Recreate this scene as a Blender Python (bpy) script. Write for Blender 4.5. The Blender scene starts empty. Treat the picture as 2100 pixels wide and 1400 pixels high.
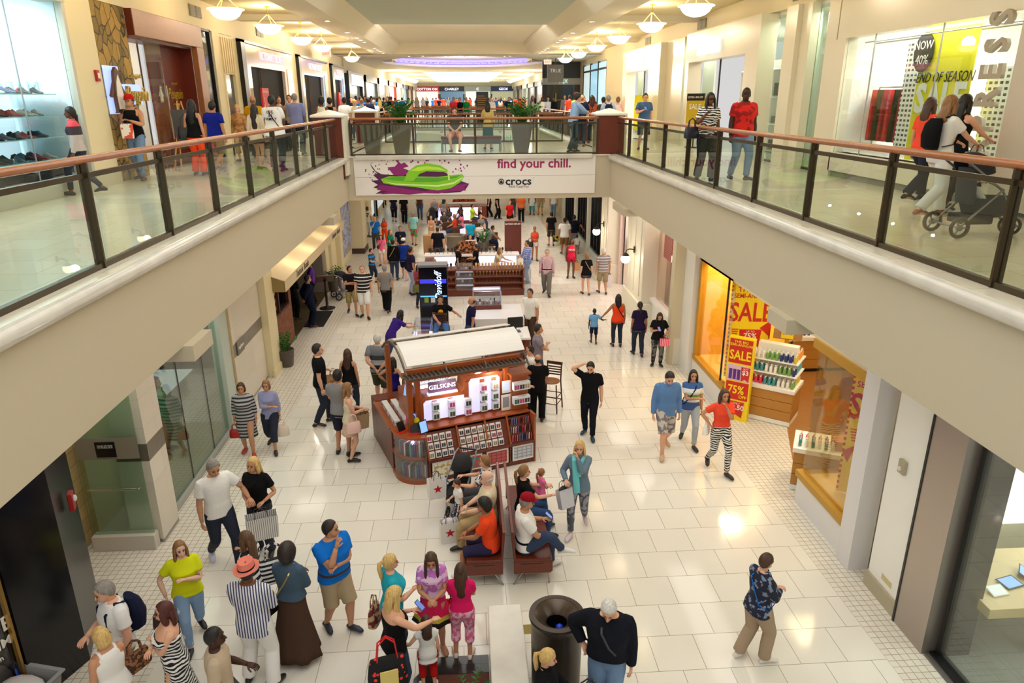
import bpy, math, random
from mathutils import Vector, Matrix, Euler, noise as mnoise
R = math.radians
sc = bpy.context.scene
COL = sc.collection
# ---------------------------------------------------------------- camera
EYE = Vector((0, 0, 6.9)); ZF = 5.33          # eye height, upper floor height
F_PX = 1453.0
_p = math.atan(497 / F_PX); _y = math.atan(98 / (F_PX * math.cos(_p) + 497 * math.sin(_p))); _r = .004
_fw = Vector((math.sin(_y) * math.cos(_p), math.cos(_y) * math.cos(_p), -math.sin(_p)))
_rt0 = Vector((math.cos(_y), -math.sin(_y), 0)); _up0 = _rt0.cross(_fw)
_rt = _rt0 * math.cos(_r) - _up0 * math.sin(_r); _up = _up0 * math.cos(_r) + _rt0 * math.sin(_r)
cd = bpy.data.cameras.new('camera'); cam = bpy.data.objects.new('camera', cd); COL.objects.link(cam)
cd.sensor_width = 36; cd.lens = F_PX / 2100 * 36; cd.clip_end = 400
_m = Matrix((_rt, _up, -_fw)).transposed().to_4x4(); _m.translation = EYE
cam.matrix_world = _m; sc.camera = cam
def _ray(px, py): return _fw * F_PX + _rt * (px - 1050) - _up * (py - 700)
def at_z(px, py, z=0.0):
 r = _ray(px, py); return EYE + r * ((z - EYE.z) / r.z)
def at_y(px, py, y):
 r = _ray(px, py); return EYE + r * ((y - EYE.y) / r.y)
def at_x(px, py, x):
 r = _ray(px, py); return EYE + r * ((x - EYE.x) / r.x)
def pix(P):
 v = Vector(P) - EYE; d = v.dot(_fw)
 return 1050 + F_PX * v.dot(_rt) / d, 700 - F_PX * v.dot(_up) / d
# ---------------------------------------------------------------- world, light, exposure
w = bpy.data.worlds.new('world'); sc.world = w; w.use_nodes = True
w.node_tree.nodes['Background'].inputs[0].default_value = (1.0, .985, .97, 1)
w.node_tree.nodes['Background'].inputs[1].default_value = .55
sc.view_settings.view_transform = 'Standard'; sc.view_settings.look = 'None'
sc.view_settings.exposure = .32; sc.view_settings.gamma = 1.0; sc.view_settings.use_curve_mapping = False
def area(name, loc, sx, sy, power, color=(1, .93, .82), rot=(0, 0, 0)):
 l = bpy.data.lights.new(name, 'AREA'); l.shape = 'RECTANGLE'; l.size = sx; l.size_y = sy; l.energy = power; l.color = color
 o = bpy.data.objects.new(name, l); COL.objects.link(o); o.location = loc; o.rotation_euler = rot
 return o
def point(name, loc, power, r=.15, color=(1, .86, .66)):
 l = bpy.data.lights.new(name, 'POINT'); l.energy = power; l.color = color; l.shadow_soft_size = r
 o = bpy.data.objects.new(name, l); COL.objects.link(o); o.location = loc
 return o
area('overhead_key', (.3, 3, 9.5), 7.0, 7.5, 260, (1, .985, .965))  # unseen overhead key lights, added for soft light on the atrium floor
area('overhead_key', (.3, 12, 9.5), 7.0, 7.5, 260, (1, .985, .965))
area('overhead_key', (.3, 19.5, 9.5), 7.0, 5.0, 190, (1, .985, .965))
area('coffer_fill', (0, 29.9, 9.69), 4.2, .12, 170, (1, .97, .92), (R(62), 0, 0))  # added fill hidden behind the coffer lip, brightens the far banner
for _yy in (4, 12, 20):  # unseen fill panels added under the side soffits
 area('soffit_fill', (-4.6, _yy, 4.02), .8, 5.0, 24, (1, .93, .83))
 area('soffit_fill', (5.1, _yy, 4.02), .8, 5.0, 24, (1, .93, .83))
area('soffit_fill', (.4, 25.5, 4.02), 7, 6.0, 130, (1, .95, .88))  # added fill beneath the bridge
# ---------------------------------------------------------------- materials
def _lin(c):
 c = c / 255.0
 return c / 12.92 if c <= .04045 else ((c + .055) / 1.055) ** 2.4
def rgb(c): return (_lin(c[0]), _lin(c[1]), _lin(c[2]), 1)
_MC = {}
class NT:
 def __init__(s, name):
  s.m = bpy.data.materials.new(name); s.m.use_nodes = True; s.t = s.m.node_tree; s.n = s.t.nodes
  s.b = s.n['Principled BSDF']
 def new(s, t, **k):
  n = s.n.new(t)
  for a, v in k.items(): setattr(n, a, v)
  return n
 def link(s, a, b): s.t.links.new(a, b)
 def math(s, op, a, b=None):
  n = s.n.new('ShaderNodeMath'); n.operation = op
  for i, v in enumerate((a, b)):
   if v is None: continue
   if isinstance(v, (int, float)): n.inputs[i].default_value = v
   else: s.link(v, n.inputs[i])
  return n.outputs[0]
 def mix(s, fac, a, b):
  n = s.n.new('ShaderNodeMix'); n.data_type = 'RGBA'
  if isinstance(fac, (int, float)): n.inputs[0].default_value = fac
  else: s.link(fac, n.inputs[0])
  for i, v in ((6, a), (7, b)):
   if isinstance(v, tuple): n.inputs[i].default_value = rgb(v) if len(v) == 3 else v
   else: s.link(v, n.inputs[i])
  return n.outputs[2]
 def obj(s):
  if not hasattr(s, '_o'):
   c = s.n.new('ShaderNodeTexCoord'); s._o = c.outputs['Object']
  return s._o
 def xyz(s):
  if not hasattr(s, '_x'):
   x = s.n.new('ShaderNodeSeparateXYZ'); s.link(s.obj(), x.inputs[0]); s._x = x.outputs
  return s._x
 def bump(s, h, strength=.3, dist=.01):
  b = s.n.new('ShaderNodeBump'); b.inputs['Strength'].default_value = strength; b.inputs['Distance'].default_value = dist
  s.link(h, b.inputs['Height']); s.link(b.outputs[0], s.b.inputs['Normal'])
 def col(s, c):
  if isinstance(c, tuple): s.b.inputs['Base Color'].default_value = rgb(c) if len(c) == 3 else c
  else: s.link(c, s.b.inputs['Base Color'])
 def noise(s, scale, detail=2, dist=0, vec=None):
  n = s.n.new('ShaderNodeTexNoise'); n.inputs['Scale'].default_value = scale; n.inputs['Detail'].default_value = detail
  n.inputs['Distortion'].default_value = dist
  s.link(vec if vec is not None else s.obj(), n.inputs['Vector']); return n.outputs['Fac']
 def scaled(s, v):
  n = s.n.new('ShaderNodeMapping'); n.inputs['Scale'].default_value = v; s.link(s.obj(), n.inputs[0]); return n.outputs[0]
def mat(name, c, rough=.5, metal=0.0, em=0.0, bump=None, spec=.5, var=0):
 key = (name, c, rough, metal, em, bump)
 if key in _MC: return _MC[key]
 t = NT(name); t.col(c); t.b.inputs['Roughness'].default_value = rough; t.b.inputs['Metallic'].default_value = metal
 t.b.inputs['Specular IOR Level'].default_value = spec
 if em:
  t.b.inputs['Emission Color'].default_value = rgb(c); t.b.inputs['Emission Strength'].default_value = em
 if var:
  f = t.noise(var, 3); d = tuple(int(x * .8) for x in c); t.col(t.mix(f, c, d))
 if bump: t.bump(t.noise(bump[0], 3), bump[1], .01)
 _MC[key] = t.m; return t.m
def cloth(c): return mat('cloth', c, .9, bump=(14, .35), spec=.15)
def glass(name='glass', tint=(235, 245, 240), refl=.09, rough=.01):
 key = ('G', name, tint, refl, rough)
 if key in _MC: return _MC[key]
 t = NT(name); t.n.remove(t.b)
 tr = t.new('ShaderNodeBsdfTransparent'); tr.inputs[0].default_value = rgb(tuple(255 * (q / 255) ** .5 for q in tint))
 gl = t.new('ShaderNodeBsdfGlossy'); gl.inputs['Roughness'].default_value = rough
 fr = t.new('ShaderNodeLayerWeight'); fr.inputs['Blend'].default_value = .5
 f = t.math('ADD', t.math('MULTIPLY', t.math('POWER', fr.outputs['Facing'], 5.0), .4), refl)
 mx = t.new('ShaderNodeMixShader'); t.link(f, mx.inputs[0]); t.link(tr.outputs[0], mx.inputs[1]); t.link(gl.outputs[0], mx.inputs[2])
 t.link(mx.outputs[0], t.n['Material Output'].inputs[0])
 _MC[key] = t.m; return t.m
def wood(name, c, c2, scale=(1.5, 1.5, 12), rough=.35):
 key = ('W', name, c, c2, scale)
 if key in _MC: return _MC[key]
 t = NT(name); v = t.scaled(scale)
 f = t.noise(2.2, 4, 1.2, v); f2 = t.noise(9, 3, .4, v)
 f = t.math('ADD', t.math('MULTIPLY', f, .7), t.math('MULTIPLY', f2, .35))
 t.col(t.mix(f, c, c2)); t.b.inputs['Roughness'].default_value = rough
 _MC[key] = t.m; return t.m
def tiles(name, c, c2, grout, tw, th, off=(0, 0), offset=.5, mortar=.006, rough=.12, axes='xy', bump=.2, rvar=.0):
 """procedural tiling in metres; axes picks the plane"""
 key = ('T', name)
 if key in _MC: return _MC[key]
 t = NT(name); x = t.xyz(); cm = t.new('ShaderNodeCombineXYZ')
 ix = {'x': 0, 'y': 1, 'z': 2}
 t.link(t.math('SUBTRACT', x[ix[axes[0]]], off[0]), cm.inputs[0]); t.link(t.math('SUBTRACT', x[ix[axes[1]]], off[1]), cm.inputs[1])
 b = t.new('ShaderNodeTexBrick'); b.offset = offset; b.offset_frequency = 2; b.squash = 1
 t.link(cm.outputs[0], b.inputs['Vector'])
 b.inputs['Scale'].default_value = 1; b.inputs['Brick Width'].default_value = tw; b.inputs['Row Height'].default_value = th
 b.inputs['Mortar Size'].default_value = mortar; b.inputs['Mortar Smooth'].default_value = .1; b.inputs['Bias'].default_value = 0
 b.inputs['Color1'].default_value = rgb(c); b.inputs['Color2'].default_value = rgb(c2); b.inputs['Mortar'].default_value = rgb(grout)
 n = t.noise(1.3, 5, .6)
 t.col(t.mix(t.math('MULTIPLY', n, .12), b.outputs['Color'], tuple(int(q * .8) for q in c)))
 t.b.inputs['Roughness'].default_value = rough
 if bump: t.bump(t.math('SUBTRACT', 1.0, b.outputs['Fac']), bump, .004)
 t.tb = b; _MC[key] = t.m; return t.m
# ---------------------------------------------------------------- mesh building
class MB:
 def __init__(s): s.v = []; s.f = []; s.mi = []; s.M = None; s.cm = 0
 def add(s, vs, fs):
  n = len(s.v)
  for p in vs:
   p = Vector(p)
   if s.M is not None: p = s.M @ p
   s.v.append(p)
  for f in fs: s.f.append(tuple(n + i for i in f)); s.mi.append(s.cm)
 def box(s, x0, x1, y0, y1, z0, z1):
  s.add([(x0, y0, z0), (x1, y0, z0), (x1, y1, z0), (x0, y1, z0), (x0, y0, z1), (x1, y0, z1), (x1, y1, z1), (x0, y1, z1)],
    [(0, 3, 2, 1), (4, 5, 6, 7), (0, 1, 5, 4), (1, 2, 6, 5), (2, 3, 7, 6), (3, 0, 4, 7)]); return s
 def cbox(s, c, d, rot=None):
  c = Vector(c); hx, hy, hz = d[0] / 2, d[1] / 2, d[2] / 2
  vs = [Vector((a, b, e)) for e in (-hz, hz) for a, b in ((-hx, -hy), (hx, -hy), (hx, hy), (-hx, hy))]
  if rot is not None: vs = [rot @ p for p in vs]
  s.add([c + p for p in vs], [(0, 3, 2, 1), (4, 5, 6, 7), (0, 1, 5, 4), (1, 2, 6, 5), (2, 3, 7, 6), (3, 0, 4, 7)]); return s
 def rings(s, rs, cap0=True, cap1=True):
  n = len(rs[0]); fs = []; vs = [p for r in rs for p in r]
  for i in range(len(rs) - 1):
   for j in range(n):
    k = (j + 1) % n; fs.append((i * n + j, i * n + k, (i + 1) * n + k, (i + 1) * n + j))
  if cap0: fs.append(tuple(reversed(range(n))))
  if cap1: fs.append(tuple((len(rs) - 1) * n + j for j in range(n)))
  s.add(vs, fs); return s
 def tube(s, pts, rad, n=8, up=(0, 0, 1)):
  pts = [Vector(p) for p in pts]
  if not isinstance(rad, list): rad = [rad] * len(pts)
  rs = []; u0 = Vector(up); px = None
  for i, p in enumerate(pts):
   d = (pts[min(i + 1, len(pts) - 1)] - pts[max(i - 1, 0)]).normalized()
   if px is None:
    px = d.cross(u0)
    if px.length < .05: px = d.cross(Vector((0, 1, 0)))
   px = (px - d * px.dot(d))
   if px.length < 1e-4: px = d.orthogonal()
   px.normalize(); py = px.cross(d)
   r = rad[i]; ra, rb = r if isinstance(r, tuple) else (r, r)
   rs.append([p + px * (math.cos(2 * math.pi * k / n) * ra) - py * (math.sin(2 * math.pi * k / n) * rb) for k in range(n)])
  return s.rings(rs)
 def cyl(s, c, r, h, n=20, r2=None):
  c = Vector(c); r2 = r if r2 is None else r2
  return s.rings([[c + Vector((math.cos(2 * math.pi * k / n) * q, math.sin(2 * math.pi * k / n) * q, z)) for k in range(n)] for q, z in ((r, 0), (r2, h))])
 def lathe(s, prof, c=(0, 0, 0), n=24, caps=True):
  c = Vector(c)
  return s.rings([[c + Vector((math.cos(2 * math.pi * k / n) * q, math.sin(2 * math.pi * k / n) * q, z)) for k in range(n)] for q, z in prof], caps, caps)
 def ball(s, c, r, n=12, m=8):
  c = Vector(c); r = r if isinstance(r, (tuple, list)) else (r, r, r)
  rs = []
  for i in range(m + 1):
   a = math.pi * (i / m) * .994 + .009; z = -math.cos(a) * r[2]; q = math.sin(a)
   rs.append([c + Vector((math.cos(2 * math.pi * k / n) * q * r[0], math.sin(2 * math.pi * k / n) * q * r[1], z)) for k in range(n)])
  return s.rings(rs)
 def prism(s, poly, a, b, axis='z'):
  def mk(u, v, h):
   return {'z': (u, v, h), 'y': (u, h, v), 'x': (h, u, v)}[axis]
  n = len(poly)
  vs = [mk(u, v, a) for u, v in poly] + [mk(u, v, b) for u, v in poly]
  fs = [tuple(reversed(range(n))), tuple(n + i for i in range(n))] + [(i, (i + 1) % n, n + (i + 1) % n, n + i) for i in range(n)]
  s.add(vs, fs); return s
 def build(s, name, m, parent=None, loc=(0, 0, 0), rot=(0, 0, 0), smooth=False, bevel=0, label=None, cat=None, group=None, kind=None, fix=True, ang=35, remesh=0, sub=0):
  me = bpy.data.meshes.new(name); me.from_pydata([tuple(p) for p in s.v], [], s.f)
  ms = m if isinstance(m, (list, tuple)) else [m]
  for x in ms: me.materials.append(x)
  if len(ms) > 1: me.polygons.foreach_set('material_index', s.mi)
  me.update()
  if fix:
   import bmesh
   b = bmesh.new(); b.from_mesh(me); bmesh.ops.recalc_face_normals(b, faces=b.faces); b.to_mesh(me); b.free()
  if smooth:
   me.polygons.foreach_set('use_smooth', [True] * len(me.polygons))
   if ang < 180: me.set_sharp_from_angle(angle=R(ang))
  o = bpy.data.objects.new(name, me); COL.objects.link(o); o.location = loc; o.rotation_euler = rot
  if parent is not None: o.parent = parent
  if bevel:
   q = o.modifiers.new('b', 'BEVEL'); q.width = bevel; q.segments = 2; q.limit_method = 'ANGLE'; q.angle_limit = R(40)
  if remesh:
   q = o.modifiers.new('r', 'REMESH'); q.mode = 'VOXEL'; q.voxel_size = remesh; q.use_smooth_shade = True
   q = o.modifiers.new('s', 'SMOOTH'); q.iterations = 2; q.factor = .5
  if label: o['label'] = label
  if cat: o['category'] = cat
  if group: o['group'] = group
  if kind: o['kind'] = kind
  return o
def thing(name, label, cat, loc=(0, 0, 0), rotz=0, group=None):
 o = bpy.data.objects.new(name, None); COL.objects.link(o); o.empty_display_size = .1
 o.location = loc; o.rotation_euler = (0, 0, rotz); o['label'] = label; o['category'] = cat
 if group: o['group'] = group
 return o
def copy_tree(o, parent=None):
 c = o.copy(); COL.objects.link(c)
 if parent is not None: c.parent = parent
 for ch in o.children: copy_tree(ch, c)
 return c
def put(o, loc, rotz=None, label=None):
 o.location = loc
 if rotz is not None: o.rotation_euler = (0, 0, rotz)
 if label: o['label'] = label
 return o
def text(name, s, size, loc, rot, m, parent=None, ext=.004, ax='CENTER', bold=0, shear=0, sx=1, space=1):
 c = bpy.data.curves.new(name, 'FONT'); c.body = s; c.size = size; c.extrude = ext; c.align_x = ax; c.align_y = 'CENTER'
 c.offset = bold * size; c.shear = shear; c.resolution_u = 2; c.space_character = space; c.space_line = .85
 f = bpy.data.objects.new('font', c); COL.objects.link(f); me = bpy.data.meshes.new_from_object(f)
 bpy.data.objects.remove(f); bpy.data.curves.remove(c); me.name = name; me.materials.clear(); me.materials.append(m)
 o = bpy.data.objects.new(name, me); COL.objects.link(o); o.location = loc; o.rotation_euler = rot; o.scale = (sx, 1, 1)
 if parent is not None: o.parent = parent
 return o
RF = (R(90), 0, 0); RL = (R(90), 0, R(90)); RR = (R(90), 0, R(-90))
def S(name, mb, m, **k): return mb.build(name, m, kind='structure', **k)
# common materials
M_beige = mat('beige_paint', (216, 203, 172), .6, bump=(60, .05))
M_fascia = mat('fascia_paint', (196, 184, 158), .65, bump=(60, .05))
M_cream = mat('cream_paint', (232, 218, 178), .55)
M_white = mat('white_paint', (236, 232, 222), .5)
M_marble = mat('marble', (232, 225, 212), .12, bump=(3, .02), var=2.5)
M_bronze = mat('bronze', (74, 62, 44), .35, .6)
M_darkmetal = mat('dark_metal', (38, 34, 30), .4, .5)
M_black = mat('black', (14, 14, 15), .35)
M_steel = mat('steel', (172, 168, 162), .32, .9)
M_chrome = mat('chrome', (210, 210, 212), .15, 1)
M_railwood = wood('rail_wood', (176, 108, 62), (140, 78, 40), (3, 1, 3), .25)
M_mahog = wood('mahogany', (118, 46, 22), (84, 30, 14), (6, 6, 1.2), .35)
M_oak = wood('oak', (196, 142, 66), (172, 118, 48), (1.5, 1.5, 10), .4)
M_kiosk = wood('kiosk_wood', (176, 92, 38), (140, 64, 24), (1.5, 1.5, 9), .3)
M_cherry = wood('cherry_wood', (120, 52, 30), (90, 34, 20), (1.5, 1.5, 9), .35)
M_glass = glass()
M_gglass = glass('green_glass', (206, 232, 216), .1)
M_plastic = glass('clear_plastic', (225, 232, 238), .12, .05)
# ================================================================ SETTING
M_tile = tiles('floor_tile', (232, 226, 214), (238, 233, 222), (150, 138, 120), .62, .62, (1.69, 8.90), .5, .004, .1)
M_mosaic = tiles('mosaic_tile', (226, 219, 206), (232, 226, 214), (168, 155, 135), .105, .105, (5.31, 8.90), 0, .005, .25)
M_uptile = tiles('upper_floor_tile', (228, 218, 198), (234, 226, 208), (190, 178, 156), .62, .62, (.2, .1), .5, .004, .16)
def slab(name, x0, x1, y0, y1, z0, z1, m, kind='structure', **k):
 return MB().box(x0, x1, y0, y1, z0, z1).build(name, m, kind=kind, **k)
slab('floor', -4.15, 5.31, -4, 62, -.2, 0, M_tile)
slab('floor_border_left', -7.5, -4.15, -4, 62, -.2, 0, M_mosaic)
slab('floor_border_right', 5.31, 7.0, -4, 62, -.2, 0, M_mosaic)
XL, XR = -3.42, 4.33       # nosing lines of the two upper walkways
YB0, YB1 = 21.6, 28.6      # the bridge
# walkway slabs
for sx, nm in ((-1, 'left'), (1, 'right')):
 xe = XL if sx < 0 else XR; xo = -13 if sx < 0 else 14
 a, b = sorted((xe + sx * .06, xo))
 slab('slab_' + nm, a, b, -6, 120, 4.06, 5.30, M_fascia)
 a, b = sorted((xe, xo)); slab('floor_upper_' + nm, a, b, -6, 120, 5.30, ZF, M_uptile)
 t = MB()
 for y0, y1 in ((-6, YB0 - .1), (YB1, 42), (50, 60)):
  t.tube([(xe + sx * .02, y0, 5.245), (xe + sx * .02, y1, 5.245)], .085, 14)
 S('trim_nosing_' + nm, t, M_marble, smooth=True)
 # shallow beam under the fascia
for x0, x1, ya, yb in ((-5.4, XL + .06, 8.38, 9.05), (-5.4, XL + .06, 18.3, 18.95), (XR - .06, 5.9, 8.84, 9.46), (XR - .06, 5.9, 19.05, 20.6)):
 t = MB(); t.box(x0, x1, ya, yb, 3.87, 4.07); S('beam', t, M_fascia)
# bridge 1
M_bannerwhite = mat('banner_vinyl', (238, 232, 226), .4)
slab('bridge_slab', XL - .1, XR + .1, YB0, YB1, 4.06, 5.30, M_fascia)
slab('floor_bridge', XL - .1, XR + .1, YB0 - .05, YB1 + .05, 5.30, ZF, M_uptile)
t = MB(); t.box(-3.2, 3.8, YB0 - .12, YB0, 5.22, 5.36); S('trim_bridge', t, M_marble, bevel=.03)
for i, (ya, yb) in enumerate(((42.5, 50), (60, 120))):
 slab('bridge_slab', XL - .1, XR + .1, ya, yb, 4.06, 5.30, M_fascia)
 slab('floor_bridge', XL - .1, XR + .1, ya - .05, yb, 5.30, ZF, M_uptile)
# ceiling
M_ceil = mat('ceiling_paint', (226, 216, 190), .8)
M_coffer = mat('coffer_paint', (186, 194, 180), .8)
M_cove = mat('cove_paint', (222, 208, 164), .8)
slab('ceiling_side_left', -7.4, -4.65, -6, 58, 9.42, 9.6, M_cove)
slab('ceiling_side_right', 4.65, 8.4, -6, 58, 9.42, 9.6, M_cove)
t = MB(); t.prism([(-4.7, 9.2), (-3.8, 9.2), (-3.35, 9.62), (-3.35, 9.9), (-4.7, 9.9)], -6, 41.5, 'y'); t.cm = 0; S('ceiling_beam_left', t, M_ceil)
t = MB(); t.prism([(4.7, 9.2), (3.8, 9.2), (3.35, 9.62), (3.35, 9.9), (4.7, 9.9)], -6, 41.5, 'y'); S('ceiling_beam_right', t, M_ceil)
slab('ceiling', -3.4, 3.4, -6, 29.8, 9.62, 9.95, M_coffer)
slab('ceiling_second', -3.4, 3.4, 29.8, 41.6, 9.78, 9.98, M_ceil)
for _k in range(5):
 yy = 24.5 + 8.6 * _k
 if yy < 56:
  slab('ceiling_rib', -7.4, -4.6, yy, yy + .5, 9.25, 9.42, M_ceil); slab('ceiling_rib', 4.6, 8.4, yy, yy + .5, 9.25, 9.42, M_ceil)
# flat ceiling with the oval recess
def ring_plate(x0, x1, y0, y1, cx, cy, rx, ry, z, n=64):
 t = MB(); outer = []; inner = []
 for k in range(n):
  a = 2 * math.pi * k / n; c, s_ = math.cos(a), math.sin(a)
  inner.append((cx + rx * c, cy + ry * s_, z))
  q = min(((x1 - cx) / c if c > 1e-6 else (x0 - cx) / c if c < -1e-6 else 1e9), ((y1 - cy) / s_ if s_ > 1e-6 else (y0 - cy) / s_ if s_ < -1e-6 else 1e9))
  outer.append((cx + q * c, cy + q * s_, z))
 v = outer + inner
 t.add(v, [(k, (k + 1) % n, n + (k + 1) % n, n + k) for k in range(n)]); return t
t = ring_plate(-7.4, 8.4, 41.5, 66, .1, 50.5, 5.3, 7.2, 9.2); S('ceiling_oval', t, M_ceil, fix=False)
t = MB(); t.box(-4.7, 4.7, 41.5, 41.7, 9.2, 9.98); S('ceiling_end_beam', t, M_beige)
t = MB(); n = 64
t.rings([[(.1 + 5.3 * q * math.cos(2 * math.pi * k / n), 50.5 + 7.2 * q * math.sin(2 * math.pi * k / n), z) for k in range(n)] for q, z in ((1, 9.2), (1, 9.35), (1.05, 9.4), (1.05, 9.7), (.5, 9.85))], False, True)
S('ceiling_dome', t, mat('dome_paint', (206, 200, 226), .8), smooth=True)
M_purple = mat('purple_cove_light', (150, 140, 255), .5, em=1.1)
t = MB()
for k in range(64):
 a0 = 2 * math.pi * k / 64
 t.cbox((.1 + 5.42 * math.cos(a0), 50.5 + 7.36 * math.sin(a0), 9.45), (.2, .4, .05), Matrix.Rotation(a0, 3, 'Z'))
o = t.build('cove_light_strip', M_purple, label='purple cove light ring inside the oval ceiling dome', cat='light')
# skylight beyond
slab('ceiling_far_left', -7.4, -3.6, 66, 120, 9.2, 9.35, M_ceil)
slab('ceiling_far_right', 3.7, 8.4, 66, 120, 9.2, 9.35, M_ceil)
slab('ceiling_far_near', -3.6, 3.7, 66, 68, 9.2, 9.35, M_ceil)
slab('ceiling_far_end', -3.6, 3.7, 108, 120, 9.2, 9.35, M_ceil)
M_sky = mat('skylight_glass', (214, 238, 246), .5, em=1.5)
t = MB(); t.box(-3.6, 3.7, 68, 108, 10.4, 10.45); S('window_skylight', t, M_sky)
t = MB(); t.box(-3.7, -3.6, 68, 108, 9.35, 10.5); t.box(3.7, 3.8, 68, 108, 9.35, 10.5); t.box(-3.6, 3.7, 108, 108.1, 9.35, 10.5)
S('ceiling_skylight_well', t, mat('well_paint', (232, 240, 240), .7))
for q in range(1):
 bn = thing('hanging_banner', 'pale translucent banner of lettering hung under the far skylight', 'banner', (-.9, 92, 9.1))
 MB().box(-2.2, 3.4, 0, .02, 0, .95).build('banner_cloth', mat('glowing_banner', (206, 232, 240), .8, em=.6), bn)  # cloth is given its own glow; the banner is no lamp
 text('lettering', 'OF POSSIBILITY', .62, (.1, -.03, .6), RF, mat('banner_grey', (150, 180, 190), .7), bn)
# downlights in the two beams and over the atrium
M_lamp = mat('lamp_glow', (255, 244, 226), .4, em=14)
dl0 = thing('downlight', 'small round recessed downlight in the white ceiling beam', 'ceiling light', (0, 0, 9.2), 0, 'recessed downlights along the ceiling beams')
MB().lathe([(.075, -.012), (.11, -.012), (.11, .0), (.075, 0)], n=16, caps=False).build('trim_ring', mat('ring_white', (240, 236, 226), .4), dl0, smooth=True)
MB().cyl((0, 0, -.006), .075, .004, 16).build('lamp_disc', M_lamp, dl0)
dl_y = [24.2, 28.2, 30.6, 31.7, 32.8, 36.5, 37.7, 38.9, 40.2]
first = True
for x in (-4.12, 4.1):
 for y in dl_y:
  o = dl0 if first else copy_tree(dl0); first = False
  put(o, (x, y, 9.2), label='small round recessed downlight in the %s ceiling beam' % ('left' if x < 0 else 'right'))
  if y in (24.2, 30.6, 36.5, 40.2):
   l = bpy.data.lights.new('downlight_beam', 'SPOT'); l.energy = 260 if y < 30 else 620; l.spot_size = R(110); l.spot_blend = .6; l.color = (1, .93, .84); l.shadow_soft_size = .08
   lo = bpy.data.objects.new('downlight_beam', l); COL.objects.link(lo); lo.location = (x, y, 9.17)
for x, y in ((-2.2, 41.9), (.2, 42.2), (2.7, 41.9), (-3.0, 47), (-.9, 46), (2.4, 46.5)):
 o = copy_tree(dl0); put(o, (x, y + 1.2 if y < 43 else 43.3, 9.2), label='small recessed downlight in the flat ceiling before the oval dome')
# pendants
M_bowl = mat('alabaster_glow', (255, 238, 208), .4, em=2.4)
M_brass = mat('brass', (214, 178, 92), .25, 1)
pd0 = thing('pendant_lamp', 'x', 'lamp', (0, 0, 8.9), 0)
MB().lathe([(.02, -.22), (.12, -.215), (.22, -.18), (.3, -.12), (.345, -.05), (.36, 0), (.34, .0), (.28, -.1), (.1, -.18), (.02, -.19)], n=32).build('bowl', M_bowl, pd0, smooth=True)
MB().lathe([(.355, -.015), (.42, 0), (.42, .02), (.355, .02)], n=32, caps=False).build('rim', mat('rim_white', (250, 244, 228), .4, em=.8), pd0, smooth=True)
t = MB()
for k in range(3):
 a = 2 * math.pi * k / 3 + .5; t.tube([(.36 * math.cos(a), .36 * math.sin(a), .01), (.02 * math.cos(a), .02 * math.sin(a), .30)], .011, 6)
t.tube([(0, 0, .28), (0, 0, .5)], .012, 6); t.build('rods', M_brass, pd0)
MB().cyl((0, 0, .49), .07, .03, 16).build('canopy', M_brass, pd0)
pend = [(-5.5, y) for y in (18.6, 22.5, 26.8, 30.6, 38.5)] + [(5.4, y) for y in (17.6, 21.7, 26.2, 30.5, 35.2, 39.7)]
pend += [(-5.5, 9.8), (-5.5, 14.2), (5.4, 8.8), (5.4, 13.2), (-5.5, 5.4), (5.4, 4.4)]
ordw = ['nearest', 'second', 'third', 'fourth', 'fifth', 'sixth']
for i, (x, y) in enumerate(pend):
 o = pd0 if i == 0 else copy_tree(pd0)
 if i < 11:
  lab = 'glowing white bowl pendant lamp, %s in view along the %s walkway ceiling' % (ordw[i if i < 5 else i - 5], 'left' if x < 0 else 'right')
  put(o, (x, y, 8.9), rotz=i, label=lab)
 else:
  put(o, (x, y, 8.9), rotz=i, label='glowing white bowl pendant lamp above the near walkway'); o['group'] = 'pendant lamps above the near walkways'
 point('pendant_light', (x, y, 9.05), 34 if y < 29 else 110, .25)
for x in (-5.5, 5.5):
 for k in range(9):
  o = copy_tree(pd0); put(o, (x, 62 + k * 3.2, 8.9), label='glowing bowl pendant lamp in the far %s row beyond the oval dome' % ('left' if x < 0 else 'right')); o['group'] = 'far pendant lamps'
 for y in (65, 75, 88): point('pendant_light', (x, y, 8.0), 260, .4)
point('hall_light', (0, 98, 8.4), 700, .5); point('hall_light', (0, 54, 8.6), 500, .5)
# ---------------------------------------------------------------- railings
M_rail_glass = glass('rail_glass', (226, 238, 228), .055)
def railing(name, label, p0, p1, n, ends=(True, True), pickets=False, h=1.07):
 p0 = Vector(p0); p1 = Vector(p1); L = (p1 - p0).length; ang = math.atan2(p1.y - p0.y, p1.x - p0.x)
 t = thing(name, label, 'railing', p0, ang)
 MB().tube([(-.02, 0, h - .03), (L + .02, 0, h - .03)], (.045, .038), 14).build('handrail', M_railwood, t, smooth=True)
 m = MB(); m.box(0, L, -.018, .018, h - .20, h - .15); m.build('top_rail', M_bronze, t)
 m = MB(); m.box(0, L, -.03, .03, .0, .055); m.build('bottom_rail', M_bronze, t)
 d = L / n
 for i in range(n + 1):
  m = MB(); m.box(i * d - .03, i * d + .03, -.045, -.015, 0, h - .06); m.box(i * d - .014, i * d + .014, -.015, .045, 0, h - .06); m.build('post', M_bronze, t)
 if pickets:
  m = MB(); k = int(L / .16)
  for i in range(k): x = (i + .5) * L / k; m.box(x - .011, x + .011, -.011, .011, .05, h - .17)
  m.build('balusters', M_bronze, t)
 else:
  for i in range(n):
   m = MB(); m.box(i * d + .045, (i + 1) * d - .045, -.006, .006, .06, h - .205); m.build('glass_panel', M_rail_glass, t)
 return t
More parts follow.
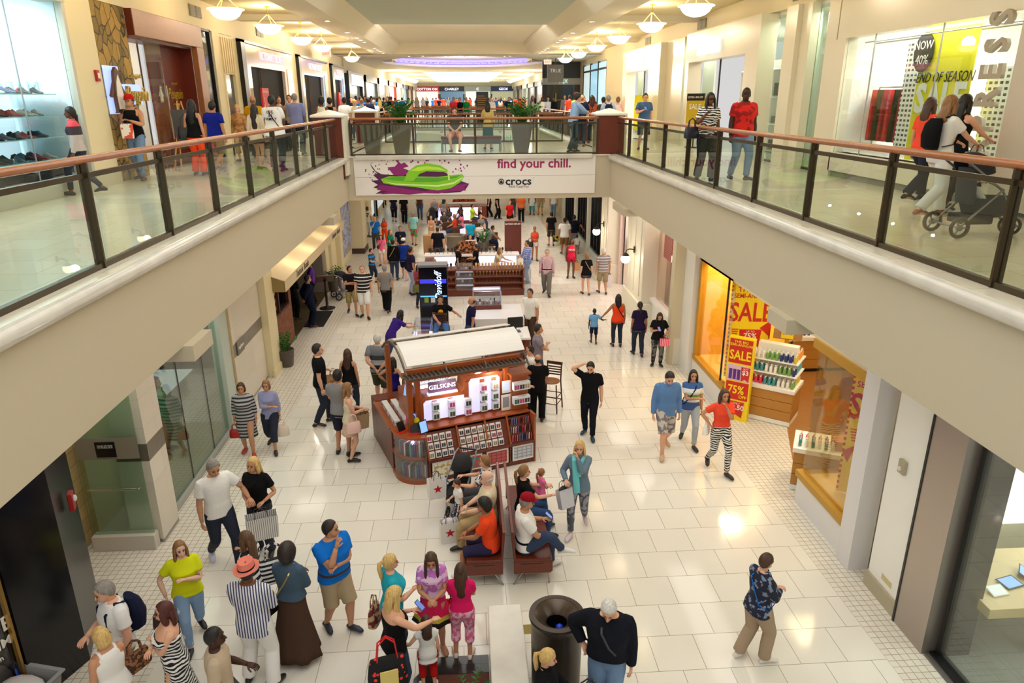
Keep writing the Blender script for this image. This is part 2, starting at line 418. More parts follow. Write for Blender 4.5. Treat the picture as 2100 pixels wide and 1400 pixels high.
# posts of the long side railings fall where the photograph has them
railing('railing', 'long left walkway railing of glass panels, bronze posts and wooden handrail', (-3.62, 21.25, ZF), (-3.62, 1.85, ZF), 11)
railing('railing', 'long right walkway railing of glass panels, bronze posts and wooden handrail', (4.58, 2.1, ZF), (4.58, 22.0, ZF), 11)
railing('bridge_railing', 'glass railing on the front of the bridge above the shoe banner', (-3.3, YB0 + .12, ZF), (3.95, YB0 + .12, ZF), 4)
railing('bridge_railing', 'glass railing along the back of the bridge behind the bench', (-3.0, YB1 - .12, ZF), (3.8, YB1 - .12, ZF), 6)
railing('picket_railing', 'left picket railing of the atrium beyond the bridge', (-3.62, 42, ZF), (-3.62, YB1 + .4, ZF), 7, pickets=True)
railing('picket_railing', 'right picket railing of the atrium beyond the bridge', (4.55, YB1 + .4, ZF), (4.55, 42, ZF), 7, pickets=True)
railing('far_bridge_railing', 'railing on the front of the second bridge with the beach banner', (-3.3, 42.5, ZF), (4.2, 42.5, ZF), 5, pickets=True)
railing('far_bridge_railing', 'railing on the back edge of the second bridge', (-3.3, 49.9, ZF), (4.2, 49.9, ZF), 5, pickets=True)
railing('far_bridge_railing', 'farthest wooden topped railing across the upper hall', (-3.3, 60, ZF), (4.2, 60, ZF), 5)
# corner pedestals
def pedestal(label, x, y, w=.78, drop=.6):
 t = thing('pedestal', label, 'pedestal', (x, y, ZF - drop))
 H = drop + 1.1
 MB().box(-w / 2, w / 2, -w / 2, w / 2, 0, H).build('body', M_mahog, t, bevel=.008)
 m = MB(); a = w / 2 + .07
 m.rings([[(-a, -a, H), (a, -a, H), (a, a, H), (-a, a, H)], [(-a, -a, H + .06), (a, -a, H + .06), (a, a, H + .06), (-a, a, H + .06)], [(-.02, -.02, H + .2), (.02, -.02, H + .2), (.02, .02, H + .2), (-.02, .02, H + .2)]])
 m.build('cap', mat('cap_white', (238, 234, 222), .35), t, bevel=.012)
 m = MB(); m.box(w / 2, w / 2 + .07, -w / 2 + .02, w / 2 - .02, 0.1, H); m.build('corner_strip', mat('strip_cream', (226, 220, 200), .4), t)
 return t
pedestal('brown corner pedestal with white pyramid cap at left end of the bridge', -3.82, 21.45)
pedestal('brown corner pedestal with white pyramid cap at right end of the bridge', 4.36, 22.1, .8)
pedestal('brown pedestal with white cap at the back left corner of the bridge', -3.75, 28.9, .75, .3)
pedestal('brown pedestal with white cap at the back right corner of the bridge', 4.6, 28.9, .75, .3)
# ================================================================ LOWER LEVEL STOREFRONTS
ZS = 4.06
M_red = mat('sign_red', (206, 40, 22), .5); M_yel = mat('sign_yellow', (250, 218, 20), .5); M_wh = mat('sign_white', (244, 242, 236), .5)
M_base = mat('base_tile', (176, 166, 140), .4)
# ---- left wall: near dark glazed shop
A = Vector((-5.04, 7.76, 0)); B = Vector((-6.5, 4.1, 0)); Cc = Vector((-5.42, 8.85, 0))
M_dark = mat('dark_panel', (16, 16, 20), .18); M_dark2 = mat('dark_metal_panel', (44, 46, 56), .28, .5)
def wallseg(name, p, q, z0, z1, th, m, **k):
 d = (q - p); L = d.length
 t = MB(); t.box(0, L, 0, th, z0, z1)
 return t.build(name, m, loc=p, rot=(0, 0, math.atan2(d.y, d.x)), **k)
ds = thing('storefront', 'black framed shop window with white lettering at the lower left corner', 'storefront', B, math.atan2(A.y - B.y, A.x - B.x))
L_ = (A - B).length
m = MB(); m.box(0, L_, 0, .3, 3.3, ZS); m.box(L_ - .75, L_, 0, .3, 0, 3.3); m.box(0, .1, 0, .3, 0, 3.3); m.box(0, L_ - .75, 0, .3, 0, .35)
m.build('frame', M_dark, ds)
m = MB(); m.box(.1, L_ - .75, .1, .12, .35, 3.3); m.build('glass_pane', glass('shop_glass', (120, 118, 110), .12), ds)
m = MB(); m.box(L_ - .80, L_ - .77, .02, .08, .35, 3.3); m.build('brass_edge', mat('brass_edge', (190, 150, 80), .3, .8), ds)
for s_, sz, x, z in (('COME IN', .30, L_ - 1.12, 1.5), ('& DISCOVER', .26, L_ - 1.3, 1.2), ('#ENDOFSUMMER', .17, L_ - 1.25, .98), ('@instaglam.fun', .09, L_ - 1.2, .82)):
 text('lettering', s_, sz, (x, .085, z), RF, M_wh, ds, bold=.01)
m = MB(); m.box(0, 1.2, 0, .12, 0, ZS)
wl = wallseg('wall_left_dark_pier', A, Cc, 0, ZS, .3, M_dark2, kind='structure')
slab('wall_left_shop_back', -9.2, -9.0, 1.5, 8.7, 0, ZS, mat('shop_grey', (120, 112, 100), .6))
slab('wall_left_shop_side', -9.0, -5.5, 8.75, 8.9, 0, ZS, M_dark)
area('shop_lamp', (-7.3, 5.5, 3.9), 1.5, 2, 40)
fa = thing('fire_alarm', 'red fire alarm strobe on the dark metal pier', 'alarm', (-5.17, 8.28, 2.05), math.atan2(Cc.y - A.y, Cc.x - A.x) + R(180))
MB().box(-.07, .07, -.0, .06, -.12, .12).build('housing', mat('alarm_red', (176, 26, 26), .4), fa, bevel=.01)
MB().ball((0, .07, .03), (.045, .03, .045), 10, 6).build('strobe_lens', mat('alarm_lens', (230, 230, 226), .2), fa, smooth=True)
# ---- vestibule with glass door, tiled pier
M_tan = tiles('tan_stone', (214, 180, 130), (200, 164, 112), (160, 130, 90), .3, .24, (0, 0), 0, .006, .5, 'yz')
area('soffit_fill', (-5.75, 9.7, 4.0), .6, .5, 14, (1, .95, .85))  # added fill, brightens the frosted entrance glass
slab('wall_left_tan', -6.45, -6.3, 8.8, 12, 0, ZS, M_tan)
gd = thing('glass_entrance_panel', 'frosted glass entrance panel with chrome bar beside the tiled pier', 'door', (-5.15, 10.24, 0), R(180))
MB().box(0, .98, -.09, .09, 0, .27).build('base_rail', mat('brushed_base', (206, 200, 188), .4), gd, bevel=.01)
m = MB(); m.box(.02, .96, -.008, .008, .27, 3.3); m.build('glass_pane', glass('frost_glass', (206, 230, 214), .10, .12), gd)
m = MB(); m.tube([(.1, .03, 1.12), (.1, .08, 1.12), (.88, .08, 1.12), (.88, .03, 1.12)], .014, 8); m.build('push_bar', M_chrome, gd, smooth=True)
m = MB(); m.box(.02, .96, .009, .012, 1.62, 1.98); m.build('privacy_band', mat('band_grey', (134, 128, 112), .6), gd)
m = MB(); m.box(.36, .66, .013, .02, 1.66, 1.92); m.build('notice_plate', M_black, gd)
text('lettering', 'YOUR VIP PASS\nTO FABULOUS', .035, (.51, .022, 1.84), (R(90), 0, R(180)), M_wh, gd, ext=.001)
m = MB(); m.box(-6.3, -5.15, 10.7, 10.8, 0, ZS); S('wall_vestibule_back', m, mat('vest_green', (214, 222, 204), .6))
M_pt = tiles('pier_tile', (232, 224, 210), (222, 212, 196), (206, 196, 180), 1.2, .48, (0, .15), 0, .003, .3, 'yz')
M_bandm = mat('pier_band', (142, 132, 118), .3, .3, var=9)
def banded(name, x0, x1, y0, y1, band):
 m = MB(); m.box(x0, x1, y0, y1, .06, band[0]); m.box(x0, x1, y0, y1, band[1], ZS); m.cm = 1; m.box(x0, x1 + .004, y0 - .004, y1, band[0], band[1]); m.cm = 2; m.box(x0, x1, y0, y1, 0, .06)
 m.build(name, [M_pt, M_bandm, M_steel], kind='structure')
banded('wall_left_pier', -5.6, -5.1, 10.36, 11.0, (1.5, 1.8))
# ---- glazed window and the reflections' shop behind
m = MB(); m.box(-5.36, -5.22, 11.0, 14.55, 0, .1); S('trim_sill', m, mat('sill_grey', (170, 168, 160), .4))
w_ = thing('shop_window', 'tall clear shop window on the lower left, between the tiled pier and the striped wall', 'window', (-5.3, 11.0, 0))
m = MB(); m.box(-.01, .01, 0, 3.52, .1, ZS); m.build('glass_pane', glass('store_glass', (176, 196, 182), .16), w_)
m = MB()
for y in (1.3, 2.5): m.box(-.012, .013, y - .006, y + .006, .1, ZS)
m.build('joint_strip', M_darkmetal, w_)
slab('wall_left_store_back', -8.0, -7.8, 11.0, 14.8, 0, ZS, mat('shop_teal', (116, 124, 112), .6))
slab('floor_store_left', -8, -5.36, 11.0, 15, .0, .02, mat('shop_floor', (170, 158, 128), .3))
slab('wall_left_store_side', -8.0, -5.5, 10.9, 11.0, 0, ZS, M_dark)
area('shop_lamp', (-6.5, 12.8, 3.9), 1.5, 2.4, 60)
# shelving with product inside
def rack(name, label, x, y, z, w, d, h, n, m, cat='shelf', rotz=0):
 t = thing(name, label, cat, (x, y, z), rotz)
 q = MB(); q.box(-w / 2, -w / 2 + .03, -d / 2, d / 2, 0, h); q.box(w / 2 - .03, w / 2, -d / 2, d / 2, 0, h); q.box(-w / 2, w / 2, d / 2 - .02, d / 2, 0, h); q.build('side_panels', m, t)
 for i in range(n):
  zz = .05 + i * (h - .1) / max(1, n - 1); MB().box(-w / 2 + .03, w / 2 - .03, -d / 2, d / 2 - .02, zz, zz + .025).build('shelf', m, t)
 return t
slab('trim_window_frame', -5.42, -5.2, 14.45, 14.95, 0, ZS, mat('frame_pale', (196, 206, 196), .35))
m = MB(); m.box(-5.36, -5.18, 14.95, 15.05, 0, ZS); S('trim_tan', m, mat('tan_trim', (186, 160, 110), .5))
m = MB(); m.box(-5.6, -5.3, 15.05, 17.7, .05, 1.38); m.box(-5.6, -5.3, 15.05, 17.7, 1.68, ZS); m.cm = 1; m.box(-5.6, -5.295, 15.05, 17.7, 1.38, 1.68); m.cm = 2; m.box(-5.6, -5.29, 15.05, 17.7, 0, .05)
m.build('wall_left_striped', [M_pt, M_bandm, M_steel], kind='structure')
sg = thing('wall_sign', 'small grey sign plate on the band of the striped wall', 'sign', (-5.29, 16.1, 1.53))
MB().box(0, .02, -.5, .0, -.16, .16).build('plate', mat('plate_grey', (120, 112, 102), .4), sg)
text('lettering', 'sephora', .12, (.024, -.24, 0), RL, M_wh, sg)
slab('wall_left_column', -5.75, -5.12, 17.72, 18.5, 0, ZS, M_cream)
m = MB(); m.box(-5.14, -5.08, 17.66, 18.56, 0, .2); S('baseboard_left', m, M_cream)
# ---- restaurant
M_brick = tiles('brick', (150, 92, 58), (120, 66, 40), (96, 70, 52), .2, .065, (0, 0), .5, .006, .8, 'yz', .6)
slab('wall_left_brick', -5.75, -5.35, 18.5, 21.1, 0, 1.15, M_brick)
slab('wall_left_brick_pier', -5.75, -5.35, 20.75, 21.1, 1.15, 2.6, M_brick)
m = MB(); m.box(-5.75, -5.35, 18.5, 21.1, 2.4, ZS); S('wall_left_over', m, M_cream)
m = MB(); m.box(-5.75, -5.36, 18.5, 18.62, 1.15, 2.4); S('wall_left_brick_edge', m, M_brick)
wr = thing('lattice_window', 'dark framed restaurant window with a wine rack of round openings', 'window', (-5.4, 18.62, 1.15))
m = MB(); m.box(-.06, .08, 0, .06, 0, 1.25); m.box(-.06, .08, 2.07, 2.13, 0, 1.25); m.box(-.06, .08, 0, 2.13, 0, .07); m.box(-.06, .08, 0, 2.13, 1.18, 1.25); m.box(-.06, .08, .98, 1.06, 0, 1.25)
m.build('frame', mat('window_brown', (70, 34, 26), .4), wr, bevel=.006)
m = MB()
for i in range(6):
 for j in range(5):
  y = .16 + .16 * i; z = .2 + .22 * j
  m.tube([(-.04, y, z), (0.0, y, z)], .065, 10)
m.build('wine_rack', mat('rack_gold', (170, 134, 70), .5), wr)
MB().box(-.02, -.005, .06, 2.07, .07, 1.18).build('glass_pane', glass('dark_glass', (90, 80, 70), .1), wr)
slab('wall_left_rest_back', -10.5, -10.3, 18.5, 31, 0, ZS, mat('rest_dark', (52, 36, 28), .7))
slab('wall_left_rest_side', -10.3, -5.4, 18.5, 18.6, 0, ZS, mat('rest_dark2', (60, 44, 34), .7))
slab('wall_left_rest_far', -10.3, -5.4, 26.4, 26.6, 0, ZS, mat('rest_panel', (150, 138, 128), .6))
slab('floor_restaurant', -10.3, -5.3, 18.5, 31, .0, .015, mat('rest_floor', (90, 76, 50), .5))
m = MB(); m.box(-5.6, -5.36, 21.1, 26.6, 2.35, ZS); S('wall_left_door_head', m, M_cream)
aw = thing('awning', 'long cream fabric awning with script lettering over the restaurant front', 'awning', (-5.33, 18.4, 0))
m = MB(); m.prism([(0, 2.62), (.55, 2.42), (.55, 2.12), (.53, 2.12), (.53, 2.40), (0, 2.58)], 0, 9.6, 'y')
m.build('canopy', mat('awning_cloth', (212, 194, 156), .8), aw, rot=(0, 0, 0))
m = MB(); m.prism([(0, 2.6), (.54, 2.4), (.54, 2.12), (0, 2.12)], 0, .02, 'y'); m.prism([(0, 2.6), (.54, 2.4), (.54, 2.12), (0, 2.12)], 9.58, 9.6, 'y'); m.build('end_panel', mat('awning_end', (150, 128, 80), .8), aw)
M_script = mat('script_brown', (84, 70, 56), .6)
text('lettering', 'Trattoria  Rosalie', .26, (.556, 2.1, 2.27), RL, M_script, aw, shear=.5, ext=.002, ax='CENTER', sx=.9)
text('lettering', 'Trattoria  Rosalie', .26, (.556, 7.8, 2.27), RL, M_script, aw, shear=.5, ext=.002, sx=.9)
for k in range(4):
 y = 20.2 + 2.1 * k; point('awning_light', (-4.75, y, 3.0), 12, .04)
dm = MB(); dm.box(-5.63, -4.66, 22.05, 23.85, 0, .012); dm.build('door_mat', mat('mat_black', (16, 16, 18), .9), label='black door mat in front of the restaurant entrance', cat='mat')
pod = thing('menu_stand', 'dark menu stand with an open menu beside the restaurant door', 'stand', (-4.92, 24.2, 0), R(200))
MB().lathe([(.01, 0), (.27, 0), (.27, .02), (.08, .05), (.045, .1), (.04, .95), (.06, 1.0), (.01, 1.0)], n=20).build('pole', mat('stand_dark', (40, 26, 24), .4), pod, smooth=True)
m = MB(); m.cbox((0, 0, 1.06), (.62, .45, .04), Matrix.Rotation(R(38), 3, 'X')); m.build('tray', mat('stand_wood', (96, 56, 48), .4), pod)
m = MB(); m.cbox((0, -.01, 1.09), (.54, .38, .012), Matrix.Rotation(R(38), 3, 'X')); m.build('menu', mat('menu_white', (240, 238, 234), .6), pod)
# columns and pilasters beyond the restaurant
for k, (y0, y1, xx) in enumerate(((26.6, 27.2, -5.3), (27.8, 28.4, -5.3), (28.4, 29.6, -5.45), (29.6, 30.2, -5.25), (33.5, 34.8, -4.85), (34.8, 35.6, -5.4), (38, 39, -5.1))):
 slab('wall_left_pilaster', -5.8, xx, y0, y1, 0, ZS, M_cream)
 m = MB(); m.box(-5.7, xx + .03, y0 - .03, y1 + .03, 0, .25); S('baseboard_left', m, mat('base_cream', (214, 202, 170), .5) if k < 4 else mat('base_brown', (74, 54, 44), .5))
m = MB(); m.box(-5.5, -5.42, 27.2, 27.8, 0, ZS); S('wall_left_fill', m, M_cream)
mural = thing('wall_mural', 'blue and purple painted mural panel on the far left wall', 'picture', (-5.42, 30.3, 0))
t = NT('mural_paint'); f = t.noise(1.1, 4, 2.5); cr = t.new('ShaderNodeValToRGB'); t.link(f, cr.inputs[0])
e = cr.color_ramp.elements; e[0].position = .32; e[0].color = rgb((60, 90, 170)); e[1].position = .7; e[1].color = rgb((214, 190, 90))
for p_, c_ in ((.42, (120, 160, 210)), (.5, (206, 214, 226)), (.58, (128, 108, 170))): q = e.new(p_); q.color = rgb(c_)
t.col(cr.outputs[0]); MB().box(0, .05, 0, 3.1, .35, 2.9).build('panel', t.m, mural)
slab('wall_left_mural', -5.6, -5.42, 30.2, 33.5, 0, ZS, M_cream)
slab('wall_left_far', -5.8, -5.6, 35.6, 62, 0, ZS, M_cream)
for y in (40, 45, 50, 55):
 s_ = thing('storefront', 'lit shop window far down the left side of the lower hall', 'storefront', (-5.6, y, 0)); s_['group'] = 'far lower left shop windows'
 MB().box(0, .06, 0, 3.6, .4, 2.9).build('glass_pane', mat('lit_window', (206, 220, 226), .3, em=.5), s_)
 m = MB(); m.box(0, .1, -.08, 0, 0, 3.0); m.box(0, .1, 3.6, 3.68, 0, 3.0); m.box(0, .1, -.08, 3.68, 2.9, 3.0); m.build('frame', M_darkmetal, s_)
slab('floor_far_wall', -8, 8, 61.8, 62, 0, ZS, M_beige)
# ================================================================ right side
# electronics shop: steel panels, glass front
slab('wall_right_steel', 5.8, 6.0, 7.1, 7.72, 0, ZS, mat('steel_panel', (176, 166, 158), .35, .75))
slab('wall_right_steel_return', 6.0, 6.4, 7.02, 7.12, 0, ZS, mat('steel_dark', (84, 84, 82), .3, .8))
m = MB(); m.box(5.79, 5.83, 7.715, 7.75, 0, ZS); S('trim_joint', m, M_black)
m = MB(); m.box(5.84, 6.1, 2.0, 7.08, 0, .03); m.cm = 1; m.box(5.9, 6.02, 2, 7.08, .03, .06); m.build('trim_threshold', [mat('thresh', (120, 118, 116), .3, .5), M_black], kind='structure')
gw = thing('shop_glazing', 'full height clear glass front of the electronics shop at the lower right', 'window', (5.98, 2.0, 0))
MB().box(-.01, .01, 0, 5.04, .06, ZS).build('glass_pane', glass('front_glass', (206, 222, 212), .12), gw)
MB().box(-.02, .03, 5.0, 5.05, .06, ZS).build('edge_frame', M_black, gw)
slab('floor_electronics', 6.1, 12, 1, 8.6, 0, .02, tiles('grey_floor', (150, 148, 144), (156, 154, 150), (120, 120, 118), .75, .75, (0, 0), 0, .004, .3))
slab('wall_right_electronics_back', 6.4, 12, 8.4, 8.5, 0, ZS, mat('elec_wall', (214, 206, 182), .25))
slab('wall_right_electronics_far', 11.9, 12, 1, 8.4, 0, ZS, M_wh)
m = MB(); m.box(7.28, 11.2, 8.34, 8.395, 1.08, 2.75); m.build('display_screen', mat('lit_screen', (250, 252, 255), .3, em=2.4), label='large glowing white display panel inside the electronics shop', cat='screen')
area('shop_lamp', (8.5, 5.5, 3.95), 3, 3, 120, (1, .98, .95))
tb = thing('display_table', 'thick pale wooden display table with tablets inside the electronics shop', 'table', (7.5, 7.42, 0))
MB().box(-1.15, 1.6, -.6, .6, .76, .90).build('tabletop', wood('maple', (236, 206, 150), (226, 192, 132), (3, 1, 3)), tb, bevel=.004)
for x in (-.2, 1.45):
 for y in (-.4, .45): MB().box(x - .06, x + .06, y - .06, y + .06, 0, .76).build('leg', wood('maple', (236, 206, 150), (226, 192, 132), (3, 1, 3)), tb)
def tablet(x, y, rz, label, tilt, sc_, w=.24, h=.17):
 t = thing('tablet', label, 'tablet', (x, y, .905), rz)
 q = MB(); q.cbox((0, 0, math.sin(tilt) * h / 2 + .006), (w, h, .009), Matrix.Rotation(tilt, 3, 'X')); q.build('body', M_black if sc_ else M_wh, t)
 q = MB(); q.cbox((0, -.0015, math.sin(tilt) * h / 2 + .0118), (w * .86, h * .84, .001), Matrix.Rotation(tilt, 3, 'X')); q.build('screen', mat('tablet_blue', (120, 160, 226), .2, em=.9) if sc_ else mat('tablet_white', (240, 242, 246), .2, em=.5), t)
 if tilt > .05: q = MB(); q.box(-.05, .05, h * .2, h * .45, 0, .03); q.build('stand', M_steel, t)
tablet(6.95, 7.28, R(15), 'black tablet with blue screen on the pale wooden table', .12, True, .28, .2)
tablet(6.66, 7.13, R(8), 'white tablet propped on a stand on the pale wooden table', .25, False)
tablet(7.26, 7.42, R(50), 'dark tablet with a photo at the right edge of the pale wooden table', .5, True)
# white wall piece
slab('wall_right_white', 5.86, 6.1, 7.75, 8.54, 0, ZS, M_wh)
slab('baseboard_right', 5.82, 5.86, 7.75, 8.56, 0, .24, M_base)
slab('wall_right_recess', 6.1, 6.4, 8.5, 8.98, 0, ZS, M_beige)
cp = thing('camera_dome', 'small beige security fixture high on the white wall beside the steel panel', 'camera', (5.86, 8.2, 2.15))
MB().box(-.05, 0, -.07, .07, -.1, .1).build('housing', M_base, cp, bevel=.01); MB().ball((-.06, 0, -.02), .035, 8, 6).build('lens', mat('lens_white', (220, 216, 200), .3), cp, smooth=True)
pl = MB(); pl.box(5.855, 5.86, 7.98, 8.22, .33, .42); pl.build('outlet_plate', mat('brass_plate', (206, 192, 140), .4), label='small brass outlet plate low on the white wall', cat='outlet')
slab('wall_right_column', 5.74, 6.06, 8.86, 9.22, 0, ZS, mat('cool_white', (222, 220, 222), .5))
# body-care shop: near window bay
M_bbl = mat('bay_white', (226, 224, 224), .5)
slab('wall_right_bay', 5.80, 5.92, 9.22, 10.85, 0, .52, M_bbl)
slab('wall_right_bay_end', 5.92, 7.0, 10.75, 10.85, 0, .52, M_bbl)
slab('wall_right_bay_side', 7.6, 7.7, 8.5, 10.2, 0, ZS, M_beige)
M_gold = mat('gold_frame', (186, 138, 38), .45)
m = MB(); m.box(5.76, 5.92, 9.2, 10.88, .52, .64); m.box(5.76, 5.92, 9.2, 10.88, 2.95, 3.1); m.box(5.92, 7.6, 10.75, 10.88, .52, .6)
S('trim_bay_frame', m, M_gold)
MB().box(5.92, 7.6, 9.2, 10.76, .56, .6).build('floor_bay', wood('maple_floor', (232, 196, 120), (222, 184, 106), (3, 1, 3)), kind='structure')
bw = thing('shop_window', 'near glass bay of the body care shop with the cropped yellow banner', 'window', (5.86, 9.2, .6))
MB().box(-.008, .008, 0, 1.62, .04, 2.36).build('glass_pane', glass('bay_glass', (232, 230, 214), .1), bw)
MB().box(.02, 1.2, 1.60, 1.615, .0, 2.36).build('side_pane', glass('bay_glass', (232, 230, 214), .1), bw)
M_wfl = wood('shop_floor_wood', (176, 122, 66), (150, 98, 48), (1, 5, 1), .3)
m = MB(); m.prism([(5.92, 10.9), (7.3, 14.7), (7.3, 20), (13, 20), (13, 10.9)], 0.0, .012, 'z'); S('floor_bodycare', m, M_wfl)
slab('wall_right_bodycare_back', 6.4, 13, 18.2, 18.3, 0, ZS, mat('bbw_back', (226, 206, 160), .6))
slab('wall_right_bodycare_near', 7.7, 13, 8.5, 8.6, 0, ZS, mat('bbw_back', (226, 206, 160), .6))
slab('wall_right_bodycare_far', 12.9, 13, 8.6, 18.2, 0, ZS, M_cream)
for x, y in ((7.2, 12), (9, 13.5), (9.5, 16.5), (7.0, 16.2)): area('shop_lamp', (x, y, 3.95), .8, .8, 45, (1, .84, .55))
area('shop_lamp', (6.6, 9.9, 3.9), .6, .6, 25, (1, .84, .55))
def dots_edge(par, w, h, y):          # candy-striped banner edge
 m = MB(); n = int(h / .05)
 for i in range(n):
  if i % 2: m.box(0, .035, y - .002, y, i * .05, i * .05 + .05); m.box(w - .035, w, y - .002, y, i * .05, i * .05 + .05)
 m.build('striped_edge', M_red, par)
def pennant(par, x, z, w, h, y, s1, s2, m=M_red):
 q = MB(); q.prism([(x - w / 2, z + h / 2), (x + w / 2, z + h / 2), (x + w * .42, z - h / 2), (x, z - h * .32), (x - w * .42, z - h / 2)], y - .004, y, 'y'); q.build('pennant', m, par)
 text('lettering', s1, h * .42, (x, y - .006, z + .12 * h), RF, M_wh, par, ext=.001, bold=.02)
 if s2: text('lettering', s2, h * .16, (x, y - .006, z + .38 * h), RF, M_wh, par, ext=.001)
def big_banner(label, loc, rz, crop=False):
 b = thing('sale_banner', label, 'banner', loc, rz)
 MB().box(0, .95, 0, .02, 0, 2.4).build('cloth', M_yel, b); dots_edge(b, .95, 2.4, 0)
 text('lettering', 'THE BIG', .17, (.45, -.004, 2.1), RF, M_red, b, bold=.015, ext=.001)
 text('lettering', 'SEMI-ANNUAL', .15, (.47, -.004, 1.95), RF, M_red, b, bold=.015, ext=.001, sx=.85)
 text('lettering', 'SALE', .62, (.47, -.004, 1.55), RF, M_red, b, bold=.02, ext=.001, sx=.72)
 pennant(b, .5, .95, .5, .42, -.002, '75%', 'UP TO')
 for x, z in ((.15, 1.15), (.83, 2.2)):
  m = MB()
  for i in range(5): m.box(x - .08 + i * .01, x + .08 - i * .01, -.004, 0, z - i * .05, z - i * .05 + .025)
  m.build('striped_flag', M_red, b)
 q = MB(); q.prism([(.7, 1.2), (.95, 1.4), (.95, .98)], -.004, 0, 'y'); q.prism([(0, .75), (.2, .9), (.1, .55)], -.004, 0, 'y'); q.build('red_triangle', M_red, b)
 return b
big_banner('tall yellow sale banner hanging behind the far shop window', (5.95, 15.15, .72), R(-8))
big_banner('tall yellow sale banner cropped by the white column, inside the near window bay', (6.12, 10.15, .62), R(-30))
# lit shop window further along
m = MB(); m.box(5.80, 5.95, 14.75, 17.0, 0, .5); S('wall_right_window_base', m, M_bbl)
m = MB(); m.box(5.78, 5.95, 14.75, 17.0, .5, .62); m.box(5.8, 5.95, 16.85, 17.0, .62, 3.2); m.box(5.8, 5.95, 14.75, 17, 3.1, 3.3); S('trim_window_gold', m, M_gold)
m = MB(); m.box(5.95, 7.2, 15.0, 17.0, .55, .6); S('floor_window_stage', m, wood('maple_floor', (232, 196, 120), (222, 184, 106), (3, 1, 3)))
slab('wall_right_stage_back', 7.2, 7.3, 14.9, 17.0, .0, ZS, mat('stage_yellow', (232, 186, 74), .5))
slab('wall_right_stage_far', 5.95, 7.2, 16.95, 17.1, .0, ZS, mat('stage_yellow', (232, 186, 74), .5))
w_ = thing('shop_window', 'tall golden lit shop window beside the far yellow sale banner', 'window', (5.87, 14.75, .6))
MB().box(-.008, .008, 0, 2.1, .02, 2.5).build('glass_pane', glass('bay_glass', (232, 230, 214), .1), w_)
m = MB(); m.box(-.02, .02, .38, .41, .02, 2.5); m.build('mullion', M_black, w_)
area('shop_lamp', (6.5, 16, 3.7), .7, 1.2, 60, (1, .8, .42))
slab('wall_right_head', 5.8, 6.0, 9.2, 17.8, 3.1, ZS, M_beige)
# free-standing red and yellow sale stand at the entrance
st = thing('sale_stand', 'tall red and yellow cardboard sale stand at the body care shop entrance', 'sign', (5.72, 14.45, 0), R(-38))
MB().box(0, .56, 0, .14, 0, 1.95).build('board', M_yel, st)
for z0, z1, m_ in ((1.36, 1.92, M_red), (.5, .92, M_red)): MB().box(.03, .53, -.006, 0, z0, z1).build('panel', m_, st)
MB().box(.03, .53, -.006, 0, .95, 1.32).build('panel', mat('panel_lilac', (226, 190, 206), .5), st)
text('lettering', 'THE BIG\nSEMI-ANNUAL', .085, (.28, -.01, 1.82), RF, M_yel, st, bold=.01, ext=.001)
text('lettering', 'SALE', .30, (.28, -.01, 1.54), RF, M_yel, st, bold=.02, ext=.001, sx=.75)
text('lettering', '75%', .27, (.26, -.01, .73), RF, M_yel, st, bold=.02, ext=.001, sx=.8)
text('lettering', 'OFF', .1, (.42, -.01, .58), RF, M_yel, st, bold=.02, ext=.001)
pennant(st, .43, 1.12, .2, .34, -.006, '$3', 'BUY'); pennant(st, .30, .27, .34, .38, -.006, '$2.50', 'ONLY')
m = MB()
for i in range(3): m.box(.07 + i * .09, .14 + i * .09, -.012, -.006, .98, 1.22)
m.build('printed_bottles', mat('print_purple', (96, 40, 140), .5), st)
# bottles
btl_cols = [(232, 60, 90), (70, 150, 160), (240, 236, 230), (120, 170, 90), (40, 60, 130), (210, 190, 90), (90, 170, 190), (240, 150, 60)]
def bottle_proto(c):
 t = thing('lotion_bottle', 'x', 'bottle')
 MB().lathe([(.005, 0), (.03, 0), (.032, .01), (.032, .11), (.02, .135), (.005, .136)], n=10).build('body', mat('bottle', c, .3), t, smooth=True)
 m = MB(); m.cyl((0, 0, .135), .012, .03, 8); m.box(-.008, .03, -.008, .008, .165, .178); m.build('pump', M_wh, t)
 return t
protos = [bottle_proto(c) for c in btl_cols]; used = [False] * len(protos)
rnd = random.Random(4)
def bottle(x, y, z, ci, label, group, s=1):
 o = protos[ci] if not used[ci] else copy_tree(protos[ci]); used[ci] = True
 put(o, (x, y, z), rnd.uniform(0, 6), label); o['group'] = group; o.scale = (s, s, s)
def shelf_unit(label, loc, rz, tiers=3):
 t = thing('display_unit', label, 'shelf', loc, rz)
 MB().box(-.5, .5, -.38, .38, .0, .1).build('plinth', M_wh, t)
 for k in range(3): MB().box(-.5, .5, -.38, .38, .11 + k * .22, .32 + k * .22).build('drawer_front', M_oak, t, bevel=.004)
 MB().box(-.53, .53, -.41, .41, .77, .86).build('top', M_wh, t, bevel=.006)
 if tiers:
  MB().box(-.42, .42, -.1, .1, .86, 1.75).build('core', M_wh, t)
  for k in range(1, tiers): MB().box(-.52, .52, -.36, .36, .86 + k * .3 - .03, .86 + k * .3).build('tray', M_wh, t, bevel=.006)
 return t
du = shelf_unit('white and oak three tier display unit of lotion bottles at the shop entrance', (6.85, 14.4, 0.012), R(-38))
Mx = Matrix.Translation((6.85, 14.4, .012)) @ Matrix.Rotation(R(-38), 4, 'Z')
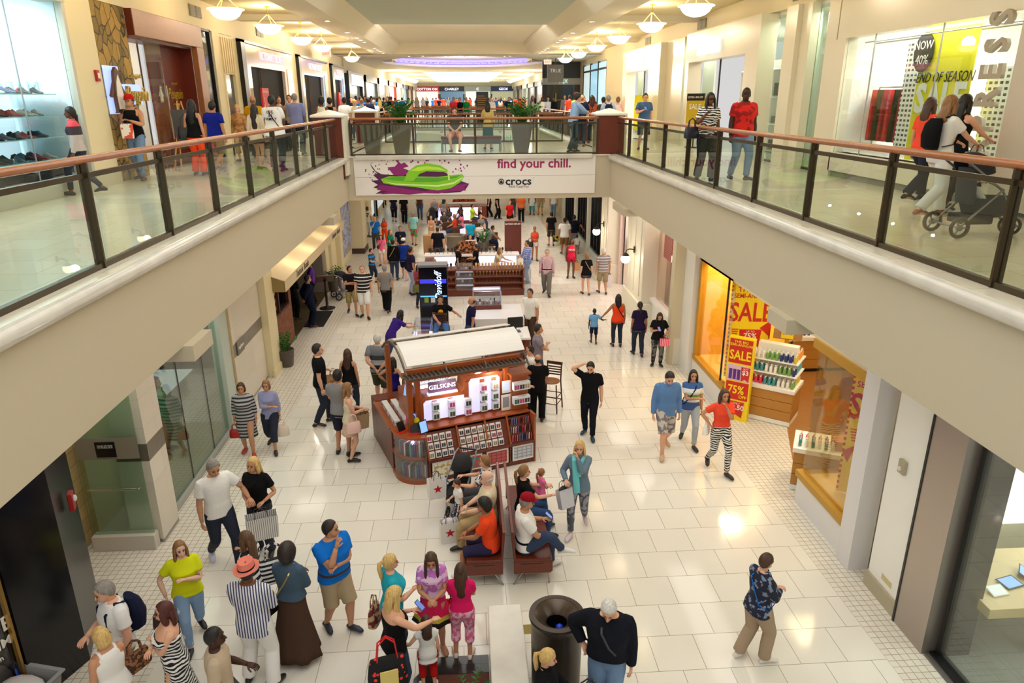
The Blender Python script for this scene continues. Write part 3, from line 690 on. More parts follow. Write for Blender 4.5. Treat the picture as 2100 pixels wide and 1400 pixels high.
for k in range(3):
 z = .865 + k * .3
 for i in range(10):
  for j in (0, 1):
   p = Mx @ Vector((-.44 + i * .098, -.31 + j * .12, z)); bottle(p.x, p.y, p.z, (i // 3 + k) % 8, 'pump lotion bottle on the %s tier of the entrance display unit' % ('lower', 'middle', 'upper')[k], 'lotion bottles, %s tier' % ('lower', 'middle', 'upper')[k], 1.05)
 for j in range(4):
  p = Mx @ Vector((.44, -.06 + j * .11, z)); bottle(p.x, p.y, p.z, (5 + k) % 8, 'pump lotion bottle at the side of the %s tier' % ('lower', 'middle', 'upper')[k], 'lotion bottles at the side, tier %s' % 'ABC'[k], 1.05)
tg = thing('price_card', 'small yellow 50% price card above the entrance display unit', 'sign', (7.1, 14.6, 1.80), R(-30)); MB().box(-.13, .13, 0, .01, 0, .26).build('card', M_yel, tg)
text('lettering', '50%', .13, (0, -.004, .13), RF, M_red, tg, ext=.001); MB().box(-.3, .3, .02, .3, -.03, .2).build('carton', mat('cardboard', (176, 132, 84), .7), tg)
du2 = shelf_unit('low oak display unit with hand soaps just inside the near bay', (6.5, 11.35, .012), R(-28), 0)
Mx = Matrix.Translation((6.5, 11.35, .012)) @ Matrix.Rotation(R(-28), 4, 'Z')
for i in range(6):
 for j in range(3):
  p = Mx @ Vector((-.42 + i * .11, -.28 + j * .13, .865)); bottle(p.x, p.y, p.z, 0 if j == 2 else 2 if i % 2 else 1, 'small soap bottle on the low oak unit by the near bay', 'soap bottles on the low unit', .95)
bx = MB(); bx.cbox((0, 0, .09), (.34, .3, .18)); bx.build('cardboard_box', mat('gift_box', (196, 120, 60), .6), loc=(6.72, 11.15, .875), rot=(0, 0, R(-15)), label='orange gift box on the low oak unit by the near bay', cat='box')
# wall of counters inside
for i in range(5):
 t = thing('counter_cabinet', 'oak counter cabinet with white top, %s of the row inside the body care shop' % ('first', 'second', 'third', 'fourth', 'fifth')[i], 'cabinet', (7.9 + i * 1.02, 17.3, .012), 0, 'oak counters inside the body care shop')
 for k in range(3): MB().box(-.48, .48, -.3, .3, .1 + k * .26, .35 + k * .26).build('drawer', M_oak, t, bevel=.004)
 MB().box(-.5, .5, -.33, .33, .88, .98).build('top', M_wh, t, bevel=.005); MB().box(-.46, .46, -.26, .28, 0, .1).build('plinth', M_darkmetal, t)
 for j in range(7):
  bottle(7.9 + i * 1.02 - .36 + j * .12, 17.15, .995, (4, 4, 0, 0, 2)[i], 'bottle in the row on the back counters', 'bottles on the back counters', 1)
rk = rack('wall_shelf', 'white wall shelving of dark bottles beside the yellow banner', 7.45, 17.75, .012, .9, .35, 2.6, 6, M_wh)
for k in range(6):
 for j in range(6): bottle(7.12 + j * .13, 17.62, .1 + k * .5, (0, 4, 4)[k % 3], 'bottle on the white wall shelving', 'bottles on the wall shelving', 1.2)
# pilasters / pink shop
slab('wall_right_pier', 5.42, 5.85, 17.85, 18.15, 0, ZS, M_beige)
slab('wall_right_pier', 5.7, 6.0, 17.1, 17.9, 0, ZS, M_wh)
def pilaster(x, y0, y1):
 m = MB(); m.box(x, 6.2, y0, y1, 0, ZS); m.box(x - .08, 6.2, y0 - .06, y1 + .06, 0, .75)
 for k in range(3): yy = y0 + (y1 - y0) * (k + .5) / 3; m.box(x - .025, x, yy - .05, yy + .05, .9, ZS)
 S('wall_right_pilaster', m, mat('pilaster_white', (232, 226, 206), .5), bevel=.01)
slab('wall_right_low', 5.8, 6.1, 18.15, 21.3, 0, .85, M_wh)
m = MB(); m.box(5.72, 5.9, 18.15, 21.3, .85, .95); S('trim_sill_right', m, M_wh)
w_ = thing('shop_window', 'pink toned window with dotted valance between the white pilasters', 'window', (5.9, 18.2, .95))
MB().box(-.01, .01, 0, 3.0, 0, 2.6).build('glass_pane', glass('pink_glass', (240, 226, 216), .12), w_)
slab('wall_right_pink_back', 6.6, 6.7, 18.15, 23, 0, ZS, mat('blush_wall', (232, 208, 186), .5))
t = NT('pink_dots'); x = t.xyz(); vo = t.new('ShaderNodeTexVoronoi'); vo.inputs['Scale'].default_value = 16; vo.inputs['Randomness'].default_value = 0
t.link(t.obj(), vo.inputs['Vector']); t.col(t.mix(t.math('LESS_THAN', vo.outputs['Distance'], .22), (214, 44, 96), (250, 226, 232))); M_dots = t.m; t.b.inputs['Roughness'].default_value = .6
va = MB(); va.box(.12, .16, 0.1, 2.9, 1.35, 2.3); va.build('valance', M_dots, w_)
pilaster(5.45, 21.3, 23.6); pilaster(5.45, 27.0, 28.4)
pilaster(5.6, 17.9, 18.3)
area('shop_lamp', (6.3, 19.8, 3.9), .4, 1.5, 30)
# recessed pink entrance
slab('wall_right_pink_recess', 5.9, 6.0, 26.8, 26.98, 0, ZS, mat('pink_wall', (240, 214, 206), .6))
slab('wall_right_pink_side', 6.0, 8.2, 26.75, 26.9, 0, ZS, tiles('pink_boards', (246, 226, 214), (242, 220, 206), (220, 192, 180), .16, 4, (0, 0), 0, .004, .5, 'xz'))
slab('wall_right_pink_end', 8.1, 8.2, 21.3, 26.8, 0, ZS, mat('pink_wall', (240, 214, 206), .6))
va = MB(); va.box(6.05, 8.1, 26.6, 26.64, 2.85, 3.5); va.build('valance', M_dots, label='pink dotted valance over the blush shop entrance', cat='valance')
m = MB(); m.box(6.03, 6.06, 26.66, 26.72, 0, 3.6); m.box(6.03, 8.1, 26.6, 26.66, 2.8, 2.83); S('trim_pink_door', m, M_darkmetal)
area('shop_lamp', (7, 25, 3.95), 1.2, 1.6, 90, (1, .9, .84))
hs = thing('hanging_sign', 'large scalloped round emblem with pink dots hanging in the blush entrance', 'sign', (6.82, 26.5, 1.72))
m = MB(); n = 48
pts = []
for k in range(n): a = 2 * math.pi * k / n; r_ = .64 + .035 * math.cos(12 * a); pts.append((r_ * math.cos(a), r_ * math.sin(a)))
m.prism(pts, 0, .05, 'y'); m.build('scalloped_rim', mat('emblem_grey', (146, 132, 130), .5), hs)
m = MB(); m.prism([(.55 * math.cos(2 * math.pi * k / 40), .55 * math.sin(2 * math.pi * k / 40)) for k in range(40)], -.012, 0, 'y'); m.build('face', mat('emblem_cream', (242, 222, 204), .5), hs)
m = MB()
for a, r_, s_ in ((.4, .15, .09), (1.6, .22, .05), (2.6, .36, .05), (-.4, .1, .06), (-1.2, .36, .07), (.05, .34, .05)):
 m.prism([(r_ * math.cos(a) + s_ * math.cos(2 * math.pi * k / 16), r_ * math.sin(a) + s_ * math.sin(2 * math.pi * k / 16)) for k in range(16)], -.018, -.012, 'y')
m.build('printed_dots', mat('coral_dot', (238, 124, 110), .5), hs)
for i, ch in enumerate('WITH LOVE SECRET'):
 if ch == ' ': continue
 a = R(160 - i * 9.3); text('lettering', ch, .12, (.46 * math.cos(a), -.014, .46 * math.sin(a)), (R(90), math.pi / 2 - a, 0), mat('emblem_ink', (120, 100, 104), .5), hs, ext=.001)
text('lettering', 'PINK', .17, (.02, -.014, -.42), RF, mat('emblem_ink', (120, 100, 104), .5), hs, ext=.001)
m = MB()
for x in (-.5, 0, .5): m.tube([(x * .8, .02, .5), (x, .02, 1.12)], .008, 6)
m.build('hanging_rods', mat('rod_pink', (176, 120, 120), .4), hs)
af = thing('sandwich_board', 'pink framed black sale board reading 20% off by the blush entrance', 'sign', (6.3, 25.0, 0), R(-6))
for s_ in (-1, 1):
 m = MB(); m.M = Matrix.Rotation(R(9 * s_), 4, 'X'); y = 0
 for x in (-.36, .33): m.box(x, x + .03, y - .015, y + .015, 0, 1.4)
 m.box(-.36, .36, -.015, .015, 1.36, 1.4); m.box(-.36, .36, -.015, .015, .12, .15)
 m.build('frame', mat('board_pink', (206, 44, 96), .4), af, loc=(0, -.22 * s_ * -1, 0))
q = Matrix.Rotation(R(-9), 4, 'X')
m = MB(); m.M = q; m.box(-.33, .33, -.03, 0, .25, 1.12); m.build('board', M_black, af, loc=(0, -.22, 0))
m = MB(); m.M = q; m.box(-.33, .33, -.03, 0, 1.16, 1.36); m.build('header', mat('header_pink', (206, 110, 130), .5), af, loc=(0, -.22, 0))
M_pk = mat('letter_pink', (240, 60, 120), .5)
for s_, sz, z, mm in (('SALE', .22, .95, M_pk), ('20%', .30, .6, M_wh), ('OFF', .1, .42, M_wh), ('THIS IS HAPPENING', .045, .78, M_pk)):
 text('lettering', s_, sz, (0, -.22 - .035 + math.sin(R(9)) * z, z), (R(90 - 9), 0, 0), mm, af, ext=.001, bold=.025)
# sconces
for x, y, z, l in ((5.42, 22.4, 2.15, 'nearer'), (5.42, 27.7, 2.1, 'farther')):
 s_ = thing('wall_sconce', 'globe wall sconce on a dark bracket, the %s of the two on the right pilasters' % l, 'lamp', (x, y, z))
 MB().ball((-.28, 0, -.18), .15, 18, 12).build('globe', mat('globe_glow', (255, 240, 214), .4, em=4), s_, smooth=True)
 m = MB(); m.tube([(0, 0, .12), (-.16, 0, .14), (-.26, 0, .1), (-.28, 0, 0)], .018, 8); m.box(-.02, 0, -.06, .06, .02, .22); m.lathe([(.02, .03), (.11, -.05), (.12, -.08)], (-.28, 0, 0), 16); m.build('bracket', M_darkmetal, s_)
 point('sconce_light', (x - .5, y, z - .18), 22, .12)
# far right
slab('wall_right_far', 5.9, 6.1, 28.4, 62, 0, ZS, M_cream)
for i, y in enumerate((29.4, 33.4, 38.0)):
 s_ = thing('dark_window', 'black framed window bay on the far right of the lower hall, %s from the pilaster' % ('first', 'second', 'third')[i], 'window', (5.88, y, 0))
 MB().box(-.02, .0, 0, 3.3, .35, 3.2).build('glass_pane', mat('dark_glazing', (20, 26, 28), .12), s_)
 m = MB()
 for k in range(5): m.box(-.1, -.02, k * .8, k * .8 + .07, .3, 3.25)
 m.box(-.1, -.02, 0, 3.3, .3, .38); m.build('frame', M_black, s_)
 m = MB(); m.box(-.16, 0, -.1, 3.4, 0, .3); m.build('base', mat('bay_base', (196, 206, 200), .4), s_)
 slab('wall_right_far_pier', 5.7, 5.95, y + 3.5, y + 4.0, 0, ZS, mat('pier_pale', (226, 226, 212), .5))
slab('wall_right_end_pier', 5.62, 5.95, 28.4, 29.2, 0, ZS, mat('pilaster_white', (232, 226, 206), .5))  # plain pale pier before the far window bays
# ================================================================ PEOPLE
SK = {'l': (226, 172, 142), 't': (200, 146, 112), 'm': (172, 116, 82), 'd': (112, 70, 48), 'k': (72, 46, 34), 'p': (232, 186, 162)}
HAIRC = {'black': (20, 16, 15), 'dark': (38, 26, 20), 'brown': (70, 44, 28), 'auburn': (78, 30, 24), 'light': (140, 100, 60), 'blond': (206, 170, 104), 'grey': (138, 132, 126), 'white': (206, 202, 196), 'ombre': (96, 66, 42)}
def hair_mat(c):
 key = ('hair', c)
 if key in _MC: return _MC[key]
 t = NT('hair'); v = t.scaled((60, 60, 6)); f = t.noise(1.0, 2, .3, v); k = HAIRC[c]
 t.col(t.mix(f, tuple(int(x * .7) for x in k), tuple(min(255, int(x * 1.25)) for x in k))); t.b.inputs['Roughness'].default_value = .5
 t.bump(f, .6, .01); _MC[key] = t.m; return t.m
def stripes(c1, c2, per, duty=.5, axis='z'):
 key = ('st', c1, c2, per, duty, axis)
 if key in _MC: return _MC[key]
 t = NT('striped_cloth'); x = t.xyz(); a = x[{'x': 0, 'y': 1, 'z': 2}[axis]]
 if axis == 'x': a = t.math('ADD', x[0], t.math('MULTIPLY', x[1], .45))
 f = t.math('GREATER_THAN', t.math('FRACT', t.math('DIVIDE', t.math('ADD', a, 10.0), per)), duty)
 t.col(t.mix(f, c1, c2)); t.b.inputs['Roughness'].default_value = .9; t.bump(t.noise(14, 3), .3, .01); _MC[key] = t.m; return t.m
def bands(cols, edges):              # horizontal colour bands at given heights
 key = ('bd', tuple(cols), tuple(edges))
 if key in _MC: return _MC[key]
 t = NT('banded_cloth'); x = t.xyz()[2]; c = cols[0]; prev = None
 for cc, e in zip(cols[1:], edges):
  prev = t.mix(t.math('GREATER_THAN', x, e), prev if prev is not None else c, cc)
 t.col(prev); t.b.inputs['Roughness'].default_value = .9; _MC[key] = t.m; return t.m
def blotch(c1, c2, scale, thr=.5, kind='noise', dist=0, stretch=(1, 1, 1)):
 key = ('bl', c1, c2, scale, thr, kind, stretch)
 if key in _MC: return _MC[key]
 t = NT('printed_cloth'); v = t.scaled(stretch)
 if kind == 'wave':
  w_ = t.new('ShaderNodeTexWave'); w_.inputs['Scale'].default_value = scale; w_.inputs['Distortion'].default_value = 9; w_.inputs['Detail'].default_value = 2; w_.inputs['Detail Scale'].default_value = .8
  w_.bands_direction = 'Z'; t.link(v, w_.inputs['Vector']); f = w_.outputs['Fac']
 elif kind == 'dots':
  w_ = t.new('ShaderNodeTexVoronoi'); w_.inputs['Scale'].default_value = scale; t.link(v, w_.inputs['Vector']); f = t.math('SUBTRACT', 1.0, w_.outputs['Distance'])
 else: f = t.noise(scale, 4, dist, v)
 t.col(t.mix(t.math('GREATER_THAN', f, thr), c1, c2)); t.b.inputs['Roughness'].default_value = .9; _MC[key] = t.m; return t.m
def plaid(c1, c2, c3):
 key = ('pl', c1, c2)
 if key in _MC: return _MC[key]
 t = NT('plaid_cloth'); x = t.xyz()
 a = t.math('GREATER_THAN', t.math('FRACT', t.math('MULTIPLY', t.math('ADD', x[0], 5.0), 14)), .7)
 b = t.math('GREATER_THAN', t.math('FRACT', t.math('MULTIPLY', t.math('ADD', x[2], 5.0), 14)), .7)
 t.col(t.mix(b, t.mix(a, c1, c2), c3)); t.b.inputs['Roughness'].default_value = .9; _MC[key] = t.m; return t.m
DENIM = mat('denim', (46, 66, 100), .85, bump=(20, .4), var=3); DENIML = mat('light_denim', (118, 150, 190), .85, bump=(20, .4), var=3.5); DENIMD = mat('dark_denim', (28, 38, 58), .85, bump=(20, .4), var=3)
PAL = dict(white=(238, 236, 232), black=(20, 20, 22), navy=(26, 32, 58), grey=(140, 138, 140), dgrey=(74, 74, 76), khaki=(178, 154, 112), beige=(208, 190, 158), tan=(186, 152, 108),
   blue=(20, 112, 208), royal=(28, 56, 150), sky=(110, 168, 218), teal=(40, 168, 190), purple=(70, 40, 120), pink=(240, 130, 160), hot=(222, 30, 100), red=(196, 30, 28), orange=(240, 76, 34),
   coral=(240, 80, 56), yellow=(216, 222, 30), gold=(216, 168, 26), green=(90, 190, 70), olive=(116, 112, 62), dolive=(66, 70, 52), brown=(78, 56, 44), cream=(228, 214, 186), steel=(92, 126, 170), lblue=(160, 190, 224), burg=(140, 46, 60), lilac=(150, 150, 190), aqua=(120, 210, 214))
def CM(k):
 if isinstance(k, str): return {'denim': DENIM, 'ldenim': DENIML, 'ddenim': DENIMD}.get(k) or cloth(PAL[k])
 if isinstance(k, tuple): return cloth(k)
 return k
ARM = {  # wrist target from the shoulder (outward, forward, up), elbow hint
 'down': ((.07, .03, -.53), (.5, -1, 0)), 'swf': ((.05, .24, -.46), (.3, -1, -.2)), 'swb': ((.07, -.20, -.47), (.4, -1, 0)), 'bent': ((-.12, .30, -.27), (.6, -.5, -.6)), 'phone': ((-.08, .30, -.16), (.6, -.2, -.8)),
 'chin': ((-.15, .19, .03), (.3, .3, -1)), 'cross': ((-.27, .20, -.22), (.9, -.1, -.5)), 'cross2': ((-.26, .24, -.18), (.9, -.1, -.5)), 'hip': ((.08, .02, -.36), (1, -.5, .1)), 'head': ((-.02, .0, .25), (1, .5, -.1)), 'lap': ((-.09, .36, -.34), (.7, -.4, -.5)),
 'knee': ((-.02, .42, -.38), (.6, -.3, -.6)), 'fwd': ((.02, .46, -.20), (.6, -.2, -.8)), 'push': ((.0, .42, -.30), (.7, -.4, -.5)), 'strap': ((-.04, .17, -.06), (.5, .1, -1)), 'back': ((-.13, -.15, -.42), (.8, -.6, 0)), 'rail': ((-.16, .36, -.22), (.8, .0, -.4)),
 'out': ((.30, .08, -.38), (.3, -1, 0)), 'outup': ((.34, .14, -.22), (.2, -1, -.4)), 'bag': ((.12, .06, -.45), (.8, -.6, 0)), 'bagfore': ((.04, .22, -.30), (.5, -.7, -.4)), 'side': ((.16, .28, -.30), (.6, -.5, -.5)), 'mouth': ((-.16, .18, .10), (.4, .2, -1)), 'reach': ((-.05, .50, -.12), (.5, -.1, -.8))}
def _ik(a, c, l1, l2, hint):
 d = c - a; L = min(d.length, (l1 + l2) * .995); L = max(L, abs(l1 - l2) * 1.05)
 dn = d.normalized(); c = a + dn * L
 x = (l1 * l1 - l2 * l2 + L * L) / (2 * L); h = math.sqrt(max(0, l1 * l1 - x * x))
 hp = hint - dn * hint.dot(dn)
 if hp.length < 1e-4: hp = dn.orthogonal()
 return a + dn * x + hp.normalized() * h, c
TOR_M = [(.80, .150, .085, .095), (.86, .164, .098, .112), (.93, .166, .103, .118), (1.02, .156, .108, .100), (1.10, .152, .112, .090), (1.20, .165, .118, .104), (1.30, .180, .122, .114), (1.37, .186, .108, .110), (1.42, .165, .080, .090), (1.46, .098, .060, .066), (1.50, .058, .056, .056)]
TOR_F = [(.80, .150, .080, .098), (.86, .170, .092, .120), (.93, .168, .092, .120), (1.02, .142, .088, .092), (1.09, .128, .086, .080), (1.18, .142, .104, .088), (1.27, .156, .146, .096), (1.36, .160, .098, .094), (1.41, .140, .070, .078), (1.45, .085, .052, .058), (1.50, .048, .048, .048)]
NPEOPLE = 0
def person(label, head, foot=None, h=1.7, z=0.0, face=180, sex='m', g=1.0, skin='l', hair=('short', 'dark'), top=('tee', 'grey'), bot=('pants', 'denim'), shoe=(40, 38, 40),
   arms=('down', 'down'), pose='stand', lean=0, hy=0, hp=0, twist=0, lod=None, extra=(), at=None, group=None, seat=.46, hold=None, armfix=None, raise_=0, Y=None):
 """face: heading in degrees, 0 = away from the camera, 90 = to its right, 180 = towards it"""
 global NPEOPLE; NPEOPLE += 1
 if Y:
  P = at_y(head[0], head[1], Y); h = min(1.86, max(1.42, P.z - z)); P = Vector((P.x, Y, z))
 elif at is not None: P = Vector((at[0], at[1], z))
 elif foot is not None:
  P = at_z(foot[0], foot[1], z)
  lo, hi = .6, 2.1
  for _ in range(30):
   mid = (lo + hi) / 2
   if pix(P + Vector((0, 0, mid)))[1] > head[1]: lo = mid
   else: hi = mid
  h = lo
  if not .75 < h < 2.0: print('HEIGHT?', label, round(h, 2))
  h = min(h, 1.93)
 else:
  hh = h if pose not in ('sit', 'sitx', 'sitlap') else seat + h * .50
  Q = at_z(head[0], head[1], z + hh); P = Vector((Q.x, Q.y, z))
 s = h / 1.75; child = h < 1.3
 dist = (P - EYE).length
 if lod is None: lod = 0 if dist < 16 else 1 if dist < 30 else 2
 rot = -R(face)
 root = thing('person', label, 'person', P, rot, group)
 M_skin = mat('skin', SK[skin], .55, spec=.3)
 fem = sex == 'f'
 TR = TOR_F if fem else TOR_M
 sh_x = (.150 if fem else .178) * (1 + (g - 1) * .4); sh_z = 1.39
 nseg = (16, 12, 8)[lod]
 hs = 1.0 if not child else 1.0 + (1.3 - h) * .55      # children have larger heads
 sit = pose in ('sit', 'sitx', 'sitlap')
 pel = Vector((0, 0, .93))
 seatz = seat / s
 if sit: pel = Vector((0, 0, seatz + .11))
 feet = {'stand': ((-.11, .02, 0), (.11, -.02, 0)), 'apart': ((-.17, .05, 0), (.17, -.03, 0)), 'walk': ((-.09, .27, 0), (.09, -.27, .06)), 'walk2': ((-.09, -.27, .06), (.09, .27, 0)), 'step': ((-.1, .15, 0), (.1, -.13, .01)), 'step2': ((-.1, -.13, .01), (.1, .15, 0)),
   'cross': ((.03, .10, 0), (-.02, -.04, 0)), 'leanback': ((-.1, .28, 0), (.1, .24, 0)), 'leanfwd': ((-.12, -.30, 0), (.12, -.38, 0)),
   'sit': ((-.12, .46, 0), (.12, .42, 0)), 'sitx': ((-.1, .46, 0), (.12, .58, .38)), 'sitlap': ((-.07, .2, .16 / s), (.07, .2, .16 / s))}[pose]
 if pose in ('walk', 'walk2'): pel.z -= .035
 if sit: lean = lean
 # spine
 lean_r = R(lean); N = 24; cur = [(0.0, pel)]; p = pel.copy(); ang = 0
 for i in range(N):
  tt = (i + .5) / N * .62; ang = lean_r * min(1, .25 + tt / .28)
  p = p + Vector((0, math.sin(ang), math.cos(ang))) * (.62 / N); cur.append(((i + 1) / N * .62, p.copy()))
 tw = R(twist)
 def sp(zr, x=0, y=0):            # zr: height in the upright figure
  t_ = zr - .93
  if t_ <= 0: return pel + Vector((x, y, t_))
  k = min(N - 1, int(t_ / .62 * N)); f = t_ / .62 * N - k
  a_ = lean_r * min(1, .25 + t_ / .28)
  c = cur[k][1].lerp(cur[k + 1][1], min(f, 1.5))
  w_ = tw * min(1, t_ / .4); x, y = x * math.cos(w_) - y * math.sin(w_), x * math.sin(w_) + y * math.cos(w_)
  return c + Vector((x, y * math.cos(a_), -y * math.sin(a_)))
 def tring(zr, hw, df, db, off=0, n=None):
  n = n or nseg * 3 // 2; r = []
  b = 1 + (g - 1) * (1.6 if .95 < zr < 1.32 else .8)
  wq = 1 + (g - 1) * .75
  hw = hw * wq + off; df = df * b + off; db = db * (1 + (g - 1) * .5) + off
  for k in range(n):
   a_ = 2 * math.pi * k / n; c, s_ = math.cos(a_), math.sin(a_)
   e = .82
   c = math.copysign(abs(c) ** e, c); s_ = math.copysign(abs(s_) ** e, s_)
   r.append(sp(zr, hw * c, (df if s_ > 0 else db) * s_))
  return r
 def prof(zr):
  for q in range(len(TR) - 1):
   if TR[q][0] <= zr <= TR[q + 1][0]:
    f = (zr - TR[q][0]) / (TR[q + 1][0] - TR[q][0]); f = f
    return tuple(TR[q][w_] * (1 - f) + TR[q + 1][w_] * f for w_ in (1, 2, 3))
  return TR[0][1:] if zr < TR[0][0] else TR[-1][1:]
 asc = (.86 if fem else 1.0) * (1 + (g - 1) * .5)
 # arms
 AJ = []
 for sd, nm in ((-1, arms[0]), (1, arms[1])):
  tgt, hint = ARM[nm]
  if armfix and armfix[0 if sd < 0 else 1] is not None: tgt = armfix[0 if sd < 0 else 1]
  a = sp(sh_z, sh_x * sd, -.01)
  w_ = tw
  def rt_(v): return Vector((v.x * math.cos(w_) - v.y * math.sin(w_), v.x * math.sin(w_) + v.y * math.cos(w_), v.z))
  tv = rt_(Vector((tgt[0] * sd, tgt[1], tgt[2]))); hv = rt_(Vector((hint[0] * sd, hint[1], hint[2])))
  el, wr = _ik(a, a + tv, .285, .255, hv); AJ.append((a, el, wr, sd))
 # legs
 LJ = []
 for i, sd in ((0, -1), (1, 1)):
  a = pel + Vector((sd * .092, 0, -.03)); fx, fy, fz = feet[i]
  if sit and pose != 'sitlap': fz_ = .075 + fz
  else: fz_ = .075 + fz
  if raise_ and sit: fz_ += raise_
  an = Vector((fx, fy - .03, fz_))
  kn, an2 = _ik(a, an, .435, .425, Vector((sd * (.25 if sit else .06), 1, .35 if sit else .1)))
  if not sit: an2 = an if (an - a).length < .86 else an2
  LJ.append((a, kn, an2, sd, fz))
 S_ = lambda m: setattr(m, 'M', Matrix.Scale(s, 4)) or m
 # ---- body: one mesh
 b = S_(MB())
 b.rings([tring(*q) for q in TR])
 # neck
 nk0 = sp(1.44, 0, -.01); nk1 = sp(1.56, 0, .005)
 b.tube([nk0, nk1, nk1 + Vector((0, .01, .05))], [.056 if not fem else .046] * 3 if not child else [.045] * 3, nseg)
 for a, el, wr, sd in AJ:
  r_ = asc
  u = (el - a); fo = (wr - el)
  b.tube([a - u * .08 + Vector((-sd * .02, 0, 0)), a + u * .15, a + u * .5, el - u * .06, el + fo * .08, el + fo * .3, el + fo * .75, wr], [.05 * r_, .056 * r_, .049 * r_, .040 * r_, .040 * r_, .042 * r_, .030 * r_, .025 * r_], nseg)
  fd = fo.normalized()
  # hand: palm, four fingers, thumb
  side = fd.cross(Vector((0, 0, 1)) if abs(fd.z) < .8 else Vector((0, 1, 0))).normalized()
  if abs(fd.z) >= .8: side = Vector((0, 1, 0)) - fd * fd.y; side.normalize()
  nrm = side.cross(fd).normalized()
  if nrm.x * sd > 0 and abs(fd.z) >= .8: nrm = -nrm
  elif abs(fd.z) < .8 and nrm.z > 0: nrm = -nrm
  hsz = .92 if fem else 1.0
  if child: hsz *= 1.1
  palm = wr + fd * .05 * hsz
  b.tube([wr - fd * .005, wr + fd * .025 * hsz, wr + fd * .06 * hsz, wr + fd * .088 * hsz], [(.026 * hsz, .018 * hsz), (.036 * hsz, .016 * hsz), (.042 * hsz, .015 * hsz), (.038 * hsz, .012 * hsz)], max(6, nseg // 2 + 2), up=nrm)
  thd = 1 if side.dot(Vector((0, 1, 0))) > 0 or side.x * sd < 0 else -1
  if abs(fd.z) < .8: thd = 1 if side.x * sd < 0 else -1
  px = fd.cross(nrm).normalized()
  curl = .55
  for q, ln in ((-1.5, .062), (-.5, .074), (.5, .078), (1.5, .070)):
   base = wr + fd * .082 * hsz + px * q * .0205 * hsz
   d1 = (fd + nrm * .25).normalized(); d2 = (fd + nrm * (curl + .6)).normalized(); d3 = (fd * .3 + nrm).normalized()
   p1 = base + d1 * ln * .42 * hsz; p2 = p1 + d2 * ln * .32 * hsz; p3 = p2 + d3 * ln * .26 * hsz
   b.tube([base - fd * .01, p1, p2, p3], [.0098 * hsz, .0092 * hsz, .0085 * hsz, .0065 * hsz], 6 if lod == 0 else 4)
  tb_ = wr + fd * .03 * hsz + side * thd * .028 * hsz
  b.tube([tb_, tb_ + (fd * .6 + side * thd * .6 + nrm * .2) * .04 * hsz, tb_ + (fd * 1.2 + side * thd * .7 + nrm * .5) * .055 * hsz], [.013 * hsz, .011 * hsz, .008 * hsz], 6 if lod == 0 else 4)
 for a, kn, an, sd, fz in LJ:
  u = kn - a; f_ = an - kn; gg = 1 + (g - 1) * .6
  if fem: gg *= .98
  back = Vector((0, -.018, 0)) if not sit else Vector((0, 0, -.012))
  b.tube([a + Vector((0, 0, .03)) if not sit else a - u * .05, a + u * .2, a + u * .6, kn - u * .05, kn + f_ * .08, kn + f_ * .3 + back, kn + f_ * .65, an, an + f_ * .1], [.084 * gg, .086 * gg, .066 * gg, .053 * gg, .050 * gg, .054 * gg, .040 * gg, .032, .030], nseg)
  toe = Vector((sd * .05, .16 if not fz or sit else .13, -.035 - (fz * .7 if not sit else 0)))
  if pose == 'sitlap': toe = Vector((0, .09, -.05))
  b.tube([an + Vector((0, -.045, -.045)), an + Vector((0, .0, -.03)), an + toe * .6, an + toe], [(.028, .026), (.032, .036), (.038, .024), (.028, .014)], 10)
 # ---- head
 # face frame
 hb = sp(1.50, 0, .0); hyaw = tw - R(hy) * 1.0; hpit = R(hp) + lean_r * .45
 HM = Matrix.Translation(hb + Vector((0, .01, .0))) @ Matrix.Rotation(hyaw, 4, 'Z') @ Matrix.Rotation(-hpit, 4, 'X') @ Matrix.Scale(hs * (.95 if fem else 1.0), 4)
 HS = Matrix.Scale(s, 4) @ HM
 b.M = HS
 HR = [(.012, .026, .082, -.005), (.028, .042, .096, -.028), (.05, .054, .100, -.05), (.075, .063, .098, -.07), (.10, .069, .095, -.084), (.13, .074, .095, -.093), (.155, .076, .095, -.096), (.18, .072, .088, -.092), (.205, .060, .070, -.078), (.222, .040, .044, -.054), (.232, .014, .012, -.022)]
 if fem: HR = [(z_, w_ * .96, f_, b_) for z_, w_, f_, b_ in HR]
 if child: HR = [(z_ * .97, w_ * 1.02, f_ * .94, b_) for z_, w_, f_, b_ in HR]
 n = nseg + 4; rs = []
 for z_, hw, yf, yb in HR:
  cy = (yf + yb) / 2; hy_ = (yf - yb) / 2; r = []
  for k in range(n):
   a_ = 2 * math.pi * k / n; c, s_ = math.cos(a_), math.sin(a_)
   yy = cy + hy_ * s_
   if lod < 2 and .09 < z_ < .14 and s_ > .6 and abs(c) > .25: yy -= .008    # eye sockets
   r.append((hw * c, yy, z_))
  rs.append(r)
 b.rings(rs)
 b.tube([(0, .088, .125), (0, .108, .092), (0, .118, .076), (0, .098, .070)], [(.007, .006), (.011, .01), (.015, .012), (.010, .006)], 6, up=(0, 1, 0))
 if lod < 2:
  for sd in (-1, 1): b.ball((sd * .074, -.006, .098), (.011, .02, .032), 8, 6)
  b.tube([(-.02, .094, .048), (0, .103, .047), (.02, .094, .048)], .0075, 6)
 b.M = None
 b.build('body', M_skin, root, smooth=True, ang=180)
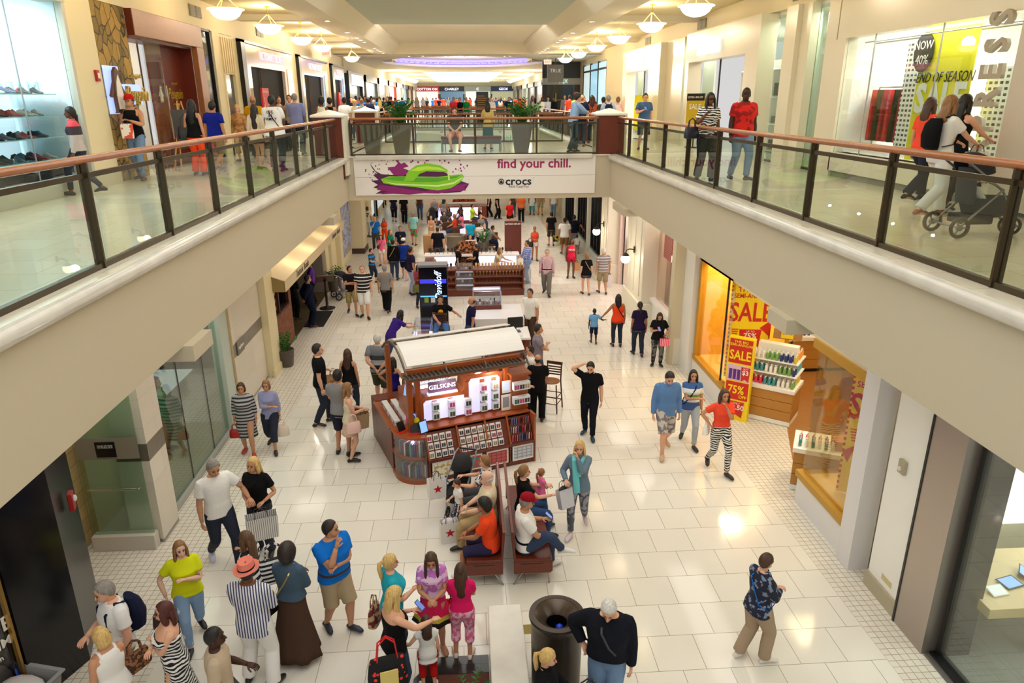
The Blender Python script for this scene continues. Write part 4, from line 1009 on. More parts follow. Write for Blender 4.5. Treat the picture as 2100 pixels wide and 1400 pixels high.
 if lod < 2:
  for sd in (-1, 1):
   m = MB(); m.M = HS; m.ball((sd * .030, .088, .115), (.014, .008, .0085), 8, 5); m.build('eye', mat('eye_dark', (52, 38, 30), .3), root, smooth=True)
  if lod == 0:
   m = MB(); m.M = HS
   for sd in (-1, 1): m.tube([(sd * .016, .097, .132), (sd * .032, .096, .137), (sd * .047, .084, .131)], .0042, 5)
   m.build('eyebrows', mat('brow', tuple(max(20, int(x * .6)) for x in HAIRC[hair[1]]) if hair[0] != 'none' and hair[1] in HAIRC else (60, 44, 34), .8), root)
   m = MB(); m.M = HS; m.tube([(-.024, .092, .046), (0, .1045, .0455), (.024, .092, .046)], .0062, 6); m.build('lips', mat('lip', tuple(int(a_ * b_) for a_, b_ in zip(SK[skin], (.86, .62, .62))), .4), root, smooth=True)
 # ---- hair
 hk, hc = hair[0], hair[1]
 MH = hair_mat(hc) if hk not in ('none',) else None
 if hk not in ('none',):
  thick = {'short': .012, 'buzz': .005, 'bald': .004, 'curly': .03, 'afro': .045, 'bob': .02, 'long': .016, 'longwavy': .02, 'pony': .012, 'bun': .012, 'braid': .012, 'longfront': .018, 'mid': .018}.get(hk, .012)
  fl = hk in ('bob', 'long', 'longwavy', 'longfront', 'mid')
  m = MB(); m.M = HS; nn = (28, 20, 14)[lod]; mm = (18, 12, 9)[lod]; rs = []
  for i in range(mm + 1):
   th = math.pi * i / mm * .998 + .003; r = []
   for k in range(nn):
    ph = 2 * math.pi * k / nn; d = Vector((math.sin(th) * math.sin(ph), math.sin(th) * math.cos(ph), math.cos(th)))
    az = abs(math.degrees(math.atan2(d.x, d.y))) if abs(d.x) + abs(d.y) > 1e-5 else 0
    pts_ = [(0, .188), (35, .180), (62, .150), (80, .105 if not fl else .06), (100, .075 if not fl else .02), (130, .03), (180, .015)]
    if hk == 'bald': pts_ = [(0, .3), (75, .3), (90, .10), (110, .14), (180, .15)]
    if hk == 'afro': pts_ = [(0, .18), (35, .17), (62, .12), (80, .04), (100, .01), (180, -.03)]
    for q in range(len(pts_) - 1):
     if pts_[q][0] <= az <= pts_[q + 1][0]:
      f = (az - pts_[q][0]) / (pts_[q + 1][0] - pts_[q][0]); hm = pts_[q][1] * (1 - f) + pts_[q + 1][1] * f; break
    cz = .128; base = Vector((d.x * .078, d.y * .096 + .0, d.z * .108))
    pz = base.z + cz
    if hk == 'bald': ins = not (pz > .03 and pz < hm and az > 75)
    else: ins = pz < hm
    if ins: f = .80
    else:
     f = 1 + thick / .09
     if hk in ('curly', 'afro') or lod == 0: f += (.05 if hk in ('curly', 'afro') else .018) * mnoise.noise(d * (7 if hk in ('curly', 'afro') else 5) + Vector((NPEOPLE, 0, 0)))
    r.append(Vector((base.x * f, base.y * f - (.004 if not ins else 0), cz + base.z * f)))
   rs.append(r)
  m.rings(rs, True, True)
  Ls = hair[2] if len(hair) > 2 else .36
  up3 = (HM.to_3x3().inverted() @ Vector((0, 0, -1))).normalized()
  def drop(x, y, z0, dd, bk): return Vector((x, y, z0)) + up3 * dd + Vector((0, -bk, 0))
  if hk in ('long', 'longwavy', 'longfront', 'mid'):
   if hk == 'mid': Ls = .20
   k = (.018 if hk == 'longwavy' else .006)
   m.tube([(0, -.03, .17), drop(0, -.065, .13, 0, 0), drop(k, -.085, .1, .08, 0), drop(-k, -.095, .1, .16, 0), drop(k, -.098, .1, Ls * .75, .005), drop(0, -.09, .1, Ls, .0)], [(.06, .03), (.088, .045), (.088, .042), (.095, .038), (.088, .03), (.05, .015)], 14, up=(0, 1, 0))
   for sd in (-1, 1):
    l2 = Ls * (.8 if hk != 'longfront' else 1.0); fy = .0 if hk != 'longfront' else .045
    m.tube([(sd * .055, .02, .19), (sd * .082, .02, .12), drop(sd * .088, .005, .09, .05, -fy * .5), drop(sd * .088, -.005, .09, l2 * .6, -fy), drop(sd * .075, -.01, .09, l2 * .92, -fy * 1.4)], [(.02, .02), (.020, .042), (.022, .045), (.026, .040), (.012, .018)], 10, up=(0, 1, 0))
  elif hk == 'bob':
   m.tube([(0, -.02, .15), (0, -.045, .10), (0, -.05, .035), (0, -.045, -.01)], [(.07, .05), (.094, .065), (.096, .06), (.07, .04)], 16, up=(0, 1, 0))
  elif hk == 'pony':
   m.ball((0, -.115, .15), .024, 8, 6); m.tube([(0, -.11, .15), (0, -.15, .13), drop(0, -.155, .13, .08, 0), drop(.01, -.14, .13, .2, 0), drop(0, -.13, .13, .3, 0)], [.018, .03, .034, .028, .008], 10, up=(0, 1, 0))
  elif hk == 'bun': m.ball((0, -.10, .2), (.045, .045, .04), 12, 8)
  elif hk == 'braid':
   pts_ = [(0.02, -.09, .08)] + [drop(.05, -.08, .08, .06 * q, 0) for q in range(1, 7)]
   m.tube(pts_, [.035, .032, .028, .03, .024, .024, .012], 10, up=(0, 1, 0))
  m.build('hair', MH, root, smooth=True, ang=180)
 # ---- clothes
 tk, tm = top[0], CM(top[1]) if top[1] is not None else None
 sl = {'tee': .62, 'polo': .62, 'long': 1.02, 'three': 1.28 / 2 + .62, 'tank': 0, 'strapless': 0, 'cap': .32, 'jacket': 1.02, 'dress': 0, 'teedress': .6, 'blouse': 1.2}.get(tk, .6)
 hem = {'jacket': .80, 'polo': .88, 'tee': .87, 'long': .84, 'blouse': .83}.get(tk, .88)
 if len(top) > 2: hem = top[2]
 if tk != 'none' and tk is not None:
  m = S_(MB()); off = .016 if tk != 'jacket' else .03
  ztop = {'strapless': 1.325, 'dress': 1.44, 'tank': 1.44, 'none': 0}.get(tk, 1.472)
  zs = [zz for zz in (.80, .86, .93, .98, 1.04, 1.10, 1.16, 1.22, 1.28, 1.34, 1.38, 1.42, 1.45) if hem + .02 < zz < ztop - .01]
  rr = [tring(hem, *prof(max(hem, .86)), off=off + .016)]
  for zz in zs:
   ww, d1, d2 = prof(zz)
   if tk in ('tank', 'dress') and zz > 1.33: ww *= .80
   rr.append(tring(zz, ww, d1, d2, off + (.008 if zz < 1.1 else 0)))
  ww, d1, d2 = prof(ztop)
  if tk in ('tank', 'dress'): ww *= .85
  rr.append(tring(ztop, ww, d1, d2, off * .7)); m.rings(rr)
  if sl > 0:
   for a, el, wr, sd in AJ:
    u = el - a; fo = wr - el; q = asc * (1.0 if tk != 'jacket' else 1.12)
    pts_ = [a - u * .1 + Vector((-sd * .055, 0, .004)), a - u * .02, a + u * .12, a + u * .35]; rd = [.048 * q + .014, .060 * q + .014, .062 * q + .014, .060 * q + .014]
    if sl <= .65: pts_ += [a + u * sl]; rd += [.060 * q + .016]
    else:
     pts_ += [a + u * .7, el, el + fo * .1]; rd += [.056 * q + .012, .050 * q + .011, .050 * q + .010]
     e2 = min(1.0, (sl - .62) / .4) if tk not in ('three', 'blouse') else .5
     pts_ += [el + fo * (.1 + .4 * e2), el + fo * (.1 + .86 * e2)]; rd += [.046 * q + .009, .036 * q + .010]
    m.tube(pts_, rd, nseg)
  o = m.build('jacket' if tk == 'jacket' else 'dress' if tk in ('dress', 'teedress') else 'shirt', tm, root, smooth=True, ang=180, remesh=(.014 if lod == 0 else 0) * 1)
  if lod == 0 and tk in ('polo', 'long', 'jacket') :
   c = S_(MB()); c.tube([sp(1.47, .064 * math.sin(q * math.pi / 5), .058 * math.cos(q * math.pi / 5) + .01) + Vector((0, 0, -.012 if q in (0, 10) else .012)) for q in range(11)], (.010, .02), 6); c.build('collar', tm, root, smooth=True)
  if lod < 2 and tk in ('tank', 'dress'):
   c = S_(MB())
   for sd in (-1, 1): c.tube([sp(1.40, sd * .085, .085), sp(1.455, sd * .09, .02), sp(1.46, sd * .09, -.03), sp(1.40, sd * .085, -.085)], (.018, .012), 6)
   c.build('strap', tm, root, smooth=True)
 bk, bm = bot[0], CM(bot[1]) if bot[1] is not None else None
 if bk in ('pants', 'shorts', 'capri', 'short', 'leggings', 'flare', 'jeans'):
  frac = {'pants': 1.94, 'jeans': 1.92, 'flare': 1.97, 'leggings': 1.88, 'capri': 1.5, 'shorts': .98, 'short': .42}[bk]
  m = S_(MB()); ex = {'leggings': .008, 'jeans': .013, 'flare': .013}.get(bk, .020)
  wz = 1.03
  m.rings([tring(zz, *prof(zz), off=ex if zz < 1 else ex * .6) for zz in (.82, .87, .93, .98, wz)])
  gg = 1 + (g - 1) * .6
  for a, kn, an, sd, fz in LJ:
   u = kn - a; f_ = an - kn; back = Vector((0, -.012, 0)) if not sit else Vector((0, 0, -.008))
   T_ = [(0, .092), (.25, .092), (.6, .074), (.95, .060), (1.1, .058), (1.35, .058), (1.65, .046), (1.95, .040)]
   if bk in ('pants',): T_ = [(0, .094), (.25, .094), (.6, .078), (.95, .066), (1.1, .064), (1.35, .064), (1.65, .060), (1.98, .062)]
   if bk == 'flare': T_ = T_[:5] + [(1.35, .058), (1.65, .062), (1.99, .082)]
   if bk in ('shorts', 'short'): T_ = [(0, .092), (.25, .087), (.42, .080), (.7, .073), (1.0, .070)]
   pts_ = []; rd = []
   for q, r_ in T_:
    if q > frac: break
    pts_.append((a + u * q if q <= 1 else kn + f_ * (q - 1) + back) if q or not sit else a - u * .05); rd.append(r_ * gg + ex)
   q = frac; r_ = rd[-1]; pts_.append(a + u * q if q <= 1 else kn + f_ * (q - 1)); rd.append(r_)
   if not sit: pts_[0] = a + Vector((0, 0, .04))
   m.tube(pts_, rd, nseg)
  m.build('shorts' if bk in ('shorts', 'short') else 'trousers', bm, root, smooth=True, ang=180, remesh=(.014 if lod == 0 else 0))
 elif bk in ('skirt', 'mini', 'maxi', 'midi'):
  hz = {'skirt': .55, 'mini': .62, 'maxi': .10, 'midi': .45}[bk]; fl_ = {'skirt': .20, 'mini': .07, 'maxi': .26, 'midi': .05}[bk]
  m = S_(MB()); rr = []
  cx = (LJ[0][2] + LJ[1][2]) / 2
  zz0 = 1.04
  K = 9
  for i in range(K + 1):
   f = i / K; zz = zz0 + (hz - zz0) * f
   if zz > .88: rr.append(tring(zz, *prof(zz), off=.014))
   else:
    g2 = (.88 - zz) / (.88 - hz) if hz < .88 else 0; ww, d1, d2 = prof(.88); r = []
    nn = nseg * 3 // 2
    spread = .04 if bk == 'maxi' else .0
    for k in range(nn):
     a_ = 2 * math.pi * k / nn; wv = 1 + (.10 * g2 * math.cos(a_ * 7) if bk in ('skirt', 'maxi') else 0)
     hw = (ww * (1 + (g - 1) * .75) + .014 + fl_ * g2 * .55) * wv; dd = (.11 + .014 + fl_ * g2 * .5) * wv
     r.append(Vector((hw * math.cos(a_) + cx.x * g2 * .5, dd * math.sin(a_) + cx.y * g2 * .6 - .005, pel.z - .93 + zz)))
    rr.append(r)
  m.rings(rr); m.build('skirt', bm, root, smooth=True, ang=180)
 # ---- shoes
 if shoe is not None:
  ms = mat('shoe', shoe, .5) if isinstance(shoe, tuple) else shoe
  for a, kn, an, sd, fz in LJ:
   m = S_(MB()); dz = -.035 - (fz * .7 if not sit else 0); t_ = Vector((sd * .055, .18, dz))
   if pose == 'sitlap': t_ = Vector((0, .10, -.03))
   m.tube([an + Vector((0, -.07, -.045)), an + Vector((0, -.03, -.025)), an + Vector((0, .02, -.018)), an + t_ * .6 + Vector((0, 0, .004)), an + t_ * .92, an + t_ * 1.08], [(.026, .024), (.040, .042), (.042, .046), (.046, .032), (.038, .026), (.018, .014)], 12)
   m.build('shoe', ms, root, smooth=True, ang=180)
 # ---- extras
 for ex in extra:
  k = ex[0]
  if k == 'cap':
   m = MB(); m.M = HS; c_ = CM(ex[1]); nn = 18
   m.rings([[(q * .083 * math.cos(2 * math.pi * j / nn), q * .103 * math.sin(2 * math.pi * j / nn) - .0, z_) for j in range(nn)] for q, z_ in ((1.06, .155), (1.1, .185), (1.0, .222), (.75, .247), (.3, .258))])
   m.build('cap', c_, root, smooth=True)
   m = MB(); m.M = HS @ (Matrix.Rotation(math.pi, 4, 'Z') if len(ex) > 2 and ex[2] == 'back' else Matrix.Identity(4)); m.rings([[(.07 * math.cos(a_), .06 + .11 * math.sin(a_) , z_ - .03 * math.sin(a_)) for a_ in [math.pi * j / 10 for j in range(11)]] for z_ in (.163, .172)]); m.build('cap_brim', CM(ex[3]) if len(ex) > 3 else c_, root)
  elif k == 'fedora':
   m = MB(); m.M = HS; nn = 22; c_ = CM(ex[1])
   m.rings([[(q * .085 * math.cos(2 * math.pi * j / nn), q * .105 * math.sin(2 * math.pi * j / nn), z_ + (.012 * abs(math.cos(2 * math.pi * j / nn)) if q > 1.3 else 0)) for j in range(nn)] for q, z_ in ((1.04, .14), (1.62, .158), (1.64, .166), (1.08, .172), (1.03, .21), (.95, .262), (.5, .258), (.1, .24))]); m.build('hat', c_, root, smooth=True)
   m = MB(); m.M = HS; m.rings([[(.092 * math.cos(2 * math.pi * j / nn), .113 * math.sin(2 * math.pi * j / nn), z_) for j in range(nn)] for z_ in (.170, .192)]); m.build('hat_band', CM(ex[2]), root, smooth=True)
  elif k == 'glasses':
   m = MB(); m.M = HS; yy = .105 if len(ex) < 3 else .05; zz = .115 if len(ex) < 3 else .215
   for sd in (-1, 1): m.cbox((sd * .032, yy, zz), (.05, .006, .034)); m.tube([(sd * .058, yy, zz + .006), (sd * .078, .0, zz - .002)], .004, 4)
   m.cbox((0, yy, zz + .008), (.02, .005, .006)); m.build('glasses', M_black, root)
  elif k == 'backpack':
   m = S_(MB()); m.rings([tring2 for tring2 in [[sp(zz, w_ * math.cos(a_), -.13 - d_ - d_ * math.sin(a_)) for a_ in [2 * math.pi * j / 14 for j in range(14)]] for zz, w_, d_ in ((1.0, .10, .05), (1.04, .14, .085), (1.2, .15, .10), (1.35, .14, .08), (1.43, .09, .05))]]); m.build('backpack', CM(ex[1]), root, smooth=True)
   m = S_(MB())
   for sd in (-1, 1): m.tube([sp(1.44, sd * .09, -.10), sp(1.475, sd * .1, .0), sp(1.38, sd * .115, .125), sp(1.22, sd * .13, .14), sp(1.08, sd * .165, .03), sp(1.05, sd * .14, -.13)], (.024, .008), 6)
   m.build('backpack_strap', CM(ex[1]), root, smooth=True)
  elif k == 'belt':
   m = S_(MB()); m.rings([tring(zz, *prof(zz), off=.026) for zz in (1.0, 1.035)]); m.build('belt', CM(ex[1]), root, smooth=True)
  elif k == 'cross':        # cross body strap
   sd = ex[2]; m = S_(MB()); pf, pb = .15 * (1 + (g - 1) * 1.4), .13
   m.tube([sp(1.47, -sd * .08, 0), sp(1.36, -sd * .05, pf - .01), sp(1.2, sd * .04, pf + .01), sp(1.02, sd * .15, pf * .7), sp(.96, sd * .20, 0), sp(1.05, sd * .14, -pb + .01), sp(1.22, sd * .03, -pb), sp(1.38, -sd * .06, -pb), sp(1.47, -sd * .08, 0)], (.012, .005), 6)
   m.build('shoulder_strap', CM(ex[1]), root, smooth=True)
  elif k == 'print':        # chest or back print
   yy, txt, c_, sz = ex[1], ex[2], ex[3], ex[4]; zc = ex[5] if len(ex) > 5 else 1.27
   ww, d1, d2 = prof(zc); dd = (d1 if yy > 0 else d2) * (1 + (g - 1) * 1.5) + .035
   p = sp(zc, 0, dd * yy) * s; a_ = R(lean)
   text('shirt_print', txt, sz * s, p, (R(90) - a_, 0, R(180)) if yy > 0 else (R(90) + a_, 0, 0), CM(c_), root, ext=.003, bold=.02)
  elif k == 'skull':
   p = sp(1.25, 0, .15) * s; m = MB(); m.ball((0, 0, .03), (.07, .02, .07), 14, 8); m.ball((0, 0, -.04), (.045, .02, .035), 12, 6); m.build('skull_print', CM('gold'), root, loc=p, smooth=True)
   m = MB()
   for sd in (-1, 1): m.ball((sd * .026, .016, .015), (.018, .01, .018), 8, 6)
   m.ball((0, .016, -.012), (.008, .01, .012), 6, 4); m.build('skull_holes', M_black, root, loc=p, smooth=True)
  elif k == 'scarf':
   m = S_(MB()); m.tube([sp(1.46, .09, 0), sp(1.42, .07, .12), sp(1.2, .04, .17), sp(1.0, .02, .17), sp(.84, .01, .15)], [(.03, .02), (.04, .022), (.05, .02), (.055, .018), (.05, .01)], 8)
   m.tube([sp(1.46, .09, 0), sp(1.48, 0, -.08), sp(1.46, -.09, 0), sp(1.42, -.05, .12), sp(1.15, -.02, .16)], [(.03, .02)] * 3 + [(.04, .02), (.04, .01)], 8)
   m.build('scarf', CM(ex[1]), root, smooth=True)
  elif k == 'hem':          # contrasting hem band or ragged trim on a skirt
   pass
  elif k == 'watch':
   a, el, wr, sd = AJ[ex[1]]; d_ = (wr - el).normalized(); m = S_(MB()); m.tube([wr - d_ * .025, wr - d_ * .005], .03 * asc, 10); m.build('wrist_band', CM(ex[2]), root, smooth=True)
  elif k == 'bow':
   m = MB(); m.M = HS
   for sd in (-1, 1): m.ball((sd * .03, -.06, .235), (.03, .014, .024), 8, 6)
   m.build('hair_bow', CM(ex[1]), root, smooth=True)
  elif k == 'lanyard':
   m = S_(MB()); m.tube([sp(1.48, -.06, -.03), sp(1.40, -.05, .12), sp(1.18, 0, .165), sp(1.40, .05, .12), sp(1.48, .06, -.03)], .006, 5); m.build('lanyard', CM(ex[1]), root)
 Mw = Matrix.Translation(P) @ Matrix.Rotation(rot, 4, 'Z') @ Matrix.Scale(s, 4)
 W = {'root': root, 's': s, 'P': P, 'rot': rot, 'lod': lod}
 for (a, el, wr, sd), k in zip(AJ, 'LR'):
  fd = (wr - el).normalized(); W['hand' + k] = Mw @ (wr + fd * .09); W['wrist' + k] = Mw @ wr; W['elbow' + k] = Mw @ el; W['sh' + k] = Mw @ a
 W['hip'] = Mw @ pel; W['chest'] = Mw @ sp(1.25); W['M'] = Mw; W['sp'] = sp
 return W
# ---------------------------------------------------------------- things people carry
def shopping_bag(label, W, hand, size=(.34, .14, .42), m=None, logo=None, rz=0, tilt=0, handle=.14, lm=None, open_=False, at=None, tissue=None, name='shopping_bag'):
 p = Vector(at) if at is not None else Vector(W['hand' + hand]) - Vector((0, 0, handle * .8 + size[2]))
 t = thing(name, label, 'bag', p, R(rz)); t.rotation_euler = (R(tilt), 0, R(rz))
 w_, d_, h_ = size; q = MB()
 rs = [[(-w_ / 2 * f, -d_ / 2 * f, z_), (w_ / 2 * f, -d_ / 2 * f, z_), (w_ / 2 * f, d_ / 2 * f, z_), (-w_ / 2 * f, d_ / 2 * f, z_)] for f, z_ in ((.96, 0), (1, h_ * .5), (1, h_))]
 rs += [[(x * .97, y * .95, z_) for x, y, z_ in rs[-1]], [(x * .9, y * .9, h_ * .3) for x, y, _ in rs[-1]]]
 q.rings(rs); q.build('bag_body', m or M_wh, t)
 for sd in (-1, 1):
  q = MB(); q.tube([(-w_ * .22, sd * d_ * .48, h_ - .02), (-w_ * .18, sd * d_ * .3, h_ + handle * .7), (0, sd * .01, h_ + handle), (w_ * .18, sd * d_ * .3, h_ + handle * .7), (w_ * .22, sd * d_ * .48, h_ - .02)], .006, 6); q.build('handle', mat('bag_cord', (70, 50, 40), .6), t)
 if logo == 'star':
  for sd in (-1, 1):
   q = MB(); pts = []
   for k in range(10): a_ = math.pi / 2 + k * math.pi / 5; r_ = (.085, .034)[k % 2]; pts.append((r_ * math.cos(a_), r_ * math.sin(a_) + h_ * .52))
   q.prism(pts, sd * (d_ / 2 + .001), sd * (d_ / 2 + .004), 'y'); q.build('red_star', mat('star_red', (196, 22, 30), .5), t)
 elif logo:
  for sd in (-1, 1): text('lettering', logo, w_ * .2, (0, sd * (d_ / 2 + .003), h_ * .5), (R(90), 0, 0 if sd < 0 else math.pi), lm or M_black, t, ext=.001, bold=.02)
 if tissue: q = MB(); q.ball((0, 0, h_ - .02), (w_ * .4, d_ * .38, .07), 10, 6); q.build('tissue', tissue, t, smooth=True)
 return t
def handbag(label, p, size, m, rz=0, handle=.16, hm=None, tilt=0, name='handbag'):
 t = thing(name, label, 'bag', p, R(rz)); w_, d_, h_ = size
 q = MB(); n = 18
 def rr(f, g_, z_): return [(w_ / 2 * f * math.copysign(abs(math.cos(2 * math.pi * k / n)) ** .6, math.cos(2 * math.pi * k / n)), d_ / 2 * g_ * math.copysign(abs(math.sin(2 * math.pi * k / n)) ** .7, math.sin(2 * math.pi * k / n)), z_) for k in range(n)]
 q.rings([rr(.8, .7, -h_), rr(.98, 1, -h_ * .93), rr(1, 1, -h_ * .6), rr(.9, .7, -h_ * .15), rr(.82, .3, 0)]); q.build('bag_body', m, t, smooth=True)
 for sd in (-1, 1):
  q = MB(); q.tube([(-w_ * .25, sd * d_ * .16, -.02), (-w_ * .2, sd * d_ * .12, handle * .7), (0, sd * .012, handle), (w_ * .2, sd * d_ * .12, handle * .7), (w_ * .25, sd * d_ * .16, -.02)], .009, 6); q.build('handle', hm or m, t, smooth=True)
 return t
def phone(label, p, rz=0, c=(30, 30, 34), tilt=-50):
 t = thing('phone', label, 'phone', p, R(rz)); q = MB(); q.cbox((0, 0, 0), (.07, .14, .009), Matrix.Rotation(R(tilt + 90), 3, 'X')); q.build('case', mat('phone_case', c, .4), t, bevel=.004)
 q = MB(); n_ = Matrix.Rotation(R(tilt + 90), 3, 'X'); q.cbox(n_ @ Vector((0, 0, .0052)), (.06, .12, .001), n_); q.build('screen', mat('phone_screen', (90, 120, 190), .2, em=.5), t)
 return t
# ================================================================ UPPER LEVEL STOREFRONTS
UL, UR = -6.95, 7.7; ZT = 9.42
slab('wall_left_upper', UL - .4, UL, -6, 44.5, 8.72, ZT, M_cream)
slab('wall_right_upper', UR, UR + .4, -6, 54, 8.9, ZT, M_cream)
def ul(y0, y1, z0=ZF, z1=8.72, m=M_cream, x=UL, nm='wall_left_pier_upper'): return slab(nm, x - .45, x, y0, y1, z0, z1, m)
def ur(y0, y1, z0=ZF, z1=8.9, m=M_cream, x=UR, nm='wall_right_pier_upper'): return slab(nm, x, x + .45, y0, y1, z0, z1, m)
ul(14.15, 15.08); ul(21.95, 22.55); ul(23.75, 24.15, m=M_cream); ul(31.2, 32.3); ul(39.0, 40.2)
m = MB(); m.box(UL - .01, UL + .03, 14.1, 15.12, ZF, ZF + .22); S('baseboard_left', m, M_beige)
al = thing('alarm_pull', 'small red alarm box on the cream pier beside the stone wall', 'alarm', (UL, 14.85, 7.35)); MB().box(0, .05, -.06, .06, -.1, .1).build('box', mat('alarm_red', (176, 26, 26), .4), al, bevel=.008)
MB().box(.05, .055, -.03, .04, -.05, .05).build('plate', M_wh, al)
# shoe shop window
sw = thing('shop_window', 'tall shoe shop window at the upper left with glass display shelves behind it', 'window', (UL, 2.0, ZF))
m = MB(); m.box(-.4, .02, 0, 12.15, 0, .30); m.box(-.4, .02, 0, 12.15, 3.2, 3.39); m.box(-.12, 0, 12.05, 12.15, .3, 3.2); m.build('frame', mat('frame_grey', (196, 192, 176), .4), sw)
MB().box(-.05, -.04, 0, 12.05, .3, 3.2).build('glass_pane', glass('clear_glass', (236, 246, 248), .05), sw)
m = MB()
for y in (7.6, 10.4): m.box(-.055, -.035, y, y + .012, .3, 3.2)
m.build('joint_strip', mat('joint_grey', (150, 160, 165), .4), sw)
M_cool = mat('cool_wall', (226, 236, 240), .6)
slab('wall_left_shoe_back', -9.0, -8.9, 1.5, 14.2, ZF, 8.8, M_cool); slab('wall_left_shoe_side', -8.88, -7.08, 14.05, 14.13, ZF, 8.8, M_cool); slab('ceiling_shoe', -9, -7, 1.5, 14.2, 8.72, 8.8, M_cool); slab('floor_shoe', -9, -7.35, 1.5, 14.2, 5.60, 5.66, M_cool)
area('shop_lamp', (-8.0, 11.5, 8.65), 1.2, 4, 150, (.88, .96, 1)); area('shop_lamp', (-8.0, 6, 8.65), 1.2, 4, 110, (.88, .96, 1))
text('lettering', 'MARC', .30, (-8.0, 14.03, 7.12), (R(90), 0, R(180)), mat('letter_blue', (150, 190, 205), .4, em=.6), sw, ext=.01).parent = None  # reversed letters drawn in place of a reflection in the glass
bpy.context.view_layer.update()
o = [q for q in bpy.data.objects if q.name.startswith('lettering')][-1]; o['label'] = 'mirrored pale lettering, a painted reflection in the shoe shop glass'; o['category'] = 'sign'; o.name = 'reflected_lettering'
gs = thing('display_shelf', 'teal tinted glass shelving with rows of shoes in the shoe shop window', 'shelf', (-7.75, 8.0, 5.66))
m = MB(); m.box(-.9, -.86, 0, 6.0, .1, 1.62); m.build('back_panel', mat('teal_panel', (70, 130, 134), .4), gs)
for k, z in enumerate((.25, .62, .98, 1.34)): MB().box(-.3, .5, 0, 5.9, z, z + .018).build('glass_shelf', mat('shelf_glass', (170, 214, 214), .1), gs)
for y in (.0, 1.2, 2.4, 3.6, 4.8, 5.88): MB().box(-.3, -.26, y, y + .03, 0, 1.55).build('upright', mat('lit_edge', (200, 236, 240), .3, em=.8), gs)
MB().box(-.4, .55, 0, 5.9, 0, .2).build('plinth', mat('plinth_dark', (40, 40, 46), .4), gs)
sp0 = thing('shoe', 'x', 'shoe')
m = MB(); m.tube([(0, -.1, .06), (0, -.05, .065), (0, .03, .03), (0, .1, .018), (0, .14, .012)], [(.028, .03), (.032, .05), (.036, .028), (.036, .02), (.02, .01)], 8); m.build('upper', mat('shoe_leather', (60, 50, 56), .4), sp0, smooth=True); MB().box(-.012, .012, -.12, -.09, 0, .05).build('heel', M_black, sp0)
scols = [(40, 36, 44), (190, 60, 60), (210, 200, 190), (90, 110, 140), (60, 50, 56)]; sprot = [sp0]
for c in scols[:4]:
 q = copy_tree(sp0); q.children[0].data = q.children[0].data.copy(); q.children[0].data.materials[0] = mat('shoe_leather', c, .4)
 for ch in q.children:
  if ch.name.startswith('upper'): ch.data = ch.data.copy(); ch.data.materials[0] = mat('shoe_leather', c, .4)
 sprot.append(q)
n_ = 0; tiers = ('lowest', 'second', 'third', 'top')
for k, z in enumerate((.268, .638, .998, 1.358)):
 for i in range(40):
  q = sprot[n_] if n_ < 5 else copy_tree(sprot[rnd.randrange(5)]); n_ += 1
  put(q, (-7.44 - .3 * (i % 2) + rnd.uniform(-.08, .08), 8.12 + i * .144, 5.66 + z), R(-90 + rnd.uniform(-30, 30)), 'small shoe on the %s glass shelf of the shoe shop window' % tiers[k]); q['group'] = 'shoes on the %s glass shelf' % tiers[k]
for i in range(4):
 b_ = thing('shoe_block', 'dark display block with a pale shoe low in the shoe shop window', 'display', (-7.22, 8.6 + i * 1.35, 5.64)); b_['group'] = 'display blocks with pale shoes'
 MB().box(-.14, .14, -.3, .3, 0, .1).build('block', mat('plinth_dark', (40, 40, 46), .4), b_); m = MB(); m.tube([(0, -.14, .2), (0, -.05, .17), (0, .06, .125), (0, .15, .115)], [(.03, .06), (.035, .05), (.04, .03), (.025, .012)], 8); m.build('pale_shoe', M_wh, b_, smooth=True)
# stone wall with backlit emblem
t = NT('field_stone'); v = t.scaled((1, 1, .75)); vo = t.new('ShaderNodeTexVoronoi'); vo.feature = 'DISTANCE_TO_EDGE'; vo.inputs['Scale'].default_value = 4.2; vo.inputs['Randomness'].default_value = 1
vc = t.new('ShaderNodeTexVoronoi'); vc.inputs['Scale'].default_value = 4.2
nz = t.new('ShaderNodeTexNoise'); nz.inputs['Scale'].default_value = 2; mv = t.new('ShaderNodeVectorMath'); mv.operation = 'SCALE'; t.link(nz.outputs['Color'], mv.inputs[0]); mv.inputs['Scale'].default_value = .25; t.link(t.obj(), nz.inputs['Vector'])
ad = t.new('ShaderNodeVectorMath'); t.link(v, ad.inputs[0]); t.link(mv.outputs[0], ad.inputs[1]); t.link(ad.outputs[0], vo.inputs['Vector']); t.link(ad.outputs[0], vc.inputs['Vector'])
se = t.new('ShaderNodeSeparateColor'); t.link(vc.outputs['Color'], se.inputs[0])
stone = t.mix(se.outputs[0], (204, 164, 84), (140, 118, 70)); stone = t.mix(t.math('MULTIPLY', t.noise(20, 4), .4), stone, (110, 90, 52))
t.col(t.mix(t.math('LESS_THAN', vo.outputs['Distance'], .035), stone, (84, 74, 56))); t.b.inputs['Roughness'].default_value = .8
t.bump(t.math('MINIMUM', vo.outputs['Distance'], .1), 1.0, .1); M_stone = t.m
slab('wall_left_stone', UL - .3, UL - .02, 15.08, 16.55, ZF, 8.72, M_stone)
bl = thing('backlit_sign', 'backlit bird emblem and gold script mounted on the stone wall', 'sign', (UL, 15.7, 7.1))
